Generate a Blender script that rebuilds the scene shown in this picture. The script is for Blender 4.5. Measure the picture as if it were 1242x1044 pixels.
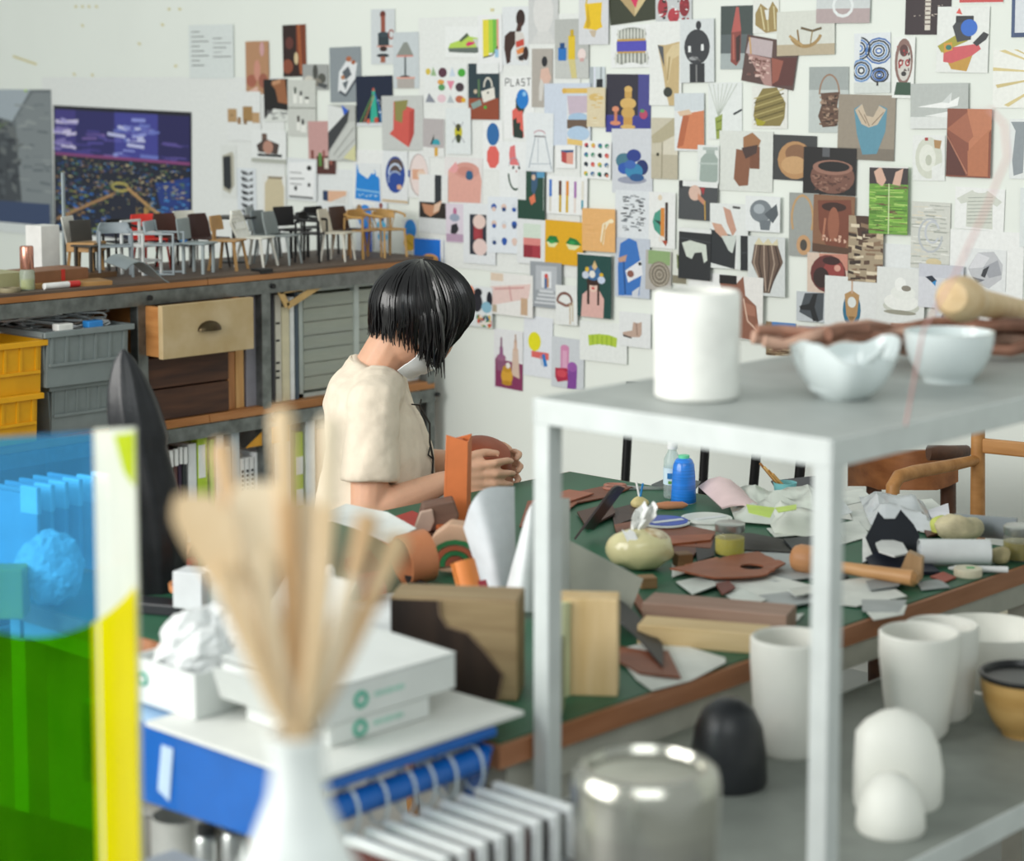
import bpy, bmesh, math, random
from mathutils import Vector, Matrix, noise
from math import sin, cos, pi, radians
random.seed(7)
for o in list(bpy.data.objects): bpy.data.objects.remove(o, do_unlink=True)
SC = bpy.context.scene
COL = SC.collection
# ------------------------------------------------------------------ camera
FPX, HOR, YAW, PITCH, CZ = 2500.0, 95.0, radians(43), radians(6), 1.65
cam_d = bpy.data.cameras.new('camera'); CAM = bpy.data.objects.new('camera', cam_d); COL.objects.link(CAM)
CYP = HOR + FPX*math.tan(PITCH)
CAM.location = (0, 0, CZ); CAM.rotation_euler = (pi/2-PITCH, 0, YAW)
cam_d.sensor_width = 36.0; cam_d.sensor_fit = 'HORIZONTAL'; cam_d.lens = 36.0*FPX/1242
cam_d.shift_y = (CYP-522)/1242
cam_d.clip_start = .05
cam_d.dof.use_dof = True; cam_d.dof.focus_distance = 4.8; cam_d.dof.aperture_fstop = 3.3
SC.camera = CAM
# ------------------------------------------------------------------ light
SC.view_settings.view_transform = 'Standard'; SC.view_settings.look = 'None'
SC.view_settings.gamma = 1.0; SC.view_settings.exposure = 0.0; SC.view_settings.use_curve_mapping = False
w = bpy.data.worlds.new('world'); SC.world = w; w.use_nodes = True
w.node_tree.nodes['Background'].inputs[0].default_value = (0.92, 1.0, 0.97, 1)
w.node_tree.nodes['Background'].inputs[1].default_value = 0.52
def area(name, loc, target, sx, sy, power, col):
    l = bpy.data.lights.new(name, 'AREA'); l.shape = 'RECTANGLE'; l.size = sx; l.size_y = sy
    l.energy = power; l.color = col
    o = bpy.data.objects.new(name, l); COL.objects.link(o); o.location = loc
    o.rotation_euler = (Vector(target)-Vector(loc)).to_track_quat('-Z', 'Y').to_euler()
    return o
area('window_daylight', (-3.9, -1.0, 2.3), (-2.6, 3.0, .8), 3.6, 2.2, 205, (1.0, .985, .95))
area('window_daylight', (.8, -.6, 3.6), (-2.6, 3.2, .7), 3.0, 2.0, 60, (.96, 1.0, 1.0))
# ------------------------------------------------------------------ picture -> place helpers
_R = Vector((cos(YAW), sin(YAW), 0)); _D = Vector((-sin(YAW), cos(YAW), 0))
_F = _D*cos(PITCH)+Vector((0, 0, -sin(PITCH))); _U = _R.cross(_F); EYE = Vector((0, 0, CZ))
def ray(x, y): return _F*FPX+_R*(x-621)+_U*(CYP-y)
def WZ(x, y, z):
    r = ray(x, y); return EYE+r*((z-CZ)/r.z)
def WX(x, y, X):
    r = ray(x, y); return EYE+r*(X/r.x)
def WY(x, y, Y):
    r = ray(x, y); return EYE+r*(Y/r.y)
def PD(x, y, d):
    return EYE+ray(x, y)*(d/FPX)
def dep(p): return (Vector(p)-EYE).dot(_F)
def ppm(p): return FPX/dep(p)
TZ = .75                      # table top
def T(x, y, dz=0): return WZ(x, y, TZ+dz)
# ------------------------------------------------------------------ materials
def lin(h):
    if not isinstance(h, str): return tuple(h)
    h = h.lstrip('#')
    if len(h) == 3: h = ''.join(c*2 for c in h)
    v = [int(h[i:i+2], 16)/255 for i in (0, 2, 4)]
    return tuple(c/12.92 if c <= .04045 else ((c+.055)/1.055)**2.4 for c in v)
MC = {}
def mat(col, rough=.55, metal=0, var=.06, scale=18, bump=0.0, bscale=60, coat=0, trans=0, sub=0, spec=.5, stretch=None, dark=None, ior=1.45):
    key = (col, rough, metal, var, scale, bump, bscale, coat, trans, sub, spec, stretch, dark)
    if key in MC: return MC[key]
    m = bpy.data.materials.new('finish_%d' % len(MC)); m.use_nodes = True
    nt = m.node_tree; b = nt.nodes['Principled BSDF']; c = lin(col)
    m.diffuse_color = (*c, 1)
    tc = nt.nodes.new('ShaderNodeTexCoord'); src = tc.outputs['Object']
    if stretch:
        mp = nt.nodes.new('ShaderNodeMapping'); mp.inputs['Scale'].default_value = stretch
        nt.links.new(src, mp.inputs['Vector']); src = mp.outputs[0]
    n = nt.nodes.new('ShaderNodeTexNoise'); n.inputs['Scale'].default_value = scale; n.inputs['Detail'].default_value = 4
    nt.links.new(src, n.inputs['Vector'])
    r = nt.nodes.new('ShaderNodeValToRGB')
    lo = lin(dark) if dark else tuple(x*(1-var*2) for x in c)
    hi = c if dark else tuple(min(1, x*(1+var)) for x in c)
    r.color_ramp.elements[0].color = (*lo, 1); r.color_ramp.elements[1].color = (*hi, 1)
    r.color_ramp.elements[0].position = .3; r.color_ramp.elements[1].position = .7
    nt.links.new(n.outputs['Fac'], r.inputs['Fac']); nt.links.new(r.outputs[0], b.inputs['Base Color'])
    b.inputs['Roughness'].default_value = rough; b.inputs['Metallic'].default_value = metal
    b.inputs['Coat Weight'].default_value = coat; b.inputs['Transmission Weight'].default_value = trans
    b.inputs['Specular IOR Level'].default_value = spec; b.inputs['IOR'].default_value = ior
    if sub: b.inputs['Subsurface Weight'].default_value = sub; b.inputs['Subsurface Radius'].default_value = (.02, .01, .006)
    if bump:
        n2 = nt.nodes.new('ShaderNodeTexNoise'); n2.inputs['Scale'].default_value = bscale; n2.inputs['Detail'].default_value = 5
        nt.links.new(src, n2.inputs['Vector'])
        bp = nt.nodes.new('ShaderNodeBump'); bp.inputs['Strength'].default_value = bump; bp.inputs['Distance'].default_value = .01
        nt.links.new(n2.outputs['Fac'], bp.inputs['Height']); nt.links.new(bp.outputs[0], b.inputs['Normal'])
    MC[key] = m
    return m
def wood(col, dark, rough=.5, along='x', sc=9):
    st = {'x': (.12, 1, 1), 'y': (1, .12, 1), 'z': (1, 1, .12)}[along]
    return mat(col, rough, dark=dark, scale=sc*4, stretch=st, bump=.08, bscale=sc*8)
def clear(col, fac=.8, rough=.1, diff=None):
    key = ('clear', col, fac, rough, diff)
    if key in MC: return MC[key]
    m = bpy.data.materials.new('clear_%d' % len(MC)); m.use_nodes = True; nt = m.node_tree
    m.diffuse_color = (*lin(col), .5)
    b = nt.nodes['Principled BSDF']; out = nt.nodes['Material Output']
    b.inputs['Base Color'].default_value = (*lin(diff or col), 1); b.inputs['Roughness'].default_value = rough
    tr = nt.nodes.new('ShaderNodeBsdfTransparent'); mx = nt.nodes.new('ShaderNodeMixShader')
    n = nt.nodes.new('ShaderNodeTexNoise'); n.inputs['Scale'].default_value = 6
    mr = nt.nodes.new('ShaderNodeMapRange'); mr.inputs[3].default_value = fac-.05; mr.inputs[4].default_value = min(1, fac+.05)
    nt.links.new(n.outputs['Fac'], mr.inputs[0]); nt.links.new(mr.outputs[0], mx.inputs[0])
    tr.inputs[0].default_value = (*lin(col), 1)
    nt.links.new(b.outputs[0], mx.inputs[1]); nt.links.new(tr.outputs[0], mx.inputs[2]); nt.links.new(mx.outputs[0], out.inputs[0])
    MC[key] = m; return m
def ink():
    if 'ink' in MC: return MC['ink']
    m = bpy.data.materials.new('printed_ink'); m.use_nodes = True; nt = m.node_tree; b = nt.nodes['Principled BSDF']
    a = nt.nodes.new('ShaderNodeVertexColor'); a.layer_name = 'Col'
    n = nt.nodes.new('ShaderNodeTexNoise'); n.inputs['Scale'].default_value = 90; n.inputs['Detail'].default_value = 6
    mr = nt.nodes.new('ShaderNodeMapRange'); mr.inputs[3].default_value = .86; mr.inputs[4].default_value = 1.06
    mx = nt.nodes.new('ShaderNodeMix'); mx.data_type = 'RGBA'; mx.blend_type = 'MULTIPLY'; mx.inputs[0].default_value = 1
    tc = nt.nodes.new('ShaderNodeTexCoord'); nt.links.new(tc.outputs['Object'], n.inputs['Vector'])
    nt.links.new(n.outputs['Fac'], mr.inputs[0]); nt.links.new(a.outputs[0], mx.inputs[6]); nt.links.new(mr.outputs[0], mx.inputs[7])
    nt.links.new(mx.outputs[2], b.inputs['Base Color']); b.inputs['Roughness'].default_value = .45
    MC['ink'] = m; return m
# ------------------------------------------------------------------ mesh building
class MB:
    def __init__(s): s.v = []; s.f = []
    def add(s, vs, fs):
        k = len(s.v); s.v += [Vector(v) for v in vs]; s.f += [tuple(i+k for i in f) for f in fs]; return s
    def box(s, c, d, rz=0, rx=0, ry=0, taper=1.0):
        M = Matrix.Translation(c) @ Matrix.Rotation(rz, 4, 'Z') @ Matrix.Rotation(ry, 4, 'Y') @ Matrix.Rotation(rx, 4, 'X')
        x, y, z = d[0]/2, d[1]/2, d[2]/2; t = taper
        vs = [(-x*t, -y*t, -z), (x*t, -y*t, -z), (x*t, y*t, -z), (-x*t, y*t, -z), (-x, -y, z), (x, -y, z), (x, y, z), (-x, y, z)]
        return s.add([M @ Vector(v) for v in vs], [(0, 3, 2, 1), (4, 5, 6, 7), (0, 1, 5, 4), (1, 2, 6, 5), (2, 3, 7, 6), (3, 0, 4, 7)])
    def bar(s, a, b, wd, th=None):
        th = th or wd; a = Vector(a); b = Vector(b); d = b-a; q = d.to_track_quat('Z', 'Y'); L = d.length
        vs = []
        for z in (0, L):
            for x, y in ((-1, -1), (1, -1), (1, 1), (-1, 1)): vs.append(a+q @ Vector((x*wd/2, y*th/2, z)))
        return s.add(vs, [(0, 3, 2, 1), (4, 5, 6, 7), (0, 1, 5, 4), (1, 2, 6, 5), (2, 3, 7, 6), (3, 0, 4, 7)])
    def tube(s, pts, r, n=8, closed=False):
        pts = [Vector(p) for p in pts]; m = len(pts); rs = r if isinstance(r, (list, tuple)) else [r]*m
        k = len(s.v); up = Vector((0, 0, 1)); prev = None
        for i, p in enumerate(pts):
            if closed: t = pts[(i+1) % m]-pts[i-1]
            else: t = pts[min(i+1, m-1)]-pts[max(i-1, 0)]
            t.normalize()
            if prev is None:
                a = t.orthogonal().normalized() if abs(t.z) > .95 else t.cross(up).normalized()
            else:
                a = prev-t*prev.dot(t)
                a = a.normalized() if a.length > 1e-6 else t.orthogonal().normalized()
            prev = a; b = t.cross(a)
            for j in range(n):
                an = 2*pi*j/n; s.v.append(p+(a*cos(an)+b*sin(an))*rs[i])
        for i in range(m if closed else m-1):
            for j in range(n):
                i2 = (i+1) % m
                s.f.append((k+i*n+j, k+i*n+(j+1) % n, k+i2*n+(j+1) % n, k+i2*n+j))
        if not closed:
            s.f.append(tuple(k+j for j in range(n))[::-1]); s.f.append(tuple(k+(m-1)*n+j for j in range(n)))
        return s
    def lathe(s, prof, c=(0, 0, 0), n=32, sx=1, sy=1, wob=0, q=None):
        c = Vector(c); k = len(s.v); m = len(prof)
        for i, (r, z) in enumerate(prof):
            for j in range(n):
                an = 2*pi*j/n; rr = max(r, 1e-5)*(1+wob*noise.noise(Vector((cos(an)*1.3, sin(an)*1.3, z*20+wob*50))))
                v = Vector((rr*cos(an)*sx, rr*sin(an)*sy, z))
                s.v.append(c+(q @ v if q else v))
        for i in range(m-1):
            for j in range(n):
                s.f.append((k+i*n+j, k+i*n+(j+1) % n, k+(i+1)*n+(j+1) % n, k+(i+1)*n+j))
        s.f.append(tuple(k+j for j in range(n))[::-1]); s.f.append(tuple(k+(m-1)*n+j for j in range(n)))
        return s
    def prism(s, poly, z0, z1):
        n = len(poly); k = [(p[0], p[1], z0) for p in poly]+[(p[0], p[1], z1) for p in poly]
        return s.add(k, [tuple(range(n))[::-1], tuple(range(n, 2*n))]+[(i, (i+1) % n, n+(i+1) % n, n+i) for i in range(n)])
    def slab(s, pts, off):
        off = Vector(off); pts = [Vector(p) for p in pts]; n = len(pts)
        return s.add(pts+[p+off for p in pts], [tuple(range(n))[::-1], tuple(range(n, 2*n))]+[(i, (i+1) % n, n+(i+1) % n, n+i) for i in range(n)])
    def grid(s, rows, th=.002):
        nr, nc = len(rows), len(rows[0]); rows = [[Vector(p) for p in r] for r in rows]; N = []
        for i in range(nr):
            for j in range(nc):
                a = rows[min(i+1, nr-1)][j]-rows[max(i-1, 0)][j]; b = rows[i][min(j+1, nc-1)]-rows[i][max(j-1, 0)]
                nn = a.cross(b); N.append(nn.normalized() if nn.length > 1e-9 else Vector((0, 0, 1)))
        fl = [p for r in rows for p in r]; n = nr*nc
        vs = fl+[p+N[i]*th for i, p in enumerate(fl)]; fs = []
        for i in range(nr-1):
            for j in range(nc-1):
                a, b, c, d = i*nc+j, i*nc+j+1, (i+1)*nc+j+1, (i+1)*nc+j
                fs += [(a, d, c, b), (n+a, n+b, n+c, n+d)]
        per = [j for j in range(nc)]+[i*nc+nc-1 for i in range(1, nr)]+[(nr-1)*nc+j for j in range(nc-2, -1, -1)]+[i*nc for i in range(nr-2, 0, -1)]
        for i in range(len(per)):
            a, b = per[i], per[(i+1) % len(per)]; fs.append((a, b, n+b, n+a))
        return s.add(vs, fs)
    def ell(s, c, r, n=16, m=10, q=None):
        prof = [(sin(pi*i/m), -cos(pi*i/m)) for i in range(m+1)]
        c = Vector(c); k = len(s.v)
        for a, z in prof:
            for j in range(n):
                an = 2*pi*j/n; v = Vector((a*cos(an)*r[0], a*sin(an)*r[1], z*r[2])); s.v.append(c+(q @ v if q else v))
        for i in range(m):
            for j in range(n): s.f.append((k+i*n+j, k+i*n+(j+1) % n, k+(i+1)*n+(j+1) % n, k+(i+1)*n+j))
        return s
    def build(s, name, m, parent=None, smooth=False, bevel=0, loc=None, rz=None, sub=0):
        me = bpy.data.meshes.new(name); me.from_pydata([tuple(v) for v in s.v], [], s.f)
        bm = bmesh.new(); bm.from_mesh(me); bmesh.ops.remove_doubles(bm, verts=bm.verts, dist=1e-6)
        bmesh.ops.recalc_face_normals(bm, faces=bm.faces); bm.to_mesh(me); bm.free()
        me.materials.append(m)
        if smooth:
            me.polygons.foreach_set('use_smooth', [True]*len(me.polygons))
            try: me.set_sharp_from_angle(angle=radians(42))
            except Exception: pass
        o = bpy.data.objects.new(name, me); COL.objects.link(o)
        if parent is not None: o.parent = parent
        if loc is not None: o.location = loc
        if rz is not None: o.rotation_euler[2] = rz
        if bevel:
            b = o.modifiers.new('bevel', 'BEVEL'); b.width = bevel; b.segments = 2; b.limit_method = 'ANGLE'
        if sub:
            b = o.modifiers.new('sub', 'SUBSURF'); b.levels = sub; b.render_levels = sub
        return o
def tag(o, label, cat, group=None):
    o['label'] = label; o['category'] = cat
    if group: o['group'] = group
    return o
def thing(name, label, cat, loc=(0, 0, 0), rz=0, group=None):
    o = bpy.data.objects.new(name, None); COL.objects.link(o); o.location = loc; o.rotation_euler[2] = rz
    o.empty_display_size = .05
    return tag(o, label, cat, group)
def struct(o): o['kind'] = 'structure'; return o
def centre(o, p=None):
    """move a mesh object's origin to the base of its geometry"""
    me = o.data; vs = [v.co for v in me.vertices]
    if p is None: p = Vector(((min(v.x for v in vs)+max(v.x for v in vs))/2, (min(v.y for v in vs)+max(v.y for v in vs))/2, min(v.z for v in vs)))
    me.transform(Matrix.Translation(-Vector(p))); o.location = Vector(o.location)+Vector(p); return o
def flat(name, pts, z, th, m, label, cat, group=None, wave=0):
    """a sheet lying on the table: outline given as table-plane picture points"""
    P = [WZ(x, y, z) for x, y in pts]; c = sum(P, Vector())/len(P)
    b = MB()
    n = len(P); ring = [[c+(p-c)*t+Vector((0, 0, wave*t*t*noise.noise(p*17))) for p in P] for t in (.34, .68, 1)]
    vs = [c]; fs = []
    for r in ring: vs += r
    for i in range(n):
        fs.append((0, 1+i, 1+(i+1) % n))
        for k in range(2):
            a = 1+k*n; q = 1+(k+1)*n; fs.append((a+i, q+i, q+(i+1) % n, a+(i+1) % n))
    V = len(vs); off = Vector((0, 0, th))
    al = vs+[v+off for v in vs]; F = [f[::-1] for f in fs]+[tuple(V+i for i in f) for f in fs]
    a = 1+2*n
    for i in range(n): F.append((a+i, a+(i+1) % n, V+a+(i+1) % n, V+a+i))
    b.add(al, F); o = b.build(name, m, smooth=bool(wave)); centre(o)
    return tag(o, label, cat, group) if label else o
def upright(name, pts, base, th, m, label, cat, group=None, rz=YAW, d=None, bevel=0, lean=0):
    """a stiff piece standing on edge: outline given as picture points on a vertical plane through base"""
    base = Vector(base); nrm = Vector((-sin(rz), cos(rz), 0))
    P = []
    for x, y in pts:
        r = ray(x, y); t = (base-EYE).dot(nrm)/r.dot(nrm); p = EYE+r*t
        P.append(p+nrm*lean*(p.z-base.z))
    o = MB().slab(P, nrm*th).build(name, m, bevel=bevel); centre(o)
    return tag(o, label, cat, group) if label else o
# ------------------------------------------------------------------ the room
WALLY = 4.80
m_wall = mat('#e9ede6', .7, var=.012, scale=2.5, bump=.05, bscale=40)
struct(MB().box((-4.0, WALLY+.06, 1.7), (12, .12, 3.8)).build('wall_back', m_wall))
struct(MB().box((-4.0, 1.2, -.03), (12, 8.6, .06)).build('floor', mat('#a9aba7', .6, var=.06, scale=3, bump=.04)))
struct(MB().box((-4.0, WALLY-.008, .05), (12, .016, .10)).build('baseboard_back', mat('#d8d9d2', .6)))
# ------------------------------------------------------------------ printed pictures on the wall
FONT = {'P': 'l .16 0 1 0 0 .8 0 .8 .5 0 .5', 'L': 'l .16 0 0 0 1 .8 1', 'A': 'l .16 0 1 .4 0 .8 1|l .16 .18 .65 .62 .65',
        'S': 'l .16 .8 .05 .1 .05 .1 .5 .75 .5 .75 .95 0 .95', 'T': 'l .16 0 0 .9 0|l .16 .45 0 .45 1'}
def art_mesh(w, h, bg, art, seed=0):
    """flat print: paper with layered ink shapes; x to the right, y down, 0..1"""
    vs, fs, cols = [], [], []
    def poly(pts, z, col):
        k = len(vs)
        for x, y in [(min(1, max(0, x)), min(1, max(0, y))) for x, y in pts]: vs.append(((x-.5)*w, -.0004-z*.00006, (.5-y)*h))
        fs.append(tuple(range(k, k+len(pts)))); cols.append(lin(col))
    z = 0
    # paper block
    X, Z = w/2, h/2
    k = len(vs)
    vs += [(-X, -.0003, -Z), (X, -.0003, -Z), (X, -.0003, Z), (-X, -.0003, Z), (-X, 0, -Z), (X, 0, -Z), (X, 0, Z), (-X, 0, Z)]
    for f in ((0, 1, 2, 3), (4, 7, 6, 5), (0, 4, 5, 1), (1, 5, 6, 2), (2, 6, 7, 3), (3, 7, 4, 0)): fs.append(tuple(i+k for i in f)); cols.append(lin(bg))
    for s in art.split(';'):
        s = s.split()
        if not s: continue
        z += 1; op = s[0]; col = s[-1]; a = [float(q) for q in s[1:-1]]
        if op == 'r': poly([(a[0], a[1]), (a[2], a[1]), (a[2], a[3]), (a[0], a[3])], z, col)
        elif op == 'e':
            poly([(a[0]+a[2]*cos(t*pi/9), a[1]+a[3]*sin(t*pi/9)) for t in range(18)], z, col)
        elif op == 'p': poly(list(zip(a[0::2], a[1::2])), z, col)
        elif op == 'l':
            t = a[0]; P = list(zip(a[1::2], a[2::2]))
            for i in range(len(P)-1):
                (x0, y0), (x1, y1) = P[i], P[i+1]; dx, dy = (x1-x0)*w, (y1-y0)*h; L = math.hypot(dx, dy) or 1; nx, ny = -dy/L*t*w/2/w, dx/L*t*w/2/h
                poly([(x0+nx, y0+ny), (x1+nx, y1+ny), (x1-nx, y1-ny), (x0-nx, y0-ny)], z+.1*i, col)
        elif op == 'a':   # arc: width cx cy rx ry a0 a1
            t, cx, cy, rx, ry, a0, a1 = a; n = 12; o_, i_ = [], []
            for q in range(n+1):
                an = radians(a0+(a1-a0)*q/n); o_.append((cx+(rx+t/2)*cos(an), cy+(ry+t/2*w/h)*sin(an))); i_.append((cx+(rx-t/2)*cos(an), cy+(ry-t/2*w/h)*sin(an)))
            for q in range(n): poly([o_[q], o_[q+1], i_[q+1], i_[q]], z, col)
        elif op == 'd':   # scatter: n x0 y0 x1 y1 sx sy, colours separated by commas
            rr = random.Random(seed+z); cs = col.split(',')
            for q in range(int(a[0])):
                x = rr.uniform(a[1], a[3]); y = rr.uniform(a[2], a[4]); sx = a[5]*rr.uniform(.4, 1.3); sy = a[6]*rr.uniform(.4, 1.3); sk = rr.uniform(-.6, .6)
                poly([(x-sx, y-sy+sk*sy), (x+sx, y-sy-sk*sy), (x+sx, y+sy-sk*sy), (x-sx, y+sy+sk*sy)], z+.9*q/max(1, a[0]), rr.choice(cs))
        elif op == 't':   # words: x y size word
            pass
    me = bpy.data.meshes.new('wall_print'); me.from_pydata(vs, [], fs)
    ca = me.color_attributes.new('Col', 'FLOAT_COLOR', 'CORNER'); i = 0
    for p, c in zip(me.polygons, cols):
        for _ in p.loop_indices: ca.data[i].color = (*c, 1); i += 1
    me.materials.append(ink()); return me
LEVELS = []
def pr(name, label, x0, y0, x1, y1, bg, art='', rot=0, cat='picture', Y=None, grp='pictures stuck on the wall'):
    cx, cy = (x0+x1)/2, (y0+y1)/2
    lv = 1+max([l for a, b, c, d, l in LEVELS if a < x1 and c > x0 and b < y1 and d > y0] or [0]); LEVELS.append((x0, y0, x1, y1, lv))
    Yw = Y if Y is not None else WALLY-.0012-.0016*lv
    w_ = (WY(x1, cy, Yw)-WY(x0, cy, Yw)).length; h_ = (WY(cx, y0, Yw)-WY(cx, y1, Yw)).length
    o = bpy.data.objects.new(name, art_mesh(w_, h_, bg, art, int(x0*7+y0))); COL.objects.link(o)
    o.location = WY(cx, cy, Yw); o.rotation_euler = (0, radians(rot), 0)
    return tag(o, label, cat, grp)
def txt(word, x, y, cw, ch, col):
    out = []
    for i, c in enumerate(word):
        for s in FONT[c].split('|'):
            a = s.split(); n = [float(q) for q in a[2:]]; o = ['l', str(float(a[1])*cw)]
            for j in range(0, len(n), 2): o += ['%.4f' % (x+i*cw*1.25+n[j]*cw), '%.4f' % (y+n[j+1]*ch)]
            out.append(' '.join(o+[col]))
    return ';'.join(out)+';'
Wt = '#eceeeb'
lines = ''.join('r .06 %.2f %.2f %.3f #555;' % (.12+.09*i, .25+.2*((i*7) % 3)/2, .135+.09*i) for i in range(8))+''.join('r .55 %.2f %.2f %.3f #666;' % (.25+.085*i, .75+.2*((i*5) % 3)/2, .265+.085*i) for i in range(5))
# plain sheets that show between the pictures
for k, (a, b, c, d, lb) in enumerate([(45, 94, 335, 300, 'wide blank white sheet behind the night city panorama'), (428, 182, 466, 252, 'blank white sheet behind the blue knit bag picture'),
    (384, 205, 428, 262, 'blank white sheet behind the small navy and pink block picture'), (505, 20, 700, 330, 'large blank white sheet behind the sneaker and beetle pictures'),
    (820, 330, 880, 400, 'blank white sheet hung below the white tooth shape picture'), (1062, 296, 1118, 332, 'blank white sheet above the meringue picture'),
    (640, 372, 700, 392, 'narrow blank white strip under the grey stairway picture'), (1150, 280, 1240, 420, 'blank white sheet behind the crumpled paper ball picture')]):
    pr('paper_sheet', lb, a, b, c, d, ['#e9ebe8', '#eff0ee', '#e6e9e9'][k % 3], '', cat='paper', grp='blank sheets on the wall')
pr('text_sheet', 'pale grey typed sheet with two columns of text lines', 229, 30, 283, 95, '#dfe5e3', lines, cat='paper')
# night city panorama in four strips, and the rock face poster
city = 'r 0 0 1 .03 #141420;r .01 .03 .17 .38 #3f3584;r .17 .03 .46 .38 #262266;r .46 .03 .77 .38 #40419a;r .77 .03 .99 .38 #211c58;'
city += 'd 26 .02 .1 .16 .35 .05 .012 #a79fd8,#d0c8ea,#8478bb;d 16 .18 .15 .45 .37 .06 .008 #51489a,#433a8c,#7a60a8;d 34 .47 .08 .75 .37 .05 .013 #8e96dd,#c3c6ee,#6c78c8,#5a58b0;d 12 .78 .2 .98 .37 .05 .006 #3c3580,#5a4d98;'
city += 'r .01 .38 .99 .99 #10162c;r .01 .37 .99 .392 #8a4078;p .75 .55 .99 .48 .99 .9 .8 .8 #1a3680;p .42 .72 .6 .62 .66 .8 .58 1 .36 1 #161a30;'
city += 'd 300 .02 .4 .98 .66 .012 .005 #2460a8,#6a7a48,#a88458,#1a4a90,#0e1430,#7a5a50,#2c6a5c,#24305a,#c8bc90;d 170 .02 .62 .42 .98 .016 .006 #2a6fc0,#8a9a50,#101830,#a88050,#16356e,#0c1020;d 90 .72 .66 .98 .97 .016 .007 #2f7fd0,#12306a,#4a94cc,#122040;'
city += 'a .012 .5 .6 .06 .03 0 360 #b8aa5a;d 150 .02 .42 .98 .95 .005 .003 #f0e0a0,#9cd0f0,#ffd890,#d8e8a0;l .014 .55 .6 .72 .74 .98 .9 #c09660;l .012 .02 .9 .3 .74 .45 .66 #b08658;d 14 .62 .7 .72 .9 .006 .025 #c09a54,#9a8048'
pr('city_panorama', 'dark blue night city panorama printed in four strips', 63, 132, 229, 290, '#10111c', city, rot=1.2, cat='poster')
rock = 'r 0 0 1 .93 #6d7478;p 0 0 .72 0 .45 .22 .0 .16 #aab4bc;p 0 .16 .45 .24 .6 .5 .55 .93 0 .93 #41464c;p .5 .2 .75 .02 1 .02 1 .93 .58 .93 .52 .5 #848b8e;d 70 0 .2 .55 .9 .05 .02 #33373e,#555b60,#2b3038,#6a6f70;d 40 .55 .1 .98 .9 .07 .008 #767e82,#959b9c,#697176;p 0 .16 .3 .24 .42 .22 .2 .3 #5d6a54;r .1 .78 .95 .93 #33456a'
pr('rock_poster', 'large poster of a grey rock cliff face', -22, 109, 63, 283, '#dfe3e2', rock, cat='poster')
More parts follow.
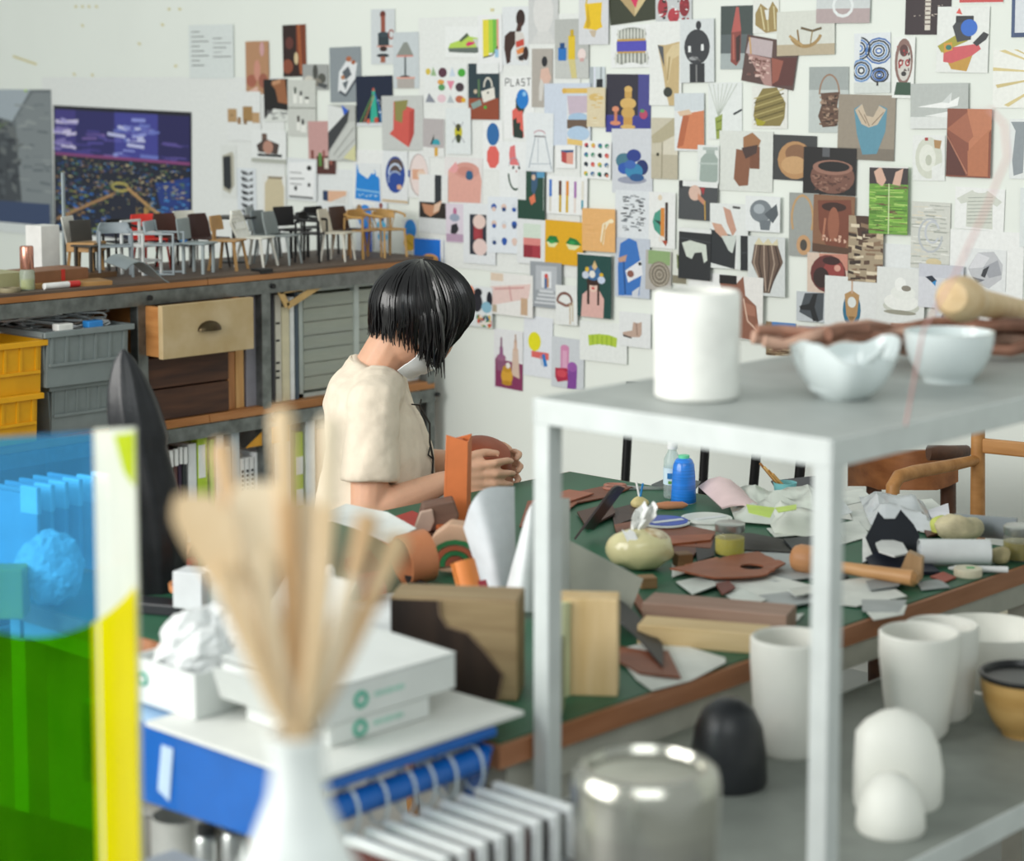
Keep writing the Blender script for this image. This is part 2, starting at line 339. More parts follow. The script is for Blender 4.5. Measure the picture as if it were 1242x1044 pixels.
P3 = [
('pottery figures on a tan ground', 298, 50, 326, 114, '#b98b68', 'e .25 .75 .22 .12 #a9644f;e .5 .55 .14 .2 #cf9280;e .75 .75 .2 .14 #9f5f4c;e .72 .15 .1 .14 #d0a0a0;p .1 .95 .5 .85 .55 .95 .2 1 #e0b8a8'),
('dark still life with an orange curtain', 343, 30, 371, 93, '#2d1712', 'p .6 0 1 0 1 1 .72 .95 .6 .5 #8a4426;l .05 .7 0 .78 .95 #b86a38;l .04 .88 0 .9 1 #5a2818;e .2 .8 .24 .14 #8c4a32;e .58 .65 .09 .12 #d9c49a;e .3 .35 .18 .12 #63322a'),
('grey still life of small pots', 367, 78, 398, 109, '#a5a7a4', 'e .5 .3 .1 .3 #4c4d48;e .25 .65 .2 .2 #d3cfc4;e .75 .55 .16 .2 #55564f;e .55 .7 .2 .16 #8a857a;p .6 .7 1 .8 .9 .95 .6 .85 #4d5052'),
('white openwork carving with copper knobs on blue grey', 400, 57, 438, 124, '#8f979c', 'p .3 .45 .6 .2 .88 .3 .8 .6 .5 .85 .25 .8 #e6e8ea;e .62 .22 .09 .05 #b26a48;e .76 .28 .07 .04 #a85f40;p .4 .45 .6 .35 .7 .5 .5 .6 #5a6068;p .4 .65 .6 .6 .5 .78 #626970;e .42 .55 .06 .04 #b87a50;l .06 .3 .8 .5 .88 .82 .6 #4d545c'),
('teapot and cups stacked in a tower', 450, 11, 479, 78, '#d5dadc', 'e .5 .1 .12 .07 #6a2c22;r .42 .12 .6 .42 #9a5240;r .3 .46 .75 .66 #2d3a40;e .52 .46 .24 .05 #38474e;a .05 .85 .46 .1 .08 0 360 #a5594a;r .25 .66 .9 .69 #d59a8a;e .52 .72 .16 .05 #3a2420;e .5 .84 .26 .035 #2a3338;r .4 .86 .6 .97 #a4644e'),
('grey table lamp standing on a pink box', 477, 39, 508, 107, '#ccd3d6', 'p .42 .18 .56 .18 .8 .42 .12 .42 #8f938c;r .14 .41 .78 .44 #d78f84;r .44 .44 .5 .8 #2b3236;e .46 .8 .2 .03 #20262a;r .12 .8 .84 .83 #e3a596;r .15 .83 .82 1 #b3aca6'),
('copper brown hand and white net on black', 320, 96, 349, 147, '#171210', 'p .3 .1 .9 0 1 .6 .6 .55 .5 .25 #9c6440;p 0 .95 .4 .7 1 .75 1 1 0 1 #dfe2dc;d 20 .05 .75 .95 .95 .1 .01 #444,#777;p .35 .05 .75 0 .7 .1 .4 .15 #c4906a'),
('dropper bottles in two frames', 349, 97, 383, 165, '#cfd1ca', 'r 0 .49 1 .51 #8a8c84;r .2 .2 .34 .42 #efefe8;r .24 .13 .31 .25 #2b3a2e;r .42 .26 .54 .42 #efefe8;r .44 .2 .52 .28 #333;r .62 .32 .76 .42 #efefe8;r .62 .3 .76 .34 #2a2a26;r .32 .72 .44 .9 #efefe8;r .34 .64 .42 .75 #3a2a24;r .46 .78 .66 .93 #efefe8;r .5 .7 .58 .8 #333'),
('pink bottle line up on a brown shelf', 374, 147, 406, 211, '#c99c98', 'r .3 .66 1 1 #532a24;r .1 .55 .2 .8 #7a3a30;r .38 .6 .5 .85 #5a8a40;r .55 .55 .62 .75 #8c4038;r .6 .7 .75 .9 #d9cfc4;r .8 .65 .9 .82 #9a5a4c'),
('folded grey fabric with a blue tip', 398, 127, 431, 195, '#b7b9b4', 'p 0 0 .75 .1 .3 .5 0 .6 #e4e6e4;p .5 0 .75 .1 .6 .2 #2f5fc8;p 0 .5 .8 .08 .72 .3 0 .85 #3b3d40;p .1 .8 .8 .3 1 .3 1 .9 .3 1 0 1 #c9cbc6;l .03 .2 .9 .95 .4 #93958f;l .03 .35 .95 1 .6 #9fa19b;p .55 .95 1 .7 1 1 #d8d5a4'),
('turquoise toy rocket on night blue', 432, 92, 476, 153, '#111d38', 'r 0 .93 1 1 #d9dcdf;p .44 .3 .52 .25 .6 .92 .38 .92 #2fae96;p .44 .3 .48 .22 .53 .3 #c55a4a;l .03 .48 .35 .1 .93 #5f8a4a;l .02 .5 .4 .2 .93 #c98a4a;l .03 .52 .35 .75 .9 #3a6fb0;p .6 .6 .8 .9 .66 .92 #2f6fa0;d 22 .6 .45 .97 .75 .02 .012 #dfe8ef,#9fb6cc;e .55 .88 .06 .06 #c5503f;e .33 .9 .05 .05 #d0604a'),
('red folded block with an olive cloth', 463, 116, 513, 182, '#c9cbc8', 'p .3 .1 .8 .25 .78 .7 .65 .95 .18 .7 .28 .62 #d25a50;p .68 .3 .8 .25 .78 .7 .65 .95 #b8463f;p .32 .1 .65 .08 .6 .25 .52 .28 .5 .5 .33 .45 #8f8a4e'),
('kraft brown boxes in a row', 275, 111, 316, 171, '#e9ebe9', 'r .03 .35 .3 .62 #b9966a;r .32 .52 .42 .66 #9a744a;r .48 .3 .76 .6 #a5814f;r .76 .42 .97 .63 #c09c72;r .5 .56 .6 .66 #8c6a44;e .15 .48 .03 .02 #7a5a38'),
('brown camera shape over a grey bar', 305, 158, 347, 199, '#eceeec', 'r .3 .1 .45 .35 #6a5348;p .15 .45 .4 .25 .8 .4 .75 .7 .2 .65 #4a3b36;e .48 .5 .15 .2 #b98a78;r .18 .7 .88 .78 #23262a;r 0 .84 1 .97 #b3b5ab'),
('tall dark grey box in a cream frame', 268, 176, 287, 240, '#e3e5e1', 'p .12 .2 .75 .12 .85 .2 .85 .75 .55 .92 .12 .85 #b7b3a2;p .15 .22 .65 .2 .65 .8 .5 .85 .15 .78 #26292e'),
('black and white lattice tower', 288, 204, 311, 272, '#dfe4e8', ''.join('p .2 %.2f .55 %.2f .3 %.2f #14171c;p .85 %.2f .6 %.2f .8 %.2f #14171c;p .3 %.2f .7 %.2f .5 %.2f #1a1d22;' % (y, y+.03, y+.07, y+.01, y+.05, y+.08, y+.085, y+.08, y+.04) for y in [.04+.115*i for i in range(8)])),
('cream paper bag with a dark edge', 318, 212, 347, 265, '#e9e9e4', 'p .12 .2 .3 .06 .8 .06 .92 .3 .9 1 .1 1 #cfc2a2;r .25 .04 .85 .09 #8a7c66'),
('white plaster relief with black holes', 348, 192, 384, 243, '#e2e5e6', 'p .06 .12 .95 .06 .9 .92 .08 .95 #f2f3f3;r .08 .9 .88 .95 #666;e .75 .22 .08 .06 #222;e .3 .72 .05 .06 #222;e .75 .62 .05 .05 #333;l .03 .1 .35 .5 .35 #aaa;l .03 .1 .5 .6 .48 #999;l .03 .12 .62 .5 .62 #aaa'),
('small navy and pale pink painted block', 391, 230, 422, 247, '#e8e9e6', 'p .02 .1 .22 .1 .22 .85 .02 .8 #24385e;p .22 .1 .95 .05 .9 .9 .22 .88 #e2b596;p .3 .9 .95 .35 .9 .95 #d9d9d6'),
('bright blue knit bag', 430, 198, 462, 245, '#e6e9ea', 'p .1 0 .18 .25 .5 .4 .75 .15 .95 .4 .97 .98 .02 .92 #1e86d8;e .72 .22 .06 .05 #e6e9ea;e .86 .28 .05 .05 #e6e9ea;l .04 .05 .68 .95 .74 #8cc4ee;d 14 .15 .8 .9 .86 .03 .015 #bfe0f6'),
('navy blue oval sandal', 464, 183, 495, 247, '#e6e9ea', 'e .5 .45 .38 .35 #24479a;e .52 .28 .28 .14 #5a4a48;a .06 .5 .45 .26 .2 180 330 #c9d6ea;a .05 .5 .55 .26 .16 160 320 #9fb0d0;e .66 .68 .1 .05 #e0b090;r .0 .93 1 .98 #cdb796'),
('pale pink wide brimmed hat', 495, 184, 521, 240, '#e9ebea', 'e .5 .5 .45 .46 #b7a9a6;e .52 .5 .41 .44 #eadad6;r .2 .38 .75 .6 #dca88c;e .62 .49 .2 .1 #e6c9b4;r 0 .4 .1 .55 #4a5f9a'),
('teal half disc and black cone on grey card', 513, 144, 539, 190, '#e6e7e5', 'r 0 0 .98 .75 #b9b2b2;p .35 .68 .52 .4 .52 .68 #16191c;e .62 .66 .18 .13 #38a0b0;r .2 .68 .95 .76 #b9b2b2;r .55 .75 .7 .98 #d8a63a'),
('blue hooded figure with a blue sack', 432, 248, 452, 306, '#e4e8ea', 'e .55 .25 .42 .25 #2a8ade;e .2 .15 .2 .15 #9a7a54;p .5 .45 .95 .5 .95 1 .3 1 .3 .7 #2358c0'),
('small standing figure over pale blue splashes', 455, 246, 470, 303, '#e4e9ee', 'e .5 .06 .14 .06 #8a3a34;p .3 .12 .8 .12 .7 .4 .3 .35 #1c3a66;e .5 .5 .4 .12 #5cc0ea;e .6 .72 .4 .1 #48b4e6;l .08 .5 .35 .4 .95 #556'),
('blue and yellow round fruit shapes', 488, 266, 506, 306, '#e6e8e8', 'e .55 .3 .4 .3 #2a86d4;e .5 .7 .42 .26 #e0b436;l .06 .2 .6 .7 .8 #b88a20'),
('bright blue card with an orange dome', 502, 290, 538, 322, '#1c74d6', 'e .55 .75 .28 .2 #e6a860;e .55 .82 .2 .12 #f0c080;r .9 0 1 1 #e6e8ea'),
('lime green running shoe with a pink stripe', 540, 32, 588, 70, '#eef0ee', 'p .08 .7 .12 .55 .35 .45 .55 .2 .62 .32 .88 .38 .92 .68 .5 .78 #b8d65a;p .07 .7 .92 .66 .94 .8 .75 .85 .4 .84 .1 .82 #66706a;p .35 .45 .55 .2 .6 .3 .4 .5 #54604a;p .52 .56 .6 .48 .68 .5 .88 .38 .7 .58 .56 .64 #d8346e;p .7 .4 .9 .4 .92 .66 .8 .66 #cfd2cc'),
('yellow to green rainbow coat panel', 580, 18, 609, 88, '#edeeee', 'r .2 .08 .45 .72 #e6d83e;r .45 .08 .62 .66 #a8d24a;p .62 .08 .85 .08 .85 .6 .62 .68 #74bc48;r .78 .08 .86 .6 #e2a08a;l .04 .2 .74 .6 .7 .82 .55 #3a4a30;r .7 .6 .85 .74 #9cc4e0'),
('dark skinned figure in a striped scarf', 609, 8, 641, 79, '#e3e6e8', 'e .7 .2 .17 .15 #35221e;p .6 .28 .78 .28 .72 .42 .5 .45 #4a2d26;p .1 .5 .3 .42 .5 .42 .55 .6 .35 .75 .32 .95 .18 .98 .08 .7 #40271f;p .5 .42 .8 .45 .88 .6 .8 .95 .55 .9 .5 .6 #d8d2cc;p .52 .6 .82 .55 .84 .66 .55 .7 #c9483a;p .54 .75 .82 .68 .84 .78 .6 .82 #e08a4a;p .6 .86 .84 .8 .82 .92 .66 .92 #33282a;e .9 .8 .1 .12 #3a241f'),
('pale grey portrait card, half cut by the wall top', 641, -6, 677, 53, '#cfd0cf', 'e .5 .35 .34 .45 #dedddb;p .1 1 .3 .75 .7 .75 .95 1 #d8d8d6'),
('blue flask, tall yellow flask and egg cup', 673, 23, 714, 95, '#b9bbb7', 'r 0 .68 1 1 #c6c8c4;r .1 .48 .34 .7 #2a74c0;r .15 .4 .29 .5 #1c4a80;r .4 .28 .6 .68 #e3c22a;r .46 .18 .56 .3 #c9a820;e .8 .6 .12 .1 #ecdad6;r .74 .66 .86 .72 #d0a8a4;p .4 .68 .6 .68 .66 1 .5 1 #d4c88a'),
('yellow hanging dress', 702, -8, 738, 54, '#d9dadd', 'p .2 .2 .78 .18 .75 .55 .8 .66 .6 .72 .15 .68 .25 .5 #ecc524;p .3 .2 .4 .6 .35 .68 .25 .66 #d0a81a;l .05 .3 0 .25 .2 #d9b83a;p .35 .72 .6 .72 .55 .86 .45 .84 #c9b8a0'),
('wooden wedge with a pink tip on dark green', 739, -10, 797, 27, '#3c4030', 'p .2 .1 .9 .05 .52 .82 #b8a074;p .55 .1 .9 .05 .52 .82 #d4c090;p .42 .1 .66 .1 .55 .55 #d83a62'),
('red and white mirrored figures', 795, -12, 839, 29, '#c9cccd', 'e .2 .5 .14 .3 #a83a44;e .8 .5 .14 .3 #8c3038;e .5 .75 .16 .22 #b8404a;d 30 .1 .2 .9 .95 .04 .03 #eee,#333,#a83a44;r 0 .93 1 1 #55585a'),
('ruffled silver bracelet with a violet band', 741, 30, 791, 82, '#eceeed', 'e .5 .22 .36 .16 #8f928a;e .5 .78 .42 .18 #8f928a;r .14 .38 .86 .62 #5450b8;'+''.join('e %.2f .22 .025 .14 #d6d8d0;e %.2f .78 .025 .16 #d6d8d0;' % (.18+.08*i, .12+.095*i) for i in range(9))+'r .16 .33 .84 .38 #c9a050;r .16 .62 .84 .66 #c9a050;e .5 .98 .26 .1 #eceeed'),
('grid of painted vegetables and stones', 514, 77, 566, 127, '#e9ebe9', 'e .1 .2 .06 .08 #d9c04a;p .16 .3 .22 .08 .3 .3 #9ab88a;e .44 .22 .1 .12 #5a3040;p .6 .32 .66 .08 .74 .3 #c9d6e4;e .88 .22 .09 .1 #4aa838;e .4 .45 .08 .06 #e0a04a;e .42 .58 .08 .08 #5a9a60;p .54 .42 .72 .42 .63 .65 #e08aa0;e .84 .57 .1 .11 #44343c;p .04 .95 .12 .72 .28 .95 #8a8e9a;e .42 .85 .1 .1 #e8c8d0;p .55 .95 .62 .75 .72 .95 #b8c0c4;e .84 .86 .1 .09 #c06a4a;e .93 .88 .05 .06 #e0b02a'),
('white handbag on a rust red table', 568, 77, 605, 145, '#2a3c44', 'r .28 0 1 .18 #e9ebea;r 0 .62 1 1 #93482e;p .42 .5 .85 .42 .88 .62 .5 .7 #e6e2d8;a .05 .65 .42 .13 .16 180 360 #d9d4c8;r .32 .28 .38 .6 #5a7a54;p .08 .72 .4 .64 .45 .74 .15 .82 #8aa09a;e .56 .78 .05 .03 #4ab040;e .24 .5 .06 .04 #c9b8a0;e .65 .52 .03 .02 #333'),
('poster reading PLAST over a blue egg and coral shapes', 611, 93, 648, 168, '#eff0ef', txt('PLAST', .06, .03, .14, .12, '#16181a')+'p .4 .35 .6 .3 .7 .5 .62 .62 .4 .6 #223a30;e .62 .36 .2 .16 #1e7ccc;e .68 .28 .06 .04 #8cc4f0;p .28 .55 .4 .5 .5 .56 .62 .55 .66 .98 .3 .95 #e0685c;p .3 .7 .42 .66 .44 .75 .55 .74 .54 .84 .64 .9 .62 1 .32 .98 #28362e'),
('grey card with a pale seated back', 645, 59, 670, 130, '#b3aca4', 'e .62 .22 .14 .09 #26262c;p .45 .35 .8 .32 .95 .5 .8 .62 .6 .6 .4 .52 #dcb8a8;p .45 .5 .6 .6 .5 .9 .35 .88 .36 .65 #d6d2cc;p .6 .6 .8 .62 .7 .7 #6a4a40'),
('small window view with a dark box', 715, 81, 734, 106, '#cdd6da', 'r 0 0 .25 1 #b0b8bc;r .45 .6 .85 1 #23282c;r .3 0 .36 1 #eef;r .7 0 .78 .6 #8a9296'),
('pale blue sheet with stacked brown and yellow arches', 660, 101, 716, 177, '#cfd8e6', 'r .5 .2 .98 .98 #e2e3e4;r .42 .08 .96 .16 #e3bd62;e .44 .12 .05 .045 #dcb050;p .5 .2 .96 .2 .94 .46 .54 .5 #c9b8c6;e .74 .55 .22 .08 #a8c4de;r .5 .58 .94 .72 #6e5a4c;e .74 .8 .24 .12 #b4cce4;p .5 .88 .94 .92 .9 1 .5 .97 #e6c476'),
('cream card with a gold smear', 712, 106, 734, 154, '#ddcfae', 'e .5 .25 .4 .1 #d8b872;d 14 .1 .1 .9 .9 .14 .012 #cdb78a,#e6dcc0,#d8b872'),
('yellow turned chess pieces on violet', 735, 90, 789, 161, '#4a4a8e', 'r 0 0 .72 .7 #32303e;r 0 .72 1 1 #3d3f92;e .5 .26 .09 .06 #d9b26a;r .42 .3 .58 .4 #caa058;e .5 .5 .18 .1 #d9b26a;e .5 .66 .15 .1 #cfa65e;r .4 .74 .6 .88 #c99a52;e .5 .9 .17 .04 #d9b26a;e .22 .6 .08 .05 #dc9070;r .19 .64 .26 .8 #cc8262;e .22 .84 .12 .04 #d88c6c;e .85 .68 .09 .08 #b84a6a;e .82 .62 .05 .03 #5a9a60'),
('yellow and black beetle', 541, 131, 571, 187, '#e3e8e8', 'e .5 .52 .16 .16 #c9c02c;e .5 .66 .1 .1 #3a4428;e .5 .4 .1 .06 #4a4a20;l .02 .3 .3 .45 .45 #667;l .02 .7 .3 .55 .45 #667;l .02 .25 .75 .42 .6 #667;l .02 .75 .75 .58 .6 #667;r .44 .44 .56 .5 #222'),
('blue oval above a coral octagon', 586, 146, 610, 206, '#eff0ef', 'e .5 .28 .32 .23 #2b6aa8;p .35 .52 .65 .52 .82 .65 .8 .85 .62 .96 .35 .96 .2 .82 .2 .64 #e2665e'),
('bird face bag with a coral cap', 606, 172, 638, 246, '#eceeee', 'p .4 .08 .58 .05 .62 .25 .75 .38 .4 .38 .36 .2 #e0787a;a .06 .6 .5 .26 .28 10 175 #2c4a3a;e .52 .42 .04 .03 #222;e .74 .42 .04 .03 #222;e .64 .48 .03 .02 #b88;a .02 .56 .4 .2 .14 180 360 #99a'),
('fine line drawing of a tall stool', 638, 137, 671, 208, '#e6eaec', 'l .025 .35 .4 .12 .95 #8a96a4;l .025 .7 .4 .95 .95 #8a96a4;l .02 .45 .42 .45 .85 #a4aeb8;l .03 .3 .4 .72 .4 #5a4a50;a .03 .5 .36 .2 .06 180 360 #c08a94;l .02 .15 .88 .9 .86 #aab4be'),
('pink knitted basket with a blue ball', 539, 191, 585, 246, '#e7e3e2', 'p .1 .3 .35 .3 .9 .2 .98 .5 .95 .98 .1 1 #e0a79a;e .58 .28 .34 .18 #d69a8e;e .66 .4 .1 .09 #2a5a80;p .1 .3 .3 .1 .4 .28 .25 .36 #e8a4a4;e .56 .3 .22 .1 #cc8c80;e .66 .36 .09 .08 #2c6088'),
('small coral box with a navy lid', 674, 176, 698, 204, '#eff0ef', 'p .28 .25 .55 .3 .55 .8 .3 .72 #b84a48;p .55 .3 .9 .28 .88 .82 .55 .8 #e0a090;p .28 .22 .9 .2 .9 .3 .55 .32 .28 .28 #2f5a88'),
('sheet of sixteen small painted dots', 706, 171, 741, 217, '#eff0ef', ''.join('e %.2f %.2f .07 .06 %s;e %.2f %.2f .04 .04 %s;' % (.14+.24*i, .12+.25*j, ['#c94a50', '#3a6a9a', '#28343a', '#d8b83a', '#2f8a6a'][(i*3+j) % 5], .17+.24*i, .15+.25*j, ['#1c2a40', '#e08a70', '#4aa080', '#c0c4c0'][(i+2*j) % 4]) for i in range(4) for j in range(4))),
('cluster of blue wool balls', 742, 156, 791, 234, '#d3d6dc', 'e .5 .8 .36 .06 #9a9eb0;e .3 .5 .2 .12 #4a7a8c;e .55 .42 .18 .1 #2c3f8c;e .32 .62 .17 .09 #2f5ab0;e .75 .6 .15 .12 #26346c;e .55 .66 .22 .12 #3a88b4;e .62 .76 .18 .06 #2c5a90;e .46 .56 .14 .07 #3f68b4'),
('beige folded cardboard corner', 790, 143, 822, 217, '#cbc4b0', 'p 0 .3 .85 0 1 0 1 .25 .4 .4 .05 .42 #b5ac90;p .45 .4 1 .25 1 .6 .45 .62 #d8d2c0;r .0 .6 1 1 #beb6a0;l .04 .42 .4 .4 1 #98907a;e .25 .6 .06 .03 #4a463a'),
('dark strip above two clasped hands', 508, 212, 543, 283, '#e6e8e7', 'r .55 0 .78 .48 #2c3036;r .02 .47 1 .74 #2a2422;p .1 .5 .5 .52 .8 .42 .7 .62 .4 .72 .2 .66 #c08a6a;p .55 .5 .8 .44 .7 .6 .5 .66 #e0c0a8;r .02 .74 1 1 #d8dbdc'),
('lavender card with a leafy pink figure', 541, 247, 563, 294, '#ddd2de', 'e .5 .2 .1 .1 #b86a90;e .48 .36 .28 .1 #9aa4b8;p .3 .55 .6 .5 .7 .66 .45 .85 .25 .75 #2c2c34;r -.3 .78 1 .98 #b89cb4'),
('pink and charcoal circles on a dark stripe', 562, 247, 601, 320, '#e4e7ea', 'r .2 .18 .72 .85 #2e3440;r .32 .35 .6 .6 #9a3a40;e .5 .3 .2 .12 #e6cdc4;e .52 .72 .22 .14 #e6cdc8;e .42 .5 .1 .08 #a8404a'),
('nine little blue and blush painted faces', 592, 239, 633, 307, '#e3e8ee', ''.join('e %.2f %.2f .08 .06 %s;e %.2f %.2f .06 .04 %s;' % (.18+.3*i, .18+.3*j, ['#2c58a8', '#e0c4b8', '#d8dde4'][(i+j) % 3], .18+.3*i, .22+.3*j, ['#e0c4b8', '#2c58a8', '#28467a'][(i*2+j) % 3]) for i in range(3) for j in range(3))),
('figure with a coral bag on dark green', 628, 208, 661, 266, '#24483a', 'r 0 0 .3 .6 #e6e8e8;p .5 0 .75 0 .72 .3 .6 .5 .5 .4 #3a5a78;e .58 .12 .07 .06 #d8b8a0;p .42 .55 .62 .46 .66 .62 .5 .7 #e07a58;r .7 0 .98 .12 #5a9ac0;r .94 .1 .96 .8 #bcc4c0'),
('row of brightly coloured wooden knives', 663, 214, 712, 260, '#eff0ef', 'r .06 .1 .13 .55 #4a7ac8;r .06 .55 .12 .95 #d8d4cc;r .3 .12 .37 .5 #5a3a30;r .31 .5 .37 .95 #c9a83a;r .48 .12 .55 .5 #e0903a;r .48 .5 .54 .95 #d8b02a;r .68 .12 .74 .55 #a872b0;r .68 .55 .73 .95 #e6d8d0;r .86 .1 .92 .6 #e4e0d4;r .86 .6 .91 .85 #4a9ab0'),
('mint, salmon and crimson colour swatches', 627, 266, 663, 320, '#e3e5e6', 'r .22 .1 .8 .42 #d3e0d2;r .22 .42 .8 .58 #dc8a84;r .22 .58 .52 .86 #93303c;r .52 .58 .8 .86 #a83a46'),
('avocado halves as eyes on yellow', 661, 268, 707, 321, '#e2ab1f', 'p .02 .5 .12 .36 .3 .36 .38 .5 .2 .52 #1f7a3c;p .04 .5 .34 .52 .26 .62 .1 .62 #dfe3b0;p .55 .5 .66 .36 .84 .4 .96 .52 .7 .54 #1f7a3c;p .56 .52 .92 .54 .8 .64 .64 .64 #dfe3b0;e .18 .5 .08 .04 #2f9a50;e .72 .48 .08 .04 #2f9a50'),
('orange card with a white flower stalk', 706, 253, 746, 305, '#e6b273', 'p .55 .75 .62 .35 .9 .22 .7 .5 .65 .85 #f0e2c4;l .03 .6 .85 .7 .35 #d8a040;e .88 .28 .08 .05 #f6e6c0;d 12 .1 .1 .5 .9 .2 .008 #dca664,#eab97e'),
('black pencil scribble', 746, 231, 788, 289, '#dfe3e7', 'd 60 .22 .08 .85 .85 .07 .012 #4a4f56,#7a8088,#2c3036'),
('totem of green half disc, orange and black bars', 787, 233, 819, 301, '#e9eae8', 'p .45 .3 .45 .78 .22 .68 .14 .54 .22 .38 #4a9a86;p .45 .52 .2 .5 .45 .6 #1f3a36;r .45 .28 .6 .86 #d88a3c;r .62 .18 .72 .9 #3a2a28;e .5 .84 .12 .06 #e8e0d8;e .42 .1 .08 .05 #e0d0b8;p .5 .86 .72 .86 .66 .96 #a8442a'),
('girl in pink with birds on her head on teal', 700, 308, 741, 385, '#1f4a46', 'r 0 0 1 .02 #e8e8e6;p .12 1 .16 .65 .35 .56 .65 .56 .8 .7 .78 1 #dcb0a8;e .48 .5 .14 .1 #e6c8b8;r .3 .48 .37 .8 #3a2620;r .6 .48 .66 .8 #3a2620;e .48 .44 .2 .06 #3a2620;e .48 .3 .22 .12 #3a6a9a;e .25 .34 .1 .06 #c8d0e0;e .45 .32 .09 .06 #e8e4dc;e .72 .4 .11 .06 #c9d4e8;p .44 .2 .52 .1 .6 .2 .52 .26 #d8b884;e .3 .25 .06 .04 #e0b83a;e .72 .32 .06 .03 #d8b02a;e .48 .54 .05 .02 #c84a4a'),
('blue backpack with a white label', 746, 289, 788, 361, '#c3cad6', 'p .15 .1 .4 0 .62 .05 .78 .5 .7 .95 .1 .98 .08 .5 #3a74c0;p .3 .55 .75 .35 .8 .6 .38 .75 #e6e6ea;e .45 .6 .1 .06 #8a5a50;p .08 .35 .35 .28 .3 .4 .12 .42 #c49a84;l .04 .25 .4 .3 .95 #24508c;e .72 .42 .05 .03 #333;p .5 .9 .72 .8 .66 1 .5 1 #d0d4dc'),
('grey woven stone on green', 783, 304, 814, 352, '#b5b0aa', 'r .1 0 .95 .35 #8faa76;e .55 .6 .42 .34 #8b8274;'+''.join('a .02 .55 .6 %.2f %.2f 0 360 %s;' % (.1+.06*i, .08+.05*i, ['#c4bcae', '#5f584e'][i % 2]) for i in range(5))),
('green seed leaf photo', 814, 304, 835, 346, '#dfe1d8', 'p .3 .1 .6 .2 .75 .5 .6 .65 .35 .5 #7f8a56;r .1 .72 .9 .95 #8a8470;l .06 .35 .15 .6 .6 #4f5a34'),
('grey stairway to a small red figure', 643, 318, 681, 373, '#9ba0a6', 'r .18 .08 .85 .62 #b8bcc2;r .36 .2 .68 .56 #e2e4e8;r .46 .3 .54 .58 #4a6a9a;e .52 .3 .06 .05 #d0504a;r .54 .34 .6 .55 #c98a5a;'+''.join('r %.2f %.2f %.2f %.2f %s;' % (.3-.05*i, .62+.085*i, .75+.05*i, .665+.085*i, '#d3d6da') for i in range(4))),
('pale pink wrapped table', 595, 332, 646, 383, '#ebe9e6', 'r 0 .02 .3 .2 #e0ccb8;p 0 .35 .95 .2 .9 .55 0 .8 #e6cac4;l .03 .1 .4 .8 .3 #cf9a98;l .03 .45 .3 .5 .65 #cf9a98;r .72 .55 .88 .95 #c9a98c;r 0 .78 .15 .95 #b8a890'),
('bent brown chair arm', 674, 346, 700, 394, '#e6e8e6', 'a .1 .42 .42 .34 .22 180 360 #7a5248;l .1 .08 .42 .5 .52 .76 .45 #8a6054;r .64 .45 .7 .98 #c8b69a;r .76 .42 .82 .9 #cbbca2'),
('scatter of dark and coral blossoms', 563, 347, 597, 396, '#e3e6e8', 'e .2 .15 .16 .16 #e08a68;e .45 .4 .2 .24 #2a2830;e .5 .15 .14 .1 #202028;e .9 .3 .1 .2 #22222c;e .8 .5 .18 .14 #8ab8cc;d 40 .5 .7 .95 .98 .05 .04 #222,#c84a3a,#3a8a5a,#d8b84a,#2a4a8a,#e8e0d8'),
('mauve, blush and yellow bottles on magenta', 599, 400, 634, 472, '#e8e8ea', 'p .05 .5 1 .55 1 1 .05 .98 #8a3a62;p .08 .48 .4 .48 .4 .72 .12 .7 #8f5a78;e .26 .48 .16 .06 #a06a88;r .2 .3 .32 .48 #98628a;l .06 .26 .14 .26 .32 #8a5a78;p .66 .3 .84 .3 .9 .8 .62 .75 #d9bfae;r .7 .16 .8 .34 #d8b8a4;l .05 .75 .06 .75 .2 #b89a8a;e .46 .78 .2 .15 #dca63c;e .46 .66 .15 .06 #c9952f;e .46 .9 .18 .04 #c08c2a;e .5 .6 .08 .05 #eee8e0'),
('yellow oval with a coral bar and blue peg', 635, 384, 670, 457, '#e4e7ed', 'e .38 .42 .22 .16 #e6de22;p .28 .58 .88 .58 .88 .7 .28 .68 #de6a66;p .64 .62 .74 .6 .84 .8 .72 .82 #2a7ac4;l .03 .6 .65 .66 .8 #9ab'),
('pink, red and violet glass blocks on grey', 669, 410, 708, 471, '#cfd3d8', 'r .28 .18 .54 .66 #d08ab0;r .34 .22 .48 .6 #dda8c4;e .41 .2 .13 .06 #d08ab0;p .52 .5 .7 .48 .8 .6 .78 1 .5 1 #84489a;e .65 .56 .15 .1 #9a5aa8;p .12 .62 .5 .6 .52 .84 .2 .9 .12 .8 #b02a48;e .32 .72 .16 .08 #d04a5a'),
('lime green bangle', 703, 391, 760, 439, '#e9ece9', 'p .18 .35 .4 .3 .62 .3 .8 .36 .78 .6 .6 .56 .4 .56 .2 .62 #b4cc44;'+''.join('l .02 %.2f .34 %.2f .58 #8fae2a;' % (.28+.1*i, .28+.1*i) for i in range(5))),
('nude leather ankle boot', 751, 379, 789, 421, '#e6e8e8', 'p .45 .28 .6 .3 .72 .25 .72 .6 .66 .7 .4 .72 .12 .66 .12 .6 .42 .52 #c0a596;l .03 .55 .3 .58 .65 #8a6f62;p .12 .66 .4 .72 .4 .76 .14 .72 #3a302c'),
('tan boot sole with a round heel', 788, 26, 827, 128, '#e9ebe8', 'p .24 .28 .5 .28 .92 .24 .92 1 .62 1 .5 .8 .42 .6 #c9b183;p .5 .4 .7 .28 .92 .26 .92 .4 .7 .45 .58 .75 #d9c69c;p .24 .28 .42 .3 .46 .55 #565a60;e .58 .84 .14 .06 #3a3e38;l .04 .62 .42 .56 .7 #a89060'),
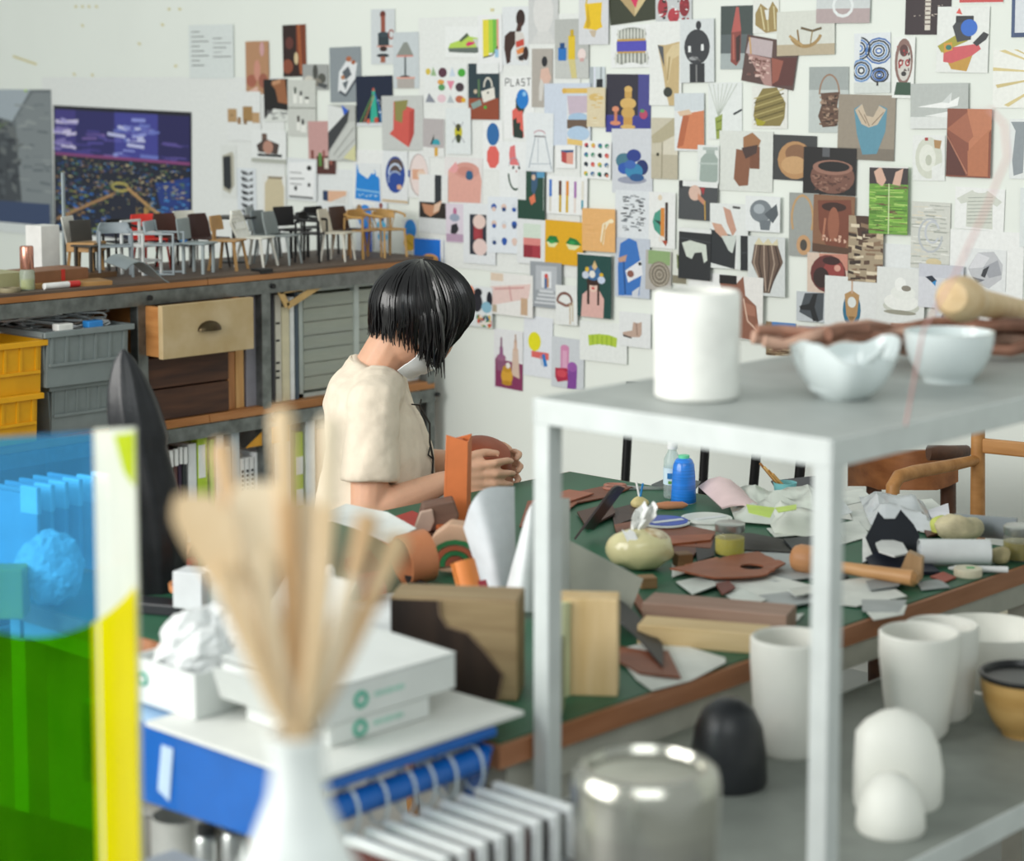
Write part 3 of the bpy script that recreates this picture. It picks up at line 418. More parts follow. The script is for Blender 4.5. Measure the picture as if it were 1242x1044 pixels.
('black round headed doll with white eyes', 825, 23, 866, 100, '#d9dedf', 'e .5 .44 .38 .28 #3a3c40;e .55 .1 .08 .07 #33353a;r .28 .7 .72 1 #303236;r .46 .72 .5 1 #888;r .24 .42 .32 .52 #e8eaea;r .62 .4 .7 .5 #e8eaea;e .4 .62 .14 .03 #9a9c9e;l .03 .35 .58 .6 .66 #666'),
('carved red pointed cone on slate grey', 874, 7, 913, 84, '#5f686a', 'r 0 .75 1 1 #a9b2b2;r 0 0 1 .45 #46504e;p .48 .02 .56 .02 .64 .4 .34 .42 #b8605a;p .34 .42 .64 .4 .62 .85 .5 .95 .32 .88 #8c4a44;p .48 .5 .62 .45 .6 .85 .5 .9 #42302e;l .05 .4 .45 .42 .85 #b86a5c'),
('golden ribbed shell', 913, 0, 945, 40, '#e6e7e1', 'p .3 .1 .6 .3 .75 .05 .95 .3 1 .95 .5 1 .1 .75 .1 .4 #a08a58;l .05 .3 .2 .45 .9 #d8cca0;l .05 .55 .35 .6 .95 #cabd8e;l .05 .8 .2 .85 .9 #d8cca0;p .45 .3 .62 .3 .6 .6 .52 .6 #e6e7e1'),
('knitted mauve leather in a tilted photo', 902, 47, 966, 104, '#5c4642', 'p .05 .05 .5 .05 .52 .4 .02 .4 #bfb0b2;p .05 .4 .5 .42 .6 1 .45 1 #b08a84;p .52 .4 .98 .3 .98 .9 .6 .98 #5f3632;p .52 .4 .75 .42 .7 .85 .6 .95 #9a5a4c;d 40 .12 .45 .5 .85 .03 .025 #d8bab0,#7a544c;l .03 .05 .05 .12 .4 #caa06a'),
('curved bentwood stool sculpture', 942, 13, 1012, 67, '#d9dbd2', 'r 0 .75 1 1 #bcae94;a .05 .5 .42 .28 .38 20 150 #a88a5a;l .03 .36 .42 .4 .8 #8a7048;l .035 .42 .38 .62 .46 .78 .4 #6a5a40;l .02 .62 .46 .58 .8 #9a8458;l .04 .22 .55 .45 .78 #b89a68'),
('glass ring on a mauve table', 990, -14, 1055, 28, '#cfd4d4', 'r .0 .58 1 1 #b5a4a4;a .05 .5 .5 .18 .3 0 360 #e6eaea'),
('green bound hair broom', 859, 100, 900, 169, '#e6eae8', 'p .2 .62 .42 .55 .4 .98 .24 1 #96a450;'+''.join('l .015 .3 .6 %.2f .02 #b4bcae;' % (.02+.14*i) for i in range(7))+'l .05 .75 .56 1 .48 #2c3236;l .03 .25 .7 .4 .66 #6a7a30;l .03 .24 .85 .38 .82 #6a7a30'),
('olive woven fibre ball', 912, 104, 955, 156, '#e6e6e0', 'p .3 .06 .7 .04 .95 .4 .92 .75 .8 .94 .15 .94 .04 .7 .1 .35 #8a7c48;'+''.join('l .025 .06 %.2f .9 %.2f %s;' % (.3+.1*i, .08+.1*i, ['#b8aa70', '#5c5228'][i % 2]) for i in range(7))+'p .1 .75 .4 .85 .3 .94 .14 .92 #a8a02c'),
('twig basket with a tall hoop handle', 981, 81, 1029, 161, '#c2c9c6', 'r 0 0 1 .35 #a3aaa8;a .04 .52 .42 .25 .3 180 360 #9a7a64;p .3 .4 .78 .38 .72 .6 .8 .75 .7 .9 .36 .92 .24 .75 .34 .55 #62483a;d 50 .3 .42 .74 .88 .05 .014 #8a6c58,#3c2a20,#a58a74'),
('blue vase with a ridged notch', 1016, 115, 1085, 194, '#9a8f80', 'r 0 .82 1 1 #7f766a;p .28 .22 .42 .14 .5 .35 .62 .35 .72 .15 .86 .2 .84 .55 .7 .9 .45 .92 .34 .6 #5f94a8;p .3 .24 .42 .14 .5 .32 .62 .34 .72 .16 .84 .22 .7 .45 .55 .5 .42 .45 #cbb9a2;l .015 .36 .24 .5 .44 #8f7c68;l .015 .8 .26 .6 .46 #8f7c68;l .015 .46 .3 .56 .48 #8f7c68'),
('orange wooden beam end', 818, 113, 854, 183, '#e3e6e6', 'r 0 0 1 .3 #d3dade;p .3 .36 1 .3 1 .98 .1 .96 #d3835c;p .3 .36 .5 .4 .3 .9 .08 .95 .2 .6 #b86a48;p .1 .32 .5 .28 .6 .36 .2 .4 #dcc0a4'),
('frosted glass jar with a flat stopper', 846, 176, 872, 223, '#e4e8e5', 'r .25 .05 .95 .13 #b5bfba;r .4 .12 .8 .24 #a8b4ae;p .15 .35 .35 .22 .8 .22 .95 .35 .95 .9 .8 .98 .25 .98 .1 .9 #9fada6;r .1 .45 .95 .5 #b9c4be'),
('leaning brown clay forms', 872, 159, 937, 232, '#dde0da', 'p .45 .1 .62 .02 .78 .15 .7 .35 .45 .35 #a0724e;p .32 .3 .6 .34 .55 .9 .38 .92 .28 .8 #8a5c44;p .58 .3 .76 .25 .76 .62 .58 .62 #7a4e3a;p .42 .28 .72 .22 .7 .36 .5 .46 #4a3834'),
('tan donut shaped pot on charcoal', 937, 164, 990, 219, '#3f4142', 'e .52 .55 .4 .42 #b98d60;e .55 .4 .26 .2 #8a6448;e .5 .66 .3 .2 #c9a072'),
('rough brown bowl with an open rim on black', 974, 179, 1038, 236, '#1d1b1c', 'e .56 .62 .42 .36 #7a5346;e .56 .42 .38 .16 #9a7060;e .58 .4 .3 .11 #1a1718;r .36 0 .5 .2 #5a5c60;d 50 .2 .6 .92 .92 .03 .02 #96705f,#5a3a30'),
('pink bulb pouring on dark grey', 823, 220, 870, 267, '#4a4d50', 'r 0 0 .1 .2 #33363a;r .1 0 1 .14 #e8eae8;e .42 .3 .16 .2 #d9b8a8;p .5 .3 .7 .5 .66 .6 .5 .46 #c48a70;l .03 .68 .5 .7 .98 #c9a050;p .55 .15 .68 .15 .64 .35 #a83a40'),
('pale hand holding a dark cloth', 861, 247, 907, 326, '#e3e6e4', 'p 0 .4 .7 .5 .66 1 0 .92 #2c3034;p .35 .05 .55 .1 .7 .4 .6 .5 .45 .3 #c79a86;p .05 .3 .3 .32 .5 .5 .42 .58 .15 .44 #cfa48e;p .3 .5 .72 .48 .6 .76 .5 .72 #cdd4ce;r .78 .5 1 1 #2a2e32;l .05 .6 .05 .8 .06 #555'),
('polished grey metal knuckle', 904, 238, 946, 281, '#e6e9e9', 'e .45 .42 .32 .32 #7a8288;p .55 .5 .9 .2 .95 .5 .8 .75 #565e64;e .4 .36 .16 .14 #aab2b8;p .4 .68 .75 .66 .7 .95 .45 .95 #70787e'),
('loop of tan leather with an oval tag on grey', 957, 234, 993, 311, '#9da09c', 'a .07 .45 .4 .36 .36 150 390 #c09a6c;e .5 .82 .24 .16 #c49a70;e .5 .82 .12 .09 #4a4640'),
('carved red brown face cup', 986, 237, 1036, 307, '#8a6248', 'p .1 .1 .9 .06 .95 .5 .8 .9 .4 .96 .15 .6 #7a4432;e .5 .2 .3 .08 #3a2019;e .5 .5 .14 .3 #9a5f48;l .05 .3 .4 .25 .8 #b0745a;d 16 .25 .7 .8 .8 .03 .02 #d8b09a;p .0 .85 1 .9 1 1 0 1 #5a4030'),
('white tooth shape on black cloth', 823, 277, 862, 339, '#2b2e31', 'r 0 0 1 .08 #e6e8e6;p .1 .3 .35 .24 .85 .3 .9 .6 .8 .66 .72 .45 .5 .48 .42 .6 .25 .56 #cfd6cc;l .02 0 .2 1 .25 #44484c'),
('narrow dark fabric strip with a pale edge', 895, 286, 911, 328, '#26292d', 'r 0 0 .2 1 #d8dedA;l .05 .3 .5 1 .45 #44484e'),
('striped brown seed pod', 907, 287, 952, 359, '#d6dad9', 'p .18 .14 .8 .12 .95 .42 .7 .75 .6 .95 .42 .95 .3 .72 .1 .45 #6a564a;'+''.join('l .03 %.2f .14 %.2f .45 %.2f .92 %s;' % (.24+.1*i, .16+.14*i, .42+.035*i, ['#b39f8e', '#3a2c26'][i % 2]) for i in range(6))+'p .18 .14 .3 .02 .42 .12 .55 .03 .66 .12 .8 .03 .82 .14 #d9cfae'),
('glossy maroon ball', 979, 307, 1028, 357, '#d9c4b4', 'p .3 .02 1 0 1 .4 .3 .3 #c98a78;e .52 .5 .44 .46 #6a3230;e .66 .45 .26 .3 #94403c;e .6 .18 .22 .1 #3a1c1c;e .75 .35 .08 .08 #d8a090;e .35 .6 .2 .25 #33201f'),
('black three armed hinge', 966, 354, 1000, 390, '#c3c8cc', 'p .3 .05 .98 0 .95 .9 .75 1 .1 .7 #4a5056;p .1 .5 .45 .4 .6 .05 .75 .05 .65 .5 .8 .95 .6 .98 .5 .62 .15 .62 #1b1e22'),
('owl shaped wooden brooch with blue sides', 1000, 336, 1064, 402, '#e3e5e3', 'e .52 .6 .17 .32 #2a6e8c;p .38 .32 .52 .24 .66 .32 .62 .7 .52 .88 .42 .7 #b58e5e;e .52 .46 .08 .1 #dfe3e0;l .03 .52 .0 .52 .3 #c9a890;p .46 .72 .58 .72 .52 .86 #8a6a40'),
('brown leather chair back on white', 872, 335, 925, 411, '#e9e6e2', 'p 0 .1 .4 .12 .55 .0 .6 .3 .85 .45 .95 1 .3 .98 #8f5f4c;r 0 .0 .4 .14 #1d1a1a;p .55 .4 .82 .46 .84 .62 .6 .6 #a8745f;l .03 .56 .35 .66 .7 .98 .9 #d8b8a4'),
('log pile under a bright blue scrap', 929, 391, 965, 432, '#8c7658', 'p .2 0 1 0 1 .3 .6 .34 .2 .18 #2a86cc;d 40 0 .35 1 1 .16 .02 #b29a78,#5a4632,#cbb694'),
('rust dome on lavender', 968, 397, 1019, 440, '#b8b4be', 'e .5 .55 .28 .35 #a45a40;r 0 .8 1 1 #8c8890'),
('pile of curled bark strips', 1029, 262, 1071, 342, '#a8977e', 'p .2 0 .7 0 .8 .3 .3 .4 #4a3226;d 60 0 .15 1 1 .14 .025 #5a4436,#cbb89a,#8a7058,#3a2c24,#e0d2b8'),
('hands over a bright green grass mat', 1054, 202, 1101, 284, '#6fa040', 'r 0 0 1 .26 #3c3436;p .12 .08 .3 .0 .44 .2 .34 .3 .2 .24 #d8b09c;p .6 .26 .68 .08 .88 .02 .8 .28 #d8b09c;d 130 .03 .28 .97 .97 .2 .008 #8cc24e,#4f7c2c,#b0d470,#6f4a3c,#5f9a3a;r .5 .25 .53 1 #cde0a8;r 0 0 1 .02 #e6e6e2'),
('swirled white marble slab', 1105, 245, 1152, 326, '#d3d4cc', 'd 60 .05 .05 .95 .95 .16 .01 #b5b7ae,#e8e8e2,#a2a69e,#dcd6c4;a .05 .5 .5 .3 .25 0 300 #bcc0c4;a .05 .55 .45 .18 .16 30 340 #c6cad0;e .6 .9 .2 .06 #d8c8a0'),
('hatched short sleeved shirt drawing', 1158, 228, 1218, 279, '#eff0ee', 'p .34 .06 .66 .06 .95 .3 .85 .42 .76 .36 .78 .96 .24 .94 .24 .36 .12 .4 .03 .28 #d3d6cc;'+''.join('l .01 .26 %.2f .76 %.2f #8f938a;' % (.25+.085*i, .2+.085*i) for i in range(8))+'e .5 .06 .14 .06 #eff0ee'),
('white meringue mound on a saucer', 1063, 325, 1121, 396, '#e3e5e2', 'e .52 .66 .38 .13 #c9cbc0;e .52 .58 .36 .15 #f0f1ec;e .56 .42 .26 .12 #eceee8;e .5 .28 .12 .12 #f3f4f0;e .62 .34 .1 .05 #8a8478;e .5 .76 .34 .04 #9a9888'),
('pale lilac print with a small blue bird', 1114, 321, 1168, 374, '#cbcdd6', 'r 0 .3 .6 1 #d9dae0;p .15 .3 .3 .26 .42 .38 .3 .42 #1f2a3a;p .3 .42 .4 .36 .38 .5 #2a8ac8'),
('crumpled white paper ball', 1170, 302, 1220, 352, '#e6e8e8', 'p .3 .1 .7 .05 .92 .35 .9 .7 .6 .95 .25 .85 .08 .5 #c3c4c8;p .3 .1 .6 .2 .45 .45 .1 .5 #dcdce0;p .45 .45 .8 .25 .9 .6 .6 .7 #a3a5ac;p .45 .5 .6 .4 .5 .7 .4 .66 #33363c;p .2 .7 .5 .75 .3 .86 #74777e'),
('small grey stone study', 1134, 371, 1182, 400, '#d4d6da', 'e .35 .6 .2 .35 #767a88;e .42 .55 .08 .2 #33384a;e .28 .66 .08 .14 #b8bcc6'),
('blue concentric ring pattern', 1036, 40, 1080, 113, '#e3e7ea', ''.join('a .04 .68 .3 %.2f %.2f 0 360 %s;' % (.08+.07*i, .045+.042*i, ['#3a6ab0', '#16202e', '#6a96cc', '#1a2636'][i % 4]) for i in range(5))+''.join('a .04 .15 .25 %.2f %.2f -80 90 %s;' % (.08+.07*i, .05+.045*i, ['#5a86c4', '#1a2636'][i % 2]) for i in range(4))+''.join('a .04 .7 .7 %.2f %.2f 0 360 %s;' % (.06+.06*i, .03+.03*i, ['#3a6ab0', '#16202e'][i % 2]) for i in range(4))+''.join('a .04 .2 .62 %.2f %.2f 0 360 %s;' % (.08+.07*i, .05+.045*i, ['#1a2636', '#6a96cc'][i % 2]) for i in range(4))+'r 0 .82 1 1 #d5dad6;r .62 .8 .68 .88 #333'),
('red and grey carved mask on a green base', 1083, 45, 1109, 119, '#eceeea', 'e .5 .4 .42 .38 #8a6a62;e .52 .42 .32 .3 #d3cfc8;e .36 .42 .12 .06 #a8383c;e .68 .42 .12 .06 #a8383c;e .36 .42 .05 .03 #e8e0d8;e .68 .42 .05 .03 #e8e0d8;e .5 .22 .2 .1 #5a3a38;e .52 .6 .12 .04 #333;p .2 .74 .85 .74 .9 .95 .1 .95 #33523f;d 16 .15 .15 .9 .6 .05 .02 #a8383c,#4a3434'),
('dark plum fabric with a white zipper', 1098, -12, 1153, 42, '#2f2026', 'r .44 0 .56 .9 #d8d0c4;'+''.join('r .42 %.2f .58 %.2f #6a5a54;' % (.05+.1*i, .08+.1*i) for i in range(8))+'d 12 .2 .3 .9 .6 .02 .01 #cabcb0;e .78 .82 .06 .02 #d89a4a'),
('clay collage ship with a blue ball', 1136, 8, 1199, 88, '#e8eae6', 'p .3 .95 .1 .65 .75 .62 .6 .98 #c4963f;p .14 .72 .3 .62 .8 .56 .86 .64 .7 .74 .3 .86 .14 .84 #d05a60;p .02 .6 .35 .44 .66 .42 .6 .52 .1 .7 #a8a03a;p .3 .3 .45 .14 .7 .18 .66 .5 .4 .54 #3a3d42;r .36 .14 .7 .24 #24272c;e .62 .32 .16 .13 #2a6ac8;p .7 .55 .9 .38 1 .42 .95 .5 .78 .6 #2c2e33;p .36 .1 .42 .02 .48 .12 #dc5a50;p .14 .56 .3 .54 .32 .66 .16 .7 #d89a3a;e .24 .62 .06 .04 #2f7a6a'),
('white print edged in red', 1164, -20, 1217, 4, '#eceeec', 'r 0 .8 1 .95 #c94a4a'),
('white sheet edged in navy blue', 1227, -10, 1262, 45, '#d9dde2', 'r 0 .9 1 1 #2f466e;r 0 0 .12 1 #3a5078'),
('pale gold radiating rays', 1204, 60, 1275, 131, '#eeefe9', 'p 1 .35 .1 .02 .2 0 #d9c78e;p 1 .4 0 .3 0 .36 #d9c78e;p 1 .45 .05 .6 .08 .66 #d0bd84;p 1 .5 .2 .95 .28 .98 #d9c78e;p .8 .2 .35 0 .42 0 #d0bd84'),
('white folded paper bird on grey', 1104, 101, 1174, 156, '#b9beba', 'r 0 .74 1 1 #dfe2df;p .12 .52 .55 .42 .72 .2 .7 .4 .85 .3 .82 .5 .6 .55 #f3f4f2;p .25 .72 .75 .6 .7 .76 #eceeec;p .55 .42 .72 .2 .68 .44 #d6dad8'),
('diagonal russet leather panels', 1148, 132, 1202, 215, '#8a4c38', 'p .45 0 1 0 1 .3 .52 .98 .5 .5 #c07a58;p 0 .3 .45 .05 .6 .4 .48 .5 #a8654a;p 0 .35 .46 .98 0 .98 #5a2c24;l .03 .0 .4 .48 .95 #b87a60;l .03 .52 .9 1 .3 #8a4a34;p .48 .62 .95 .3 .95 .98 .5 .98 #b8724f'),
('torn off white paper coil', 1107, 164, 1146, 219, '#e9ebe8', 'e .5 .5 .42 .46 #d3d6c8;e .46 .5 .26 .3 #e6e8de;e .5 .55 .1 .12 #c0c4b4;p .66 .1 .9 .12 .85 .3 .68 .28 #b08a5c;r .38 .05 .48 .12 #a83a3a;p .6 .7 .9 .6 .8 .9 .6 .98 #e9ebe8'),
('grey knitted letter T', 1224, 144, 1262, 217, '#e4e7e6', 'p .05 .05 .95 .05 .95 .2 .5 .25 .45 .9 .15 .95 .1 .7 .2 .2 #8f979c'),
('reddish wooden carving on a print half hidden by the bowls', 1080, 394, 1145, 432, '#8a6a5e', 'd 40 0 0 1 1 .12 .03 #5a3a30,#a8786a,#c9a894'),
('teal sliver of a print beside the grey letter', 1237, 228, 1270, 300, '#8fb4bc', 'r 0 0 .2 1 #dfe4e4;e .6 .8 .3 .15 #d8b070'),
]
for d in P3:
    rot = {'knitted mauve leather in a tilted photo': 9, 'wooden wedge with a pink tip on dark green': -5}.get(d[0], random.uniform(-1.2, 1.2))
    keep = d[0].startswith(('poster', 'sheet', 'white print', 'white sheet', 'pale grey portrait', 'reddish', 'teal sliver', 'pale lilac'))
    pr('wall_print', d[0] if keep else 'wall picture of '+d[0], *d[1:7], rot=rot)
# scraps of masking tape
m_tape = mat('#d8cfa0', .6)
for k, (x, y) in enumerate([(92, 8), (100, 8), (108, 8), (117, 8), (100, 31), (205, 11), (218, 11), (197, 30), (169, 53), (90, 90), (112, 91), (213, 80), (30, 73), (248, 114), (460, 16), (597, 12)]):
    p = WY(x, y, WALLY-.001); o = MB().box((0, 0, 0), (.016 if k != 12 else .17, .0012, .009), ry=.1*(k % 5)).build('tape_scrap', m_tape, loc=p)
    tag(o, 'small torn scrap of yellowed tape on the bare white wall', 'tape', 'tape scraps on the wall')
o = MB().box((0, 0, 0), (.012, .001, .008)).build('sticky_dot', mat('#b8e01c', .5), loc=WY(31, 110, WALLY-.012)); tag(o, 'tiny lime green sticker on top of the rock poster', 'sticker')
# ------------------------------------------------------------------ steel and plank shelf that stands out from the wall
SX, SD = -4.77, .48; STOP, SLOW, SBOT = 1.07, .66, .28
m_steel = mat('#7b7f7d', .36, .75, var=.18, scale=30); m_steel2 = mat('#5f686b', .4, .7, var=.15, scale=30)
m_plank = wood('#b9804f', '#96602f', along='y'); m_ptop = wood('#6b5a4c', '#52443a', .6, 'y'); m_black = mat('#1c1c1d', .5)
sh = thing('shelf_unit', 'long steel framed shelf with plank decks holding model chairs and crates', 'shelf', (SX-SD/2, 3.6, 0))
def S(b, name, m, par=sh, **k):
    for v in b.v: v -= Vector(sh.location)
    return b.build(name, m, par, **k)
for Y in (2.62, 3.565, 4.025, 4.725):
    for X in (SX-.018, SX-SD+.018):
        p = S(MB().box((X, Y, STOP/2-.012), (.036, .036, STOP-.025)), 'post', m_steel, bevel=.002)
for zt, mt in ((STOP, m_ptop), (SLOW, m_plank), (SBOT, m_plank)):
    for k, (a, b) in enumerate(((2.4, 3.80), (3.803, 4.74))):
        d = S(MB().box((SX-SD/2, (a+b)/2, zt-.004), (SD, b-a, .008)), 'plank', mt)
        e = S(MB().box((SX-SD/2, (a+b)/2, zt-.016), (SD+.004, b-a, .016)), 'plank', m_plank)
    for X in (SX+.004, SX-SD-.004): S(MB().box((X, 3.57, zt-.046), (.006, 2.34, .04)), 'rail', m_steel)
    for Y in (3.565, 4.025, 4.725): S(MB().tube([(SX+.007, Y+.02, zt-.045), (SX+.015, Y+.02, zt-.045)], .008), 'bolt', m_black)
S(MB().box((SX-SD-.015, 3.57, .52), (.012, 2.34, 1.02)), 'back_panel', mat('#2a2522', .8))
S(MB().box((SX-.018, 4.025, STOP+.002), (.05, .045, .012)), 'cap', m_black)
def shelfbox(name, px0, px1, ytop, zb, depth, m, label, cat, X=SX-.03, group=None, ybot=None, bevel=.002, tilt=0, build=True):
    ym = (ytop+(ybot or ytop+60))/2
    a, b = WX(px0, ym, X).y, WX(px1, ym, X).y
    zt = WX((px0+px1)/2, ytop, X).z
    if ybot: zb = WX((px0+px1)/2, ybot, X).z
    o = MB().box((-depth/2, 0, (zt-zb)/2), (depth, b-a, zt-zb), rx=0).build(name, m, bevel=bevel, loc=(X, (a+b)/2, zb))
    if tilt: o.rotation_euler[0] = tilt
    return tag(o, label, cat, group)
# ---- plastic crates
def crate(label, px0, px1, ytop, zb, depth, m, X, group, zt=None):
    a, b = WX(px0, ytop+30, X).y, WX(px1, ytop+30, X).y; zt = zt or WX((px0+px1)/2, ytop, X).z; h = zt-zb; L = b-a
    t = thing('storage_crate', label, 'crate', (X-depth/2, (a+b)/2, zb), 0, group)
    b1 = MB(); th = .006
    b1.box((0, 0, .004), (depth*.9, L*.93, .008))
    for sx in (-1, 1): b1.box((sx*(depth/2*.93), 0, h/2), (th, L*.94, h), ry=sx*.06)
    for sy in (-1, 1): b1.box((0, sy*L/2*.95, h/2), (depth*.9, th, h), rx=-sy*.05)
    b1.build('body', m, t)
    rm = MB()
    for sx in (-1, 1): rm.box((sx*depth/2, 0, h-.008), (.014, L+.014, .016))
    for sy in (-1, 1): rm.box((0, sy*L/2, h-.008), (depth, .014, .016))
    rm.build('rim', m, t, bevel=.002)
    for k in range(6): MB().box((depth/2-.008, (-.42+.168*k)*L, h*.64), (.008, .008, h*.55), ry=.06).build('rib', m, t)
    MB().box((depth/2-.006, 0, h*.40), (.010, L*.9, .008)).build('rib', m, t)
    return t
my = mat('#e0a312', .45, var=.05); mg = mat('#7e8787', .5, var=.05)
z1 = SLOW+.135
crate('yellow plastic crate, lower of the stack beside the grey crates', -62, 50, 470, SLOW, .34, my, SX+.02, 'yellow crates', zt=z1)
crate('yellow plastic crate stacked on top of another yellow crate', -62, 55, 412, z1, .34, my, SX+.02, 'yellow crates', zt=z1+.145)
crate('grey plastic crate under the crate of cables', 62, 140, 458, SLOW, .30, mg, SX-.01, 'grey crates', zt=SLOW+.145)
gc = crate('grey plastic crate filled with tangled cables', 56, 160, 402, SLOW+.145, .34, mg, SX+.03, 'grey crates', zt=SLOW+.145+.155)
# ---- cables heaped in the grey crate, each one a loose loop
rr = random.Random(3); gl = gc.location
for k in range(16):
    c = Vector((gl.x+rr.uniform(-.06, .06), gl.y+rr.uniform(-.06, .06), gl.z+.15+rr.uniform(0, .035))); pts = []
    A, B = rr.uniform(.05, .10), rr.uniform(.06, .12); ph = rr.uniform(0, 6)
    for i in range(26):
        an = i/25*2*pi*rr.choice((1.4, 1.6))+ph
        pts.append(c+Vector((A*cos(an), B*sin(an*1.1), .022*sin(an*.7+k)+.010*math.sin(i*.5))))
    o = MB().tube(pts, .0028, 6).build('cable', mat(['#d3d8da', '#aab2b6', '#e6eaea', '#8a7c70'][k % 4], .4), smooth=True); centre(o)
    tag(o, 'thin %s cable tangled in the grey crate' % ['silver', 'grey', 'white', 'brown'][k % 4], 'cable', '%s cables in the grey crate' % ['silver', 'grey', 'white', 'brown'][k % 4])
o = MB().box((0, 0, .01), (.03, .05, .02)).build('plug', mat('#2f86d0', .4), bevel=.003, loc=(gl.x+.145, gl.y+.03, gl.z+.152)); tag(o, 'small blue plug lying on the rim of the cable crate', 'plug')
o = MB().box((0, 0, .01), (.03, .05, .02)).build('plug', mat('#e6e6e2', .4), bevel=.003, loc=(gl.x+.145, gl.y-.07, gl.z+.152)); tag(o, 'small white plug lying on the rim of the cable crate', 'plug')
# ---- dark plank crate with the open drawer on it
m_dark = wood('#5a3a28', '#35211a', .6, 'y')
XD = SX-.01
a, b = WX(168, 470, XD).y, WX(277, 470, XD).y; zt = WX(230, 428, XD).z
t = thing('wooden_crate', 'dark weathered crate of two wide planks under the beige drawer', 'crate', (XD-.19, (a+b)/2, SLOW)); h = zt-SLOW
for k in range(2):
    MB().box((.185, 0, h*(.25+.5*k)), (.016, b-a, h*.5-.005)).build('plank', m_dark, t, bevel=.002)
    MB().box((-.185, 0, h*(.25+.5*k)), (.016, b-a, h*.5-.005)).build('plank', m_dark, t, bevel=.002)
for s in (-1, 1): MB().box((0, s*((b-a)/2-.009), h/2), (.352, .016, h-.004)).build('side_panel', m_dark, t)
MB().box((0, 0, h-.004), (.352, b-a-.04, .008)).build('lid', m_dark, t)
XF = -4.69
a, b = WX(197, 400, XF).y, WX(308, 400, XF).y; z0 = WX(250, 430, XF).z; zt = WX(250, 366, XF).z
z0 = max(z0, SLOW+h+.002); hh = max(zt-z0, .12)
t = thing('drawer', 'pulled out wooden drawer with beige front and dark cup handle', 'drawer', (XF-.25, (a+b)/2, z0))  # pulled part way out
MB().box((.24, 0, hh/2), (.02, b-a, hh)).build('drawer_front', mat('#c9b48f', .6, dark='#b49a6c', scale=9), t, bevel=.002)
mo = wood('#c58b52', '#a86d38', along='x')
for s in (-1, 1): MB().box((0, s*((b-a)/2-.009), hh/2), (.458, .014, hh-.01)).build('side_panel', mo, t)
MB().box((0, 0, .005), (.458, b-a-.04, .008)).build('bottom', mo, t); MB().box((-.222, 0, hh/2), (.014, b-a-.04, hh-.02)).build('back', mo, t)
hd = MB(); rows = []
for i in range(7):
    an = pi/2*i/6; rows.append([(.25+.026*sin(an)*sin(pi*j/10) if True else 0, .042*cos(pi*j/10), hh*.46+.028*cos(an)*sin(pi*j/10)) for j in range(11)])
hd.grid(rows, .002).build('handle', mat('#4a3f2c', .35, .8), t, smooth=True)
for k in range(3): MB().box((-.1+.08*k, (-.2+.15*k)*(b-a), .03), (.1, .05, .04), rz=.3*k).build('wood_offcut', mat(['#d0a46c', '#b5854a', '#c9b48f'][k], .6), t)
# ---- upright things beside it
shelfbox('wooden_board', 276, 285, 427, SLOW, .30, wood('#c98d58', '#a0683a', along='z'), 'narrow reddish wooden board upright beside the dark crate', 'board', ybot=None)
shelfbox('wooden_board', 286, 296, 424, SLOW, .34, wood('#dcae74', '#c08c50', along='z'), 'narrow pale wooden board upright next to the grey portfolio', 'board')
shelfbox('portfolio', 298, 318, 352, SLOW, .40, mat('#8f8d96', .7), 'tall grey portfolio case standing on the middle deck', 'portfolio')
shelfbox('portfolio', 329, 333, 352, SLOW, .38, mat('#3a3a40', .6), 'thin black folder between the shelf post and the cream board', 'folder')
t = shelfbox('sample_board', 334, 341, 357, SLOW, .34, mat('#d9d4c6', .7), 'cream sample board with black bars on its edge', 'board')
for k, y in enumerate((392, 413, 440, 450, 458)): p = WX(337, y, SX-.029); o = MB().box((0, 0, 0), (.002, .014, .006)).build('edge_mark', m_black, t, loc=Vector(p)-Vector(t.location))
shelfbox('sample_board', 342, 351, 372, SLOW, .36, mat('#e3d9b8', .7), 'cream foam board standing between white boards', 'board')
shelfbox('sample_board', 352, 357, 360, SLOW, .38, mat('#eceeee', .7), 'white foam board next to the cream one', 'board')
shelfbox('sample_board', 358, 362, 352, SLOW, .40, mat('#4c5a66', .6), 'slate blue board standing against the clear drawer cabinet', 'board')
o = MB(); y0 = WX(333, 345, SX).y
o.bar((0, 0, 0), (0, .17, .008), .004, .02); o.bar((0, 0, 0), (0, .03, -.05), .004, .02); o.bar((0, .03, -.05), (0, .17, .008), .004, .02)
o = o.build('set_square', mat('#c9a66c', .5), loc=(SX+.0, y0+.02, WX(345, 352, SX).z)); tag(o, 'tan set square lying across the tops of the boards', 'ruler')
# clear plastic drawer cabinet
XC = SX-.04; a, b = WX(364, 420, XC).y, WX(482, 420, XC).y; zt = WX(400, 347, XC).z
t = thing('drawer_cabinet', 'clear plastic drawer cabinet holding stacks of drawings', 'cabinet', (XC-.2, (a+b)/2, SLOW)); h = zt-SLOW
mcl = clear('#e9eeea', .6, .25, '#d3d6cc')
fr = MB()
for s in (-1, 1): fr.box((0, s*((b-a)/2-.008), h/2), (.39, .016, h))
fr.box((0, 0, h-.006), (.39, b-a, .012)); fr.box((0, 0, .006), (.39, b-a, .012)); fr.box((-.19, 0, h/2), (.008, b-a, h)); fr.box((.19, .03, h/2), (.02, .02, h))
fr.build('frame', mat('#b9c1bc', .4), t)
n = 7
for k in range(n):
    z = .02+(h-.04)*k/n; hz = (h-.04)/n
    d = MB().box((.195, 0, z+hz/2), (.004, b-a-.034, hz-.002)).build('drawer', mcl, t)
    for q in range(3):
        MB().box((.004*q, (q-1)*.004, z+.008+q*hz*.27), (.36, b-a-.05-.012*((q+k) % 3), hz*.24)).build('paper_stack', mat(['#d8d2b8', '#b8c4bc', '#cfc6a8', '#aeb8bc', '#e0dcc8'][(k*2+q) % 5], .8), d)
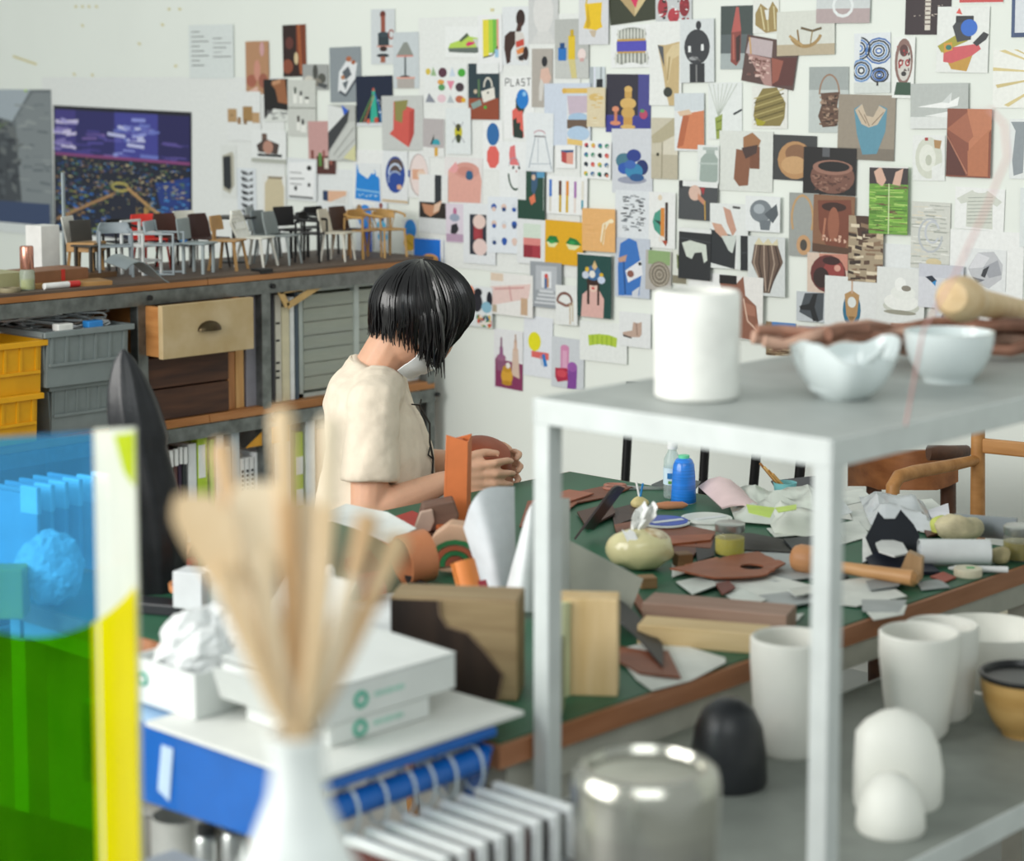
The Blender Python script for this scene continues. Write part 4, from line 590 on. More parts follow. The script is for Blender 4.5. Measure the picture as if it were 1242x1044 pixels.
shelfbox('box', 488, 508, 420, SLOW, .3, mat('#dfe2e0', .6), 'white paper box at the wall end of the middle deck', 'box', X=SX-.05)
for k, z in enumerate((0, .012, .026)): pass
o = MB().box((0, 0, .006), (.42, .46, .008)).build('drawing_stack', mat('#b9bbb4', .8), loc=(XC-.2, (a+b)/2, zt+.001)); tag(o, 'stack of large drawings lying on the clear drawer cabinet', 'paper')
# ---- books and folders on the bottom deck
books = [(204, 210, 548, '#26302a', 'dark green hanging folder with white tab', 1), (211, 216, 546, '#5a3a38', 'maroon hanging folder with white tab', 1), (217, 221, 544, '#3a2a40', 'violet hanging folder with white tab', 1), (222, 227, 544, '#2f3436', 'charcoal hanging folder with white tab', 1),
 (229, 239, 538, '#e3e6e6', 'white paper folder leaning beside the dark folders', 0), (240, 252, 522, '#b4d23c', 'lime green ring binder with a white sheet in front', 2), (256, 261, 533, '#7fc43c', 'thin green book between the binders', 0), (263, 272, 527, '#e8e9e8', 'white catalogue with a plain spine', 0),
 (273, 280, 542, '#dfe2e0', 'short white booklet beside the plain white catalogue', 0), (281, 291, 512, '#cfdbe2', 'tall pale blue backed folder', 0), (292, 297, 556, '#e8e8e6', 'small white paperback with black lettering, beside the pale blue folder', 3), (298, 303, 555, '#e4e4e2', 'small white paperback with black lettering, second from the pale blue folder', 3), (304, 309, 554, '#e8e8e6', 'small white paperback with black lettering, third from the pale blue folder', 3),
 (310, 320, 548, '#eceeee', 'open fronted white slipcase beside the post', 0), (334, 344, 526, '#e6e8e8', 'tall white folder between the post and a white binder', 0), (346, 352, 521, '#e6e8ea', 'tall white binder beside the striped binder', 0), (358, 368, 524, '#b9d04a', 'lime and white striped ring binder', 4), (371, 383, 510, '#eceeee', 'broad tall white binder near the seated person', 0), (386, 398, 520, '#b5895c', 'brown cardboard file box behind the seated person', 0)]
for i, (x0, x1, yt, c, lb, sp) in enumerate(books):
    o = shelfbox('book' if 'book' in lb or 'paperback' in lb or 'catalogue' in lb else 'folder', x0, x1-.6, yt, SBOT, .24+.03*(i % 3), mat(c, .6), lb, 'book' if 'book' in lb or 'paperback' in lb else 'folder', X=SX-.03, bevel=.001)
    me = o.data; xs = [v.co for v in me.vertices]; zt = max(v.z for v in xs); wd = max(v.y for v in xs)*2
    if sp == 1: MB().box((.001, 0, zt-.02), (.012, wd*.8, .05)).build('tab', mat('#e9ebe9', .6), o)
    if sp == 2:
        MB().box((.001, -wd*.1, zt*.72), (.003, wd*.7, zt*.3)).build('cover_sheet', mat('#eceeea', .6), o)
    if sp == 3:
        for q in range(9): MB().box((.0006, 0, zt*.3+q*zt*.065), (.0012, wd*.5, .008)).build('lettering', m_black, o)
    if sp == 4:
        for q in (.25, .62): MB().box((.0008, 0, zt*q), (.002, wd*.9, zt*.2)).build('stripe', mat('#eceeea', .6), o)
o = MB().slab([(0, 0, 0), (0, .17, 0), (0, .17, .11)], (.004, 0, 0)).build('set_square', mat('#d89a2c', .5), loc=(SX-.01, WX(300, 530, SX).y, WX(310, 542, SX).z)); tag(o, 'orange plastic set square resting on the slipcase', 'ruler')
# ------------------------------------------------------------------ scale model chairs on the top deck
def model_chair(name, label, px, py, style, c, cl, rz, X=None, k=.2, seat=.44, sz=.45):
    p = WZ(px, py, STOP) if X is None else Vector((X, WX(px, py, X).y, STOP))
    p.x = min(p.x, SX-.055); p.x = max(p.x, SX-SD+.05); p.z = STOP
    if X is None:
        q = WX(px, py, p.x); p.y = q.y
    t = thing(name, label, 'model chair' if 'chair' in name else 'model table', p, rz, 'scale models on the shelf top')
    m = mat(c, .5); ml = mat(cl, .5); w_ = .46; d_ = seat
    def B(b, nm, mm, **kw):
        for v in b.v: v *= k
        return b.build(nm, mm, t, **kw)
    def legs(splay, r=.016, top=sz-.01, sq=False):
        for sx in (-1, 1):
            for sy in (-1, 1):
                a = (sx*d_*.36, sy*w_*.38, top); e = (sx*(d_*.36+splay), sy*(w_*.38+splay*.8), 0)
                (B(MB().bar(a, e, r*2.2), 'leg', ml) if sq else B(MB().tube([a, e], [r*1.3, r], 8), 'leg', ml, smooth=True))
    def seatp(th=.03): B(MB().box((0, 0, sz), (d_, w_, th)), 'seat', m, bevel=.003)
    def curvedback(z0, z1, depth=.06, wd=.44, lean=.09, thick=.02):
        rows = []
        for i in range(6):
            z = z0+(z1-z0)*i/5; fz = (i/5)
            rr_ = []
            for j in range(9):
                u = (j/8-.5); ww = wd*(1 if i < 4 else .94 if i == 4 else .84)
                rr_.append((-d_/2-lean*fz+depth*(4*u*u)*.8, u*ww, z))
            rows.append(rr_)
        B(MB().grid(rows, thick), 'backrest', m, smooth=True)
    if style == 'shell': seatp(.025); curvedback(sz, .82); legs(.05)
    elif style == 'panel':
        seatp(); B(MB().box((-d_/2-.02, 0, .66), (.022, .42, .32), ry=-.12), 'backrest', m, bevel=.002); legs(.0, .018, sq=True)
    elif style == 'panelwood':
        B(MB().box((.02, 0, sz-.03), (d_, w_, .14)), 'seat', mat('#b98e58', .5), bevel=.002); B(MB().box((-d_/2-.02, 0, .66), (.022, .42, .42), ry=-.2), 'backrest', m, bevel=.002); legs(.04, .018, sq=True)
    elif style == 'wood':
        seatp(); curvedback(.6, .82, .08, .46, .04)
        B(MB().box((-d_/2-.005, 0, .53), (.02, .12, .18)), 'back_stem', m); legs(.07, .017, sq=True)
    elif style == 'arm':
        seatp(.025)
        for sx in (-1, 1):
            for sy in (-1, 1): B(MB().bar((sx*d_*.42, sy*w_*.5, .66), (sx*d_*.46, sy*w_*.52, 0), .03), 'leg', ml)
        pts = [(d_*.42, -w_*.5, .66), (-d_*.1, -w_*.52, .67), (-d_*.5, -w_*.4, .7), (-d_*.62, 0, .72), (-d_*.5, w_*.4, .7), (-d_*.1, w_*.52, .67), (d_*.42, w_*.5, .66)]
        B(MB().tube(pts, .022, 8), 'arm_rail', ml, smooth=True); curvedback(.62, .78, .12, .44, .02)
    elif style == 'frame':
        for sx in (-1, 1):
            for sy in (-1, 1): B(MB().bar((sx*.2, sy*.21, 0), (sx*.2, sy*.21, .8 if sx < 0 else .62), .035), 'leg', ml)
        for z in (.2, .43, .61):
            f = MB()
            for sy in (-1, 1): f.bar((-.2, sy*.21, z), (.2, sy*.21, z), .03)
            for sx in (-1, 1): f.bar((sx*.2, -.21, z), (sx*.2, .21, z), .03)
            B(f, 'rail', ml)
        B(MB().bar((-.2, -.21, .785), (-.2, .21, .785), .035), 'backrest', m); B(MB().box((0, 0, .445), (.38, .4, .015)), 'seat', m)
    elif style == 'sled':
        for sy in (-1, 1):
            B(MB().tube([(-.24, sy*.22, .8), (-.2, sy*.22, .62), (.22, sy*.22, .62), (.22, sy*.22, .03), (-.22, sy*.22, .02)], .022, 6), 'leg', ml)
        seatp(.02); B(MB().box((-.24, 0, .72), (.02, .44, .16), ry=-.1), 'backrest', m); B(MB().bar((-.22, -.22, .02), (-.22, .22, .02), .04), 'foot_bar', ml)
    elif style == 'wire':
        seatp(.03); legs(.09, .02)
        for j in range(6):
            u = -1+2*j/5; B(MB().tube([(-d_/2, u*.19, sz), (-d_/2-.1, u*.2, .68), (-d_/2-.12, u*.12, .86-.05*u*u)], .014, 6), 'spindle', m)
        for z, ww in ((.57, .19), (.7, .2), (.8, .17)): B(MB().tube([(-d_/2-.07-(z-.57)*.2, s*ww, z) for s in (-1, -.3, .3, 1)], .014, 6), 'rail', m)
        B(MB().tube([(-d_/2, -.2, sz), (-d_/2-.1, -.23, .68), (-d_/2-.13, -.14, .85), (-d_/2-.13, .14, .85), (-d_/2-.1, .23, .68), (-d_/2, .2, sz)], .02, 6), 'hoop', m)
    elif style == 'round':
        seatp(.03)
        for sx in (-1, 1):
            for sy in (-1, 1): B(MB().tube([(sx*.2, sy*.2, sz if sx > 0 else .68), (sx*.24, sy*.22, 0)], .02, 6), 'leg', ml)
        B(MB().tube([(-.1+.38*cos(a_)-.0, .34*sin(a_), .7-.05*cos(a_)) for a_ in [radians(40+28*i) for i in range(11)]], .02, 6), 'arm_rail', ml, smooth=True)
        for j in range(7):
            a_ = radians(110+23*j); B(MB().tube([(-.1+.38*cos(a_), .34*sin(a_), .72), (-.08+.2*cos(a_), .2*sin(a_), sz)], .008, 5), 'spindle', ml)
        curvedback(.62, .74, .16, .42, .03)
    elif style == 'table':
        B(MB().lathe([(.36, .7), (.37, .715), (.36, .73)], n=28), 'top', m, smooth=True); B(MB().tube([(0, 0, .02), (0, 0, .7)], .03), 'stem', ml); B(MB().lathe([(.22, 0), (.22, .02), (.03, .035)], n=20), 'foot', ml)
    return t
A0 = YAW
front = [('white backed model chair with blocky wood seat', 104, 333, 'panelwood', '#d9d8d0', '#b98e58', A0-.2), ('grey model armchair with curved back rail', 140, 335, 'arm', '#8f999f', '#8f999f', A0-1.3),
 ('white open cube frame model chair', 172, 332, 'frame', '#e3e5e3', '#e3e5e3', A0-.5), ('grey sled base model armchair', 200, 333, 'sled', '#9aa4a9', '#9aa4a9', A0-.2), ('grey flat panel back model chair', 241, 331, 'panel', '#8f9a9c', '#98a2a4', A0-.3),
 ('natural wood model chair with bent back', 277, 327, 'wood', '#b28a58', '#b28a58', A0-.25), ('white openwork spindle back model chair', 311, 323, 'wire', '#e6e4da', '#e6e4da', A0-.35), ('grey shell model chair with high back', 344, 320, 'shell', '#8d9594', '#a3abab', A0-.35),
 ('black model armchair with thin frame', 378, 317, 'arm', '#1f1f20', '#1c1c1d', A0-.2), ('cream model chair with rounded back', 410, 316, 'shell', '#d5cebc', '#dcd8cc', A0-.3),
 ('natural round back model armchair with spindles', 470, 311, 'round', '#c2995a', '#c2995a', A0-.9)]
for l, x, y, s, c, cl, rz in front: model_chair('model_chair', l+' on the shelf edge', x, y, s, c, cl, rz)
back = [('charcoal high panel model chair behind the white backed one', 112, 'panel', '#45423e', '#45423e', -.25), ('low black model armchair in the back row', 150, 'arm', '#191919', '#191919', -.30), ('bright red shell model chair in the back row', 184, 'shell', '#e0392f', '#c9332b', -.32),
 ('dark brown shell model chair next to the red one', 212, 'shell', '#4a2a22', '#3a2a22', -.30), ('off white shell model chair behind the grey panel chair', 235, 'shell', '#dedcd0', '#cfd0cc', -.36), ('maroon brown model chair in the back row', 255, 'shell', '#3c211d', '#2c2220', -.22),
 ('black round model table in the back row', 284, 'table', '#1c1c1e', '#2a2a2c', -.30), ('light grey tub model chair in the back row', 322, 'shell', '#a3a9a9', '#a3a9a9', -.36), ('mid grey shell model chair behind the high back one', 330, 'shell', '#7a8283', '#7a8283', -.2),
 ('black panel model chair in the back row', 356, 'panel', '#202022', '#202022', -.3), ('black low model armchair near the cream chair', 388, 'arm', '#161617', '#161617', -.33), ('dark brown round backed model chair with wood legs', 424, 'shell', '#4c3428', '#a87c48', -.17), ('natural wood model armchair with flat rail', 440, 'arm', '#bd9254', '#bd9254', -.12)]
for l, x, s, c, cl, dx in back: model_chair('model_table' if s == 'table' else 'model_chair', l, x, 318, s, c, cl, A0-.4+random.uniform(-.5, .3), X=SX+dx-.02)
# ---- loose things at the left end of the shelf top
def St(px, py, dz=0): return WZ(px, py, STOP+dz)
o = MB().box((0, 0, .076), (.07, .07, .152)).build('white_column', mat('#e3e2de', .6), bevel=.002, loc=Vector((SX-.36, WX(52, 300, SX-.36).y, STOP)), rz=.1); tag(o, 'white square block standing on the shelf top by the posters', 'block')
p = Vector((SX-.42, WX(78, 290, SX-.42).y, STOP)); t = thing('thin_rod_stand', 'thin grey rod on a flat foot behind the model chairs', 'stand', p)
MB().tube([(0, 0, 0), (0, 0, .30)], .006).build('rod', mat('#8f9a9e', .4, .6), t); MB().box((.0, .02, .004), (.1, .08, .008)).build('foot', m_steel2, t)
p = St(33, 346); p.x = SX-.06; p.y = WX(33, 340, p.x).y; t = thing('spray_bottle', 'small glass bottle of yellow oil with copper cap', 'bottle', p)
MB().lathe([(.020, 0), (.021, .004), (.021, .05), (.017, .058), (.0, .058)], n=20).build('glass_body', clear('#dfe8dc', .7, .05), t, smooth=True)
MB().lathe([(.0, .003), (.0185, .003), (.0185, .03), (0, .03)], n=20).build('oil', mat('#b8b01c', .2), t, smooth=True); MB().lathe([(.018, .058), (.019, .06), (.019, .118), (.017, .122), (0, .122)], n=20).build('cap', mat('#c98f7c', .25, .8), t, smooth=True)
p = Vector((SX-.16, WX(32, 322, SX-.16).y, STOP)); t = thing('wooden_box', 'low brown box with olive lid and red stripe', 'box', p, .05)
MB().box((0, .02, .022), (.12, .30, .044)).build('body', mat('#8a5f42', .6), t, bevel=.002); MB().box((0, -.10, .024), (.124, .1, .046)).build('end_band', mat('#a8a47c', .6), t); MB().box((.0605, .08, .022), (.003, .012, .046)).build('stripe', mat('#c8342a', .5), t)
o = MB().box((0, 0, .006), (.10, .26, .012)).build('thin_board', wood('#b98e58', '#9a6f3c', along='y'), loc=(SX-.09, WX(75, 338, SX-.09).y, STOP), rz=-.25); tag(o, 'thin wooden slat lying in front of the brown box', 'board')
o = MB().box((0, 0, .0075), (.08, .2, .015)).build('thin_board', wood('#7a5a3c', '#5a4028', along='y'), loc=(SX-.23, WX(100, 335, SX-.23).y, STOP), rz=.15); tag(o, 'dark thin slat lying near the foot of the white backed model chair', 'board')
p = Vector((SX-.035, WX(72, 345, SX-.035).y, STOP+.009)); t = thing('marker', 'white marker pen with red cap on the shelf edge', 'marker', p, 0)
MB().tube([(0, -.05, 0), (0, .03, 0)], .009, 10).build('barrel', mat('#e8e8e6', .4), t, smooth=True); MB().tube([(0, .03, 0), (0, .065, 0)], .0095, 10).build('cap', mat('#c9302c', .4), t, smooth=True)
p = Vector((SX-.05, WX(12, 349, SX-.05).y, STOP)); o = MB().lathe([(.028, 0), (.03, .006), (.028, .012), (.018, .012), (.018, .002)], n=24).build('tape_ring', mat('#8a8064', .6), smooth=True, loc=p); tag(o, 'dull olive tape ring lying beside the oil bottle', 'tape')
rows = [[(SX+.03+.0*i, WX(132+52*j/10, 330, SX).y, STOP+.03+.035*sin(pi*(.15+1.2*j/10))-.012*i) for j in range(11)] for i in range(3)]
rows = [[Vector(v)+Vector((.05*i-.05, 0, .004*i)) for v in r] for i, r in enumerate(rows)]
o = MB().grid(rows, .003).build('bent_sheet', mat('#8f989b', .35, .5), smooth=True); centre(o); o.location.z = STOP+.001; tag(o, 'curved grey metal sheet resting on the shelf edge above a post', 'metal sheet')
# ------------------------------------------------------------------ green topped work table
TX0, TX1, TY0, TY1 = -3.10, -1.865, 1.975, 3.52
tb = thing('work_table', 'large green topped work table with brown wooden edge and steel frame', 'table', ((TX0+TX1)/2, (TY0+TY1)/2, 0))
W_, L_ = TX1-TX0, TY1-TY0
MB().box((0, 0, TZ-.018), (W_-.018, L_-.018, .027)).build('core', wood('#a8714c', '#8a5536', along='y'), tb)
MB().box((0, 0, TZ-.002), (W_-.017, L_-.017, .004)).build('green_top', mat('#2c5f46', .5, var=.08, scale=6), tb)
me_ = wood('#b07a58', '#94603f', along='y')
for s in (-1, 1): MB().box((s*(W_/2-.004), 0, TZ-.018), (.008, L_, .032)).build('edge_strip', me_, tb); MB().box((0, s*(L_/2-.004), TZ-.018), (W_-.02, .008, .032)).build('edge_strip', me_, tb)
mfr = mat('#b9b8ac', .45, .1)
for s in (-1, 1):
    MB().box((s*(W_/2-.03), 0, TZ-.058), (.03, L_-.06, .045)).build('rail', mfr, tb); MB().box((0, s*(L_/2-.05), TZ-.058), (W_-.1, .03, .045)).build('rail', mfr, tb)
    for q in (-1, 1): MB().box((s*(W_/2-.04), q*(L_/2-.05), (TZ-.08)/2), (.045, .045, TZ-.08)).build('leg', mfr, tb, bevel=.003)
p = WX(815, 905, TX1-.06); t = thing('drawer_box', 'pale grey drawer box hung under the green table', 'drawer', (TX1-.25, p.y+.1, TZ-.24))
MB().box((0, 0, .08), (.36, .42, .15)).build('body', mat('#b5b8ae', .5), t, bevel=.003); MB().box((.185, 0, .08), (.012, .43, .15)).build('drawer_front', mat('#c3c6bc', .5), t, bevel=.002); MB().tube([(.20, -.05, .1), (.20, .05, .1)], .006).build('handle', mat('#5a5c58', .4, .6), t)
MB().box((0, 0, .16), (.3, .38, .012)).build('runner', mfr, t)
# ---- helper for things on the table: local x = to the right as seen, y = away
def TT(name, label, cat, px, py, rz=0, dz=0, group=None): return thing(name, label, cat, T(px, py, dz), YAW+rz, group)
# thread cone
t = TT('thread_cone', 'tall cone of shiny royal blue thread with green core', 'thread', 829, 609)
MB().lathe([(.0255, 0), (.0275, .003), (.026, .03), (.0245, .062), (.0225, .082), (.018, .092), (.013, .096)], n=28).build('thread', mat('#2a80e0', .25, var=.15, scale=8, stretch=(1, 1, 25), coat=.3), t, smooth=True)
MB().lathe([(.010, .093), (.012, .095), (.012, .102), (.006, .103)], n=20).build('spool_core', mat('#6fd6a8', .4), t, smooth=True); MB().lathe([(.0262, -.0), (.0262, .002)], n=20).build('base_rim', mat('#c8d4d8', .4), t)
# water bottle
t = TT('water_bottle', 'small clear plastic bottle with white cap behind the blue thread', 'bottle', 815, 603)
MB().lathe([(.017, 0), (.019, .004), (.0185, .03), (.019, .06), (.018, .085), (.010, .1), (.009, .108)], n=24).build('bottle_body', clear('#e6f0ee', .72, .06, '#e4ecec'), t, smooth=True)
MB().lathe([(.011, .106), (.0115, .108), (.0115, .124), (.01, .126)], n=20).build('cap', mat('#eceeee', .4), t, smooth=True)
MB().lathe([(.0193, .03), (.0193, .066)], n=24).build('label', mat('#cfe4f0', .4), t, smooth=True); MB().box((-.006, -.019, .05), (.012, .002, .012)).build('label_mark', mat('#3a84c0', .4), t)
MB().box((-.004, -.0192, .036), (.012, .002, .006)).build('label_mark', mat('#7ab04a', .4), t)
# tissue pack
t = TT('tissue_pack', 'cream oval soft pack of tissues with one pulled out', 'tissues', 776, 690, rz=-.12)
b = MB().ell((0, 0, .038), (.064, .045, .038), 28, 16)
for v in b.v: v.z = max(v.z, .0); v.x *= 1+.12*noise.noise(v*30); v.z += .004*noise.noise(v*45)
b.build('pack', mat('#d3cc9c', .25, var=.06, coat=.4), t, smooth=True)
b = MB().ell((0.014, .004, .056), (.040, .032, .0205), 24, 12); b.build('printed_window', mat('#e6e0c8', .3, dark='#a88a58', scale=60), t, smooth=True)
rows = []
for i in range(8):
    z = .066+.056*i/7; wdt = .006+.013*sin(i/7*2.2)*(1 if i < 6 else .6); rows.append([(-.012+.032*i/7+u*wdt, .008*sin(u*5+i), z+.006*sin(u*4)) for u in (-1, -.6, -.2, .2, .6, 1)])
MB().grid(rows, .0012).build('tissue', mat('#eef0ee', .8), t, smooth=True)
rows = [[(-.02+u*.012+.004*i, -.03-.002*i, .078-.008*i+.003*sin(u*4)) for u in (-1, -.3, .3, 1)] for i in range(5)]
MB().grid(rows, .0012).build('tissue_fold', mat('#eef0ee', .8), t, smooth=True)
# jar of yellow balm
def jar(label, px, py, col, s=1.0):
    t = TT('glass_jar', label, 'jar', px, py)
    MB().lathe([(.027*s, 0), (.029*s, .004), (.029*s, .038*s), (.026*s, .045*s)], n=28).build('glass', clear('#f4f6ee', .9, .05), t, smooth=True)
    MB().lathe([(0, .003), (.0275*s, .003), (.0275*s, .033*s), (0, .033*s)], n=28).build('contents', mat(col, .3), t, smooth=True)
    MB().lathe([(.027*s, .045*s), (.0285*s, .047*s), (.0285*s, .06*s), (.026*s, .062*s), (0, .062*s)], n=28).build('lid', mat('#b9bcb8', .3, .8), t, smooth=True); return t
jar('small glass jar of yellow balm with metal lid beside the tissue pack', 885, 672, '#c9b838'); jar('clear glass jar of olive oil with metal lid beside the pale stones', 1236, 678, '#8a7a1c', 1.05)
# ribbon reels
def reel(label, px, py, c1, c2, dz=0, s=1):
    t = TT('ribbon_reel', label, 'reel', px, py, dz=dz)
    MB().lathe([(.02*s, .0), (.052*s, 0), (.052*s, .003), (.046*s, .004), (.046*s, .012), (.052*s, .013), (.052*s, .016), (.02*s, .016)], n=32).build('reel_body', mat(c1, .4), t, smooth=True)
    MB().lathe([(.012*s, .0162), (.047*s, .0162), (.047*s, .0175), (.012*s, .0175)], n=32).build('label_disc', mat(c2, .4), t); MB().box((.006, -.01, .0182), (.07*s, .014, .001), rz=.5).build('label_text', mat('#d8dde0', .4), t); return t
reel('flat round reel of white ribbon with blue label disc', 806, 641, '#dfe8e4', '#3350b0'); reel('flat round white reel lying beside the blue labelled reel', 857, 637, '#e3e6e0', '#d3d8d2')
# beeswax lump, awl, scissors
def lump(name, label, cat, px, py, r, c, dz=0, group=None):
    p = T(px, py, dz); b = MB().ell((0, 0, r[2]), r, 18, 12)
    for v in b.v: n_ = noise.noise(v*40+Vector((px, py, 0))); v.x *= 1+.28*n_; v.y *= 1+.25*n_; v.z *= 1+.15*n_
    mz = min(v.z for v in b.v)
    for v in b.v: v.z -= mz
    o = b.build(name, mat(c, .55, var=.15, scale=30, bump=.2), smooth=True, loc=p, rz=YAW); return tag(o, label, cat, group)
lump('beeswax', 'small yellow lump of beeswax with sticks in it', 'wax', 776, 618, (.019, .016, .014), '#d3c48a')
for k, (a, b_) in enumerate((((772, 606), (769, 592)), ((776, 606), (779, 596)))):
    A = T(776, 618)+Vector((0, 0, .022)); o = MB().tube([A, A+Vector((-.01+.018*k, .0, .035))], .0022, 6).build('cotton_stick', mat(['#e8e8e4', '#2f86c8'][k], .5)); centre(o); tag(o, ['thin white stick poked into the beeswax', 'thin blue stick poked into the beeswax'][k], 'stick')
t = TT('scissors', 'pair of scissors with pinkish brown handles near the far table edge', 'scissors', 765, 594, rz=-.1)
for s in (-1, 1):
    MB().tube([(-.035+.022*cos(a), s*.016+.013*sin(a), .006) for a in [2*pi*i/14 for i in range(14)]], .0045, 6, closed=True).build('handle', mat('#a06a58', .5), t, smooth=True)
    MB().slab([(-.012, s*.012, .004+.002*s), (.01, s*.004, .004+.002*s), (.085, -s*.002, .004+.002*s), (.01, -s*.006, .004+.002*s)], (0, 0, .002)).build('blade', mat('#b9bdbc', .3, .8), t)
t = TT('awl', 'awl with wooden handle lying by the ribbon reels', 'awl', 808, 618, rz=.1)
MB().tube([(-.02, 0, .009), (0, 0, .009), (.035, 0, .009), (.045, 0, .009)], [.006, .009, .0075, .003], 12).build('handle', wood('#c98f6a', '#a86a48'), t, smooth=True); MB().tube([(-.06, 0, .008), (-.02, 0, .009)], [.001, .003], 6).build('spike', mat('#9a9c9c', .3, .9), t)
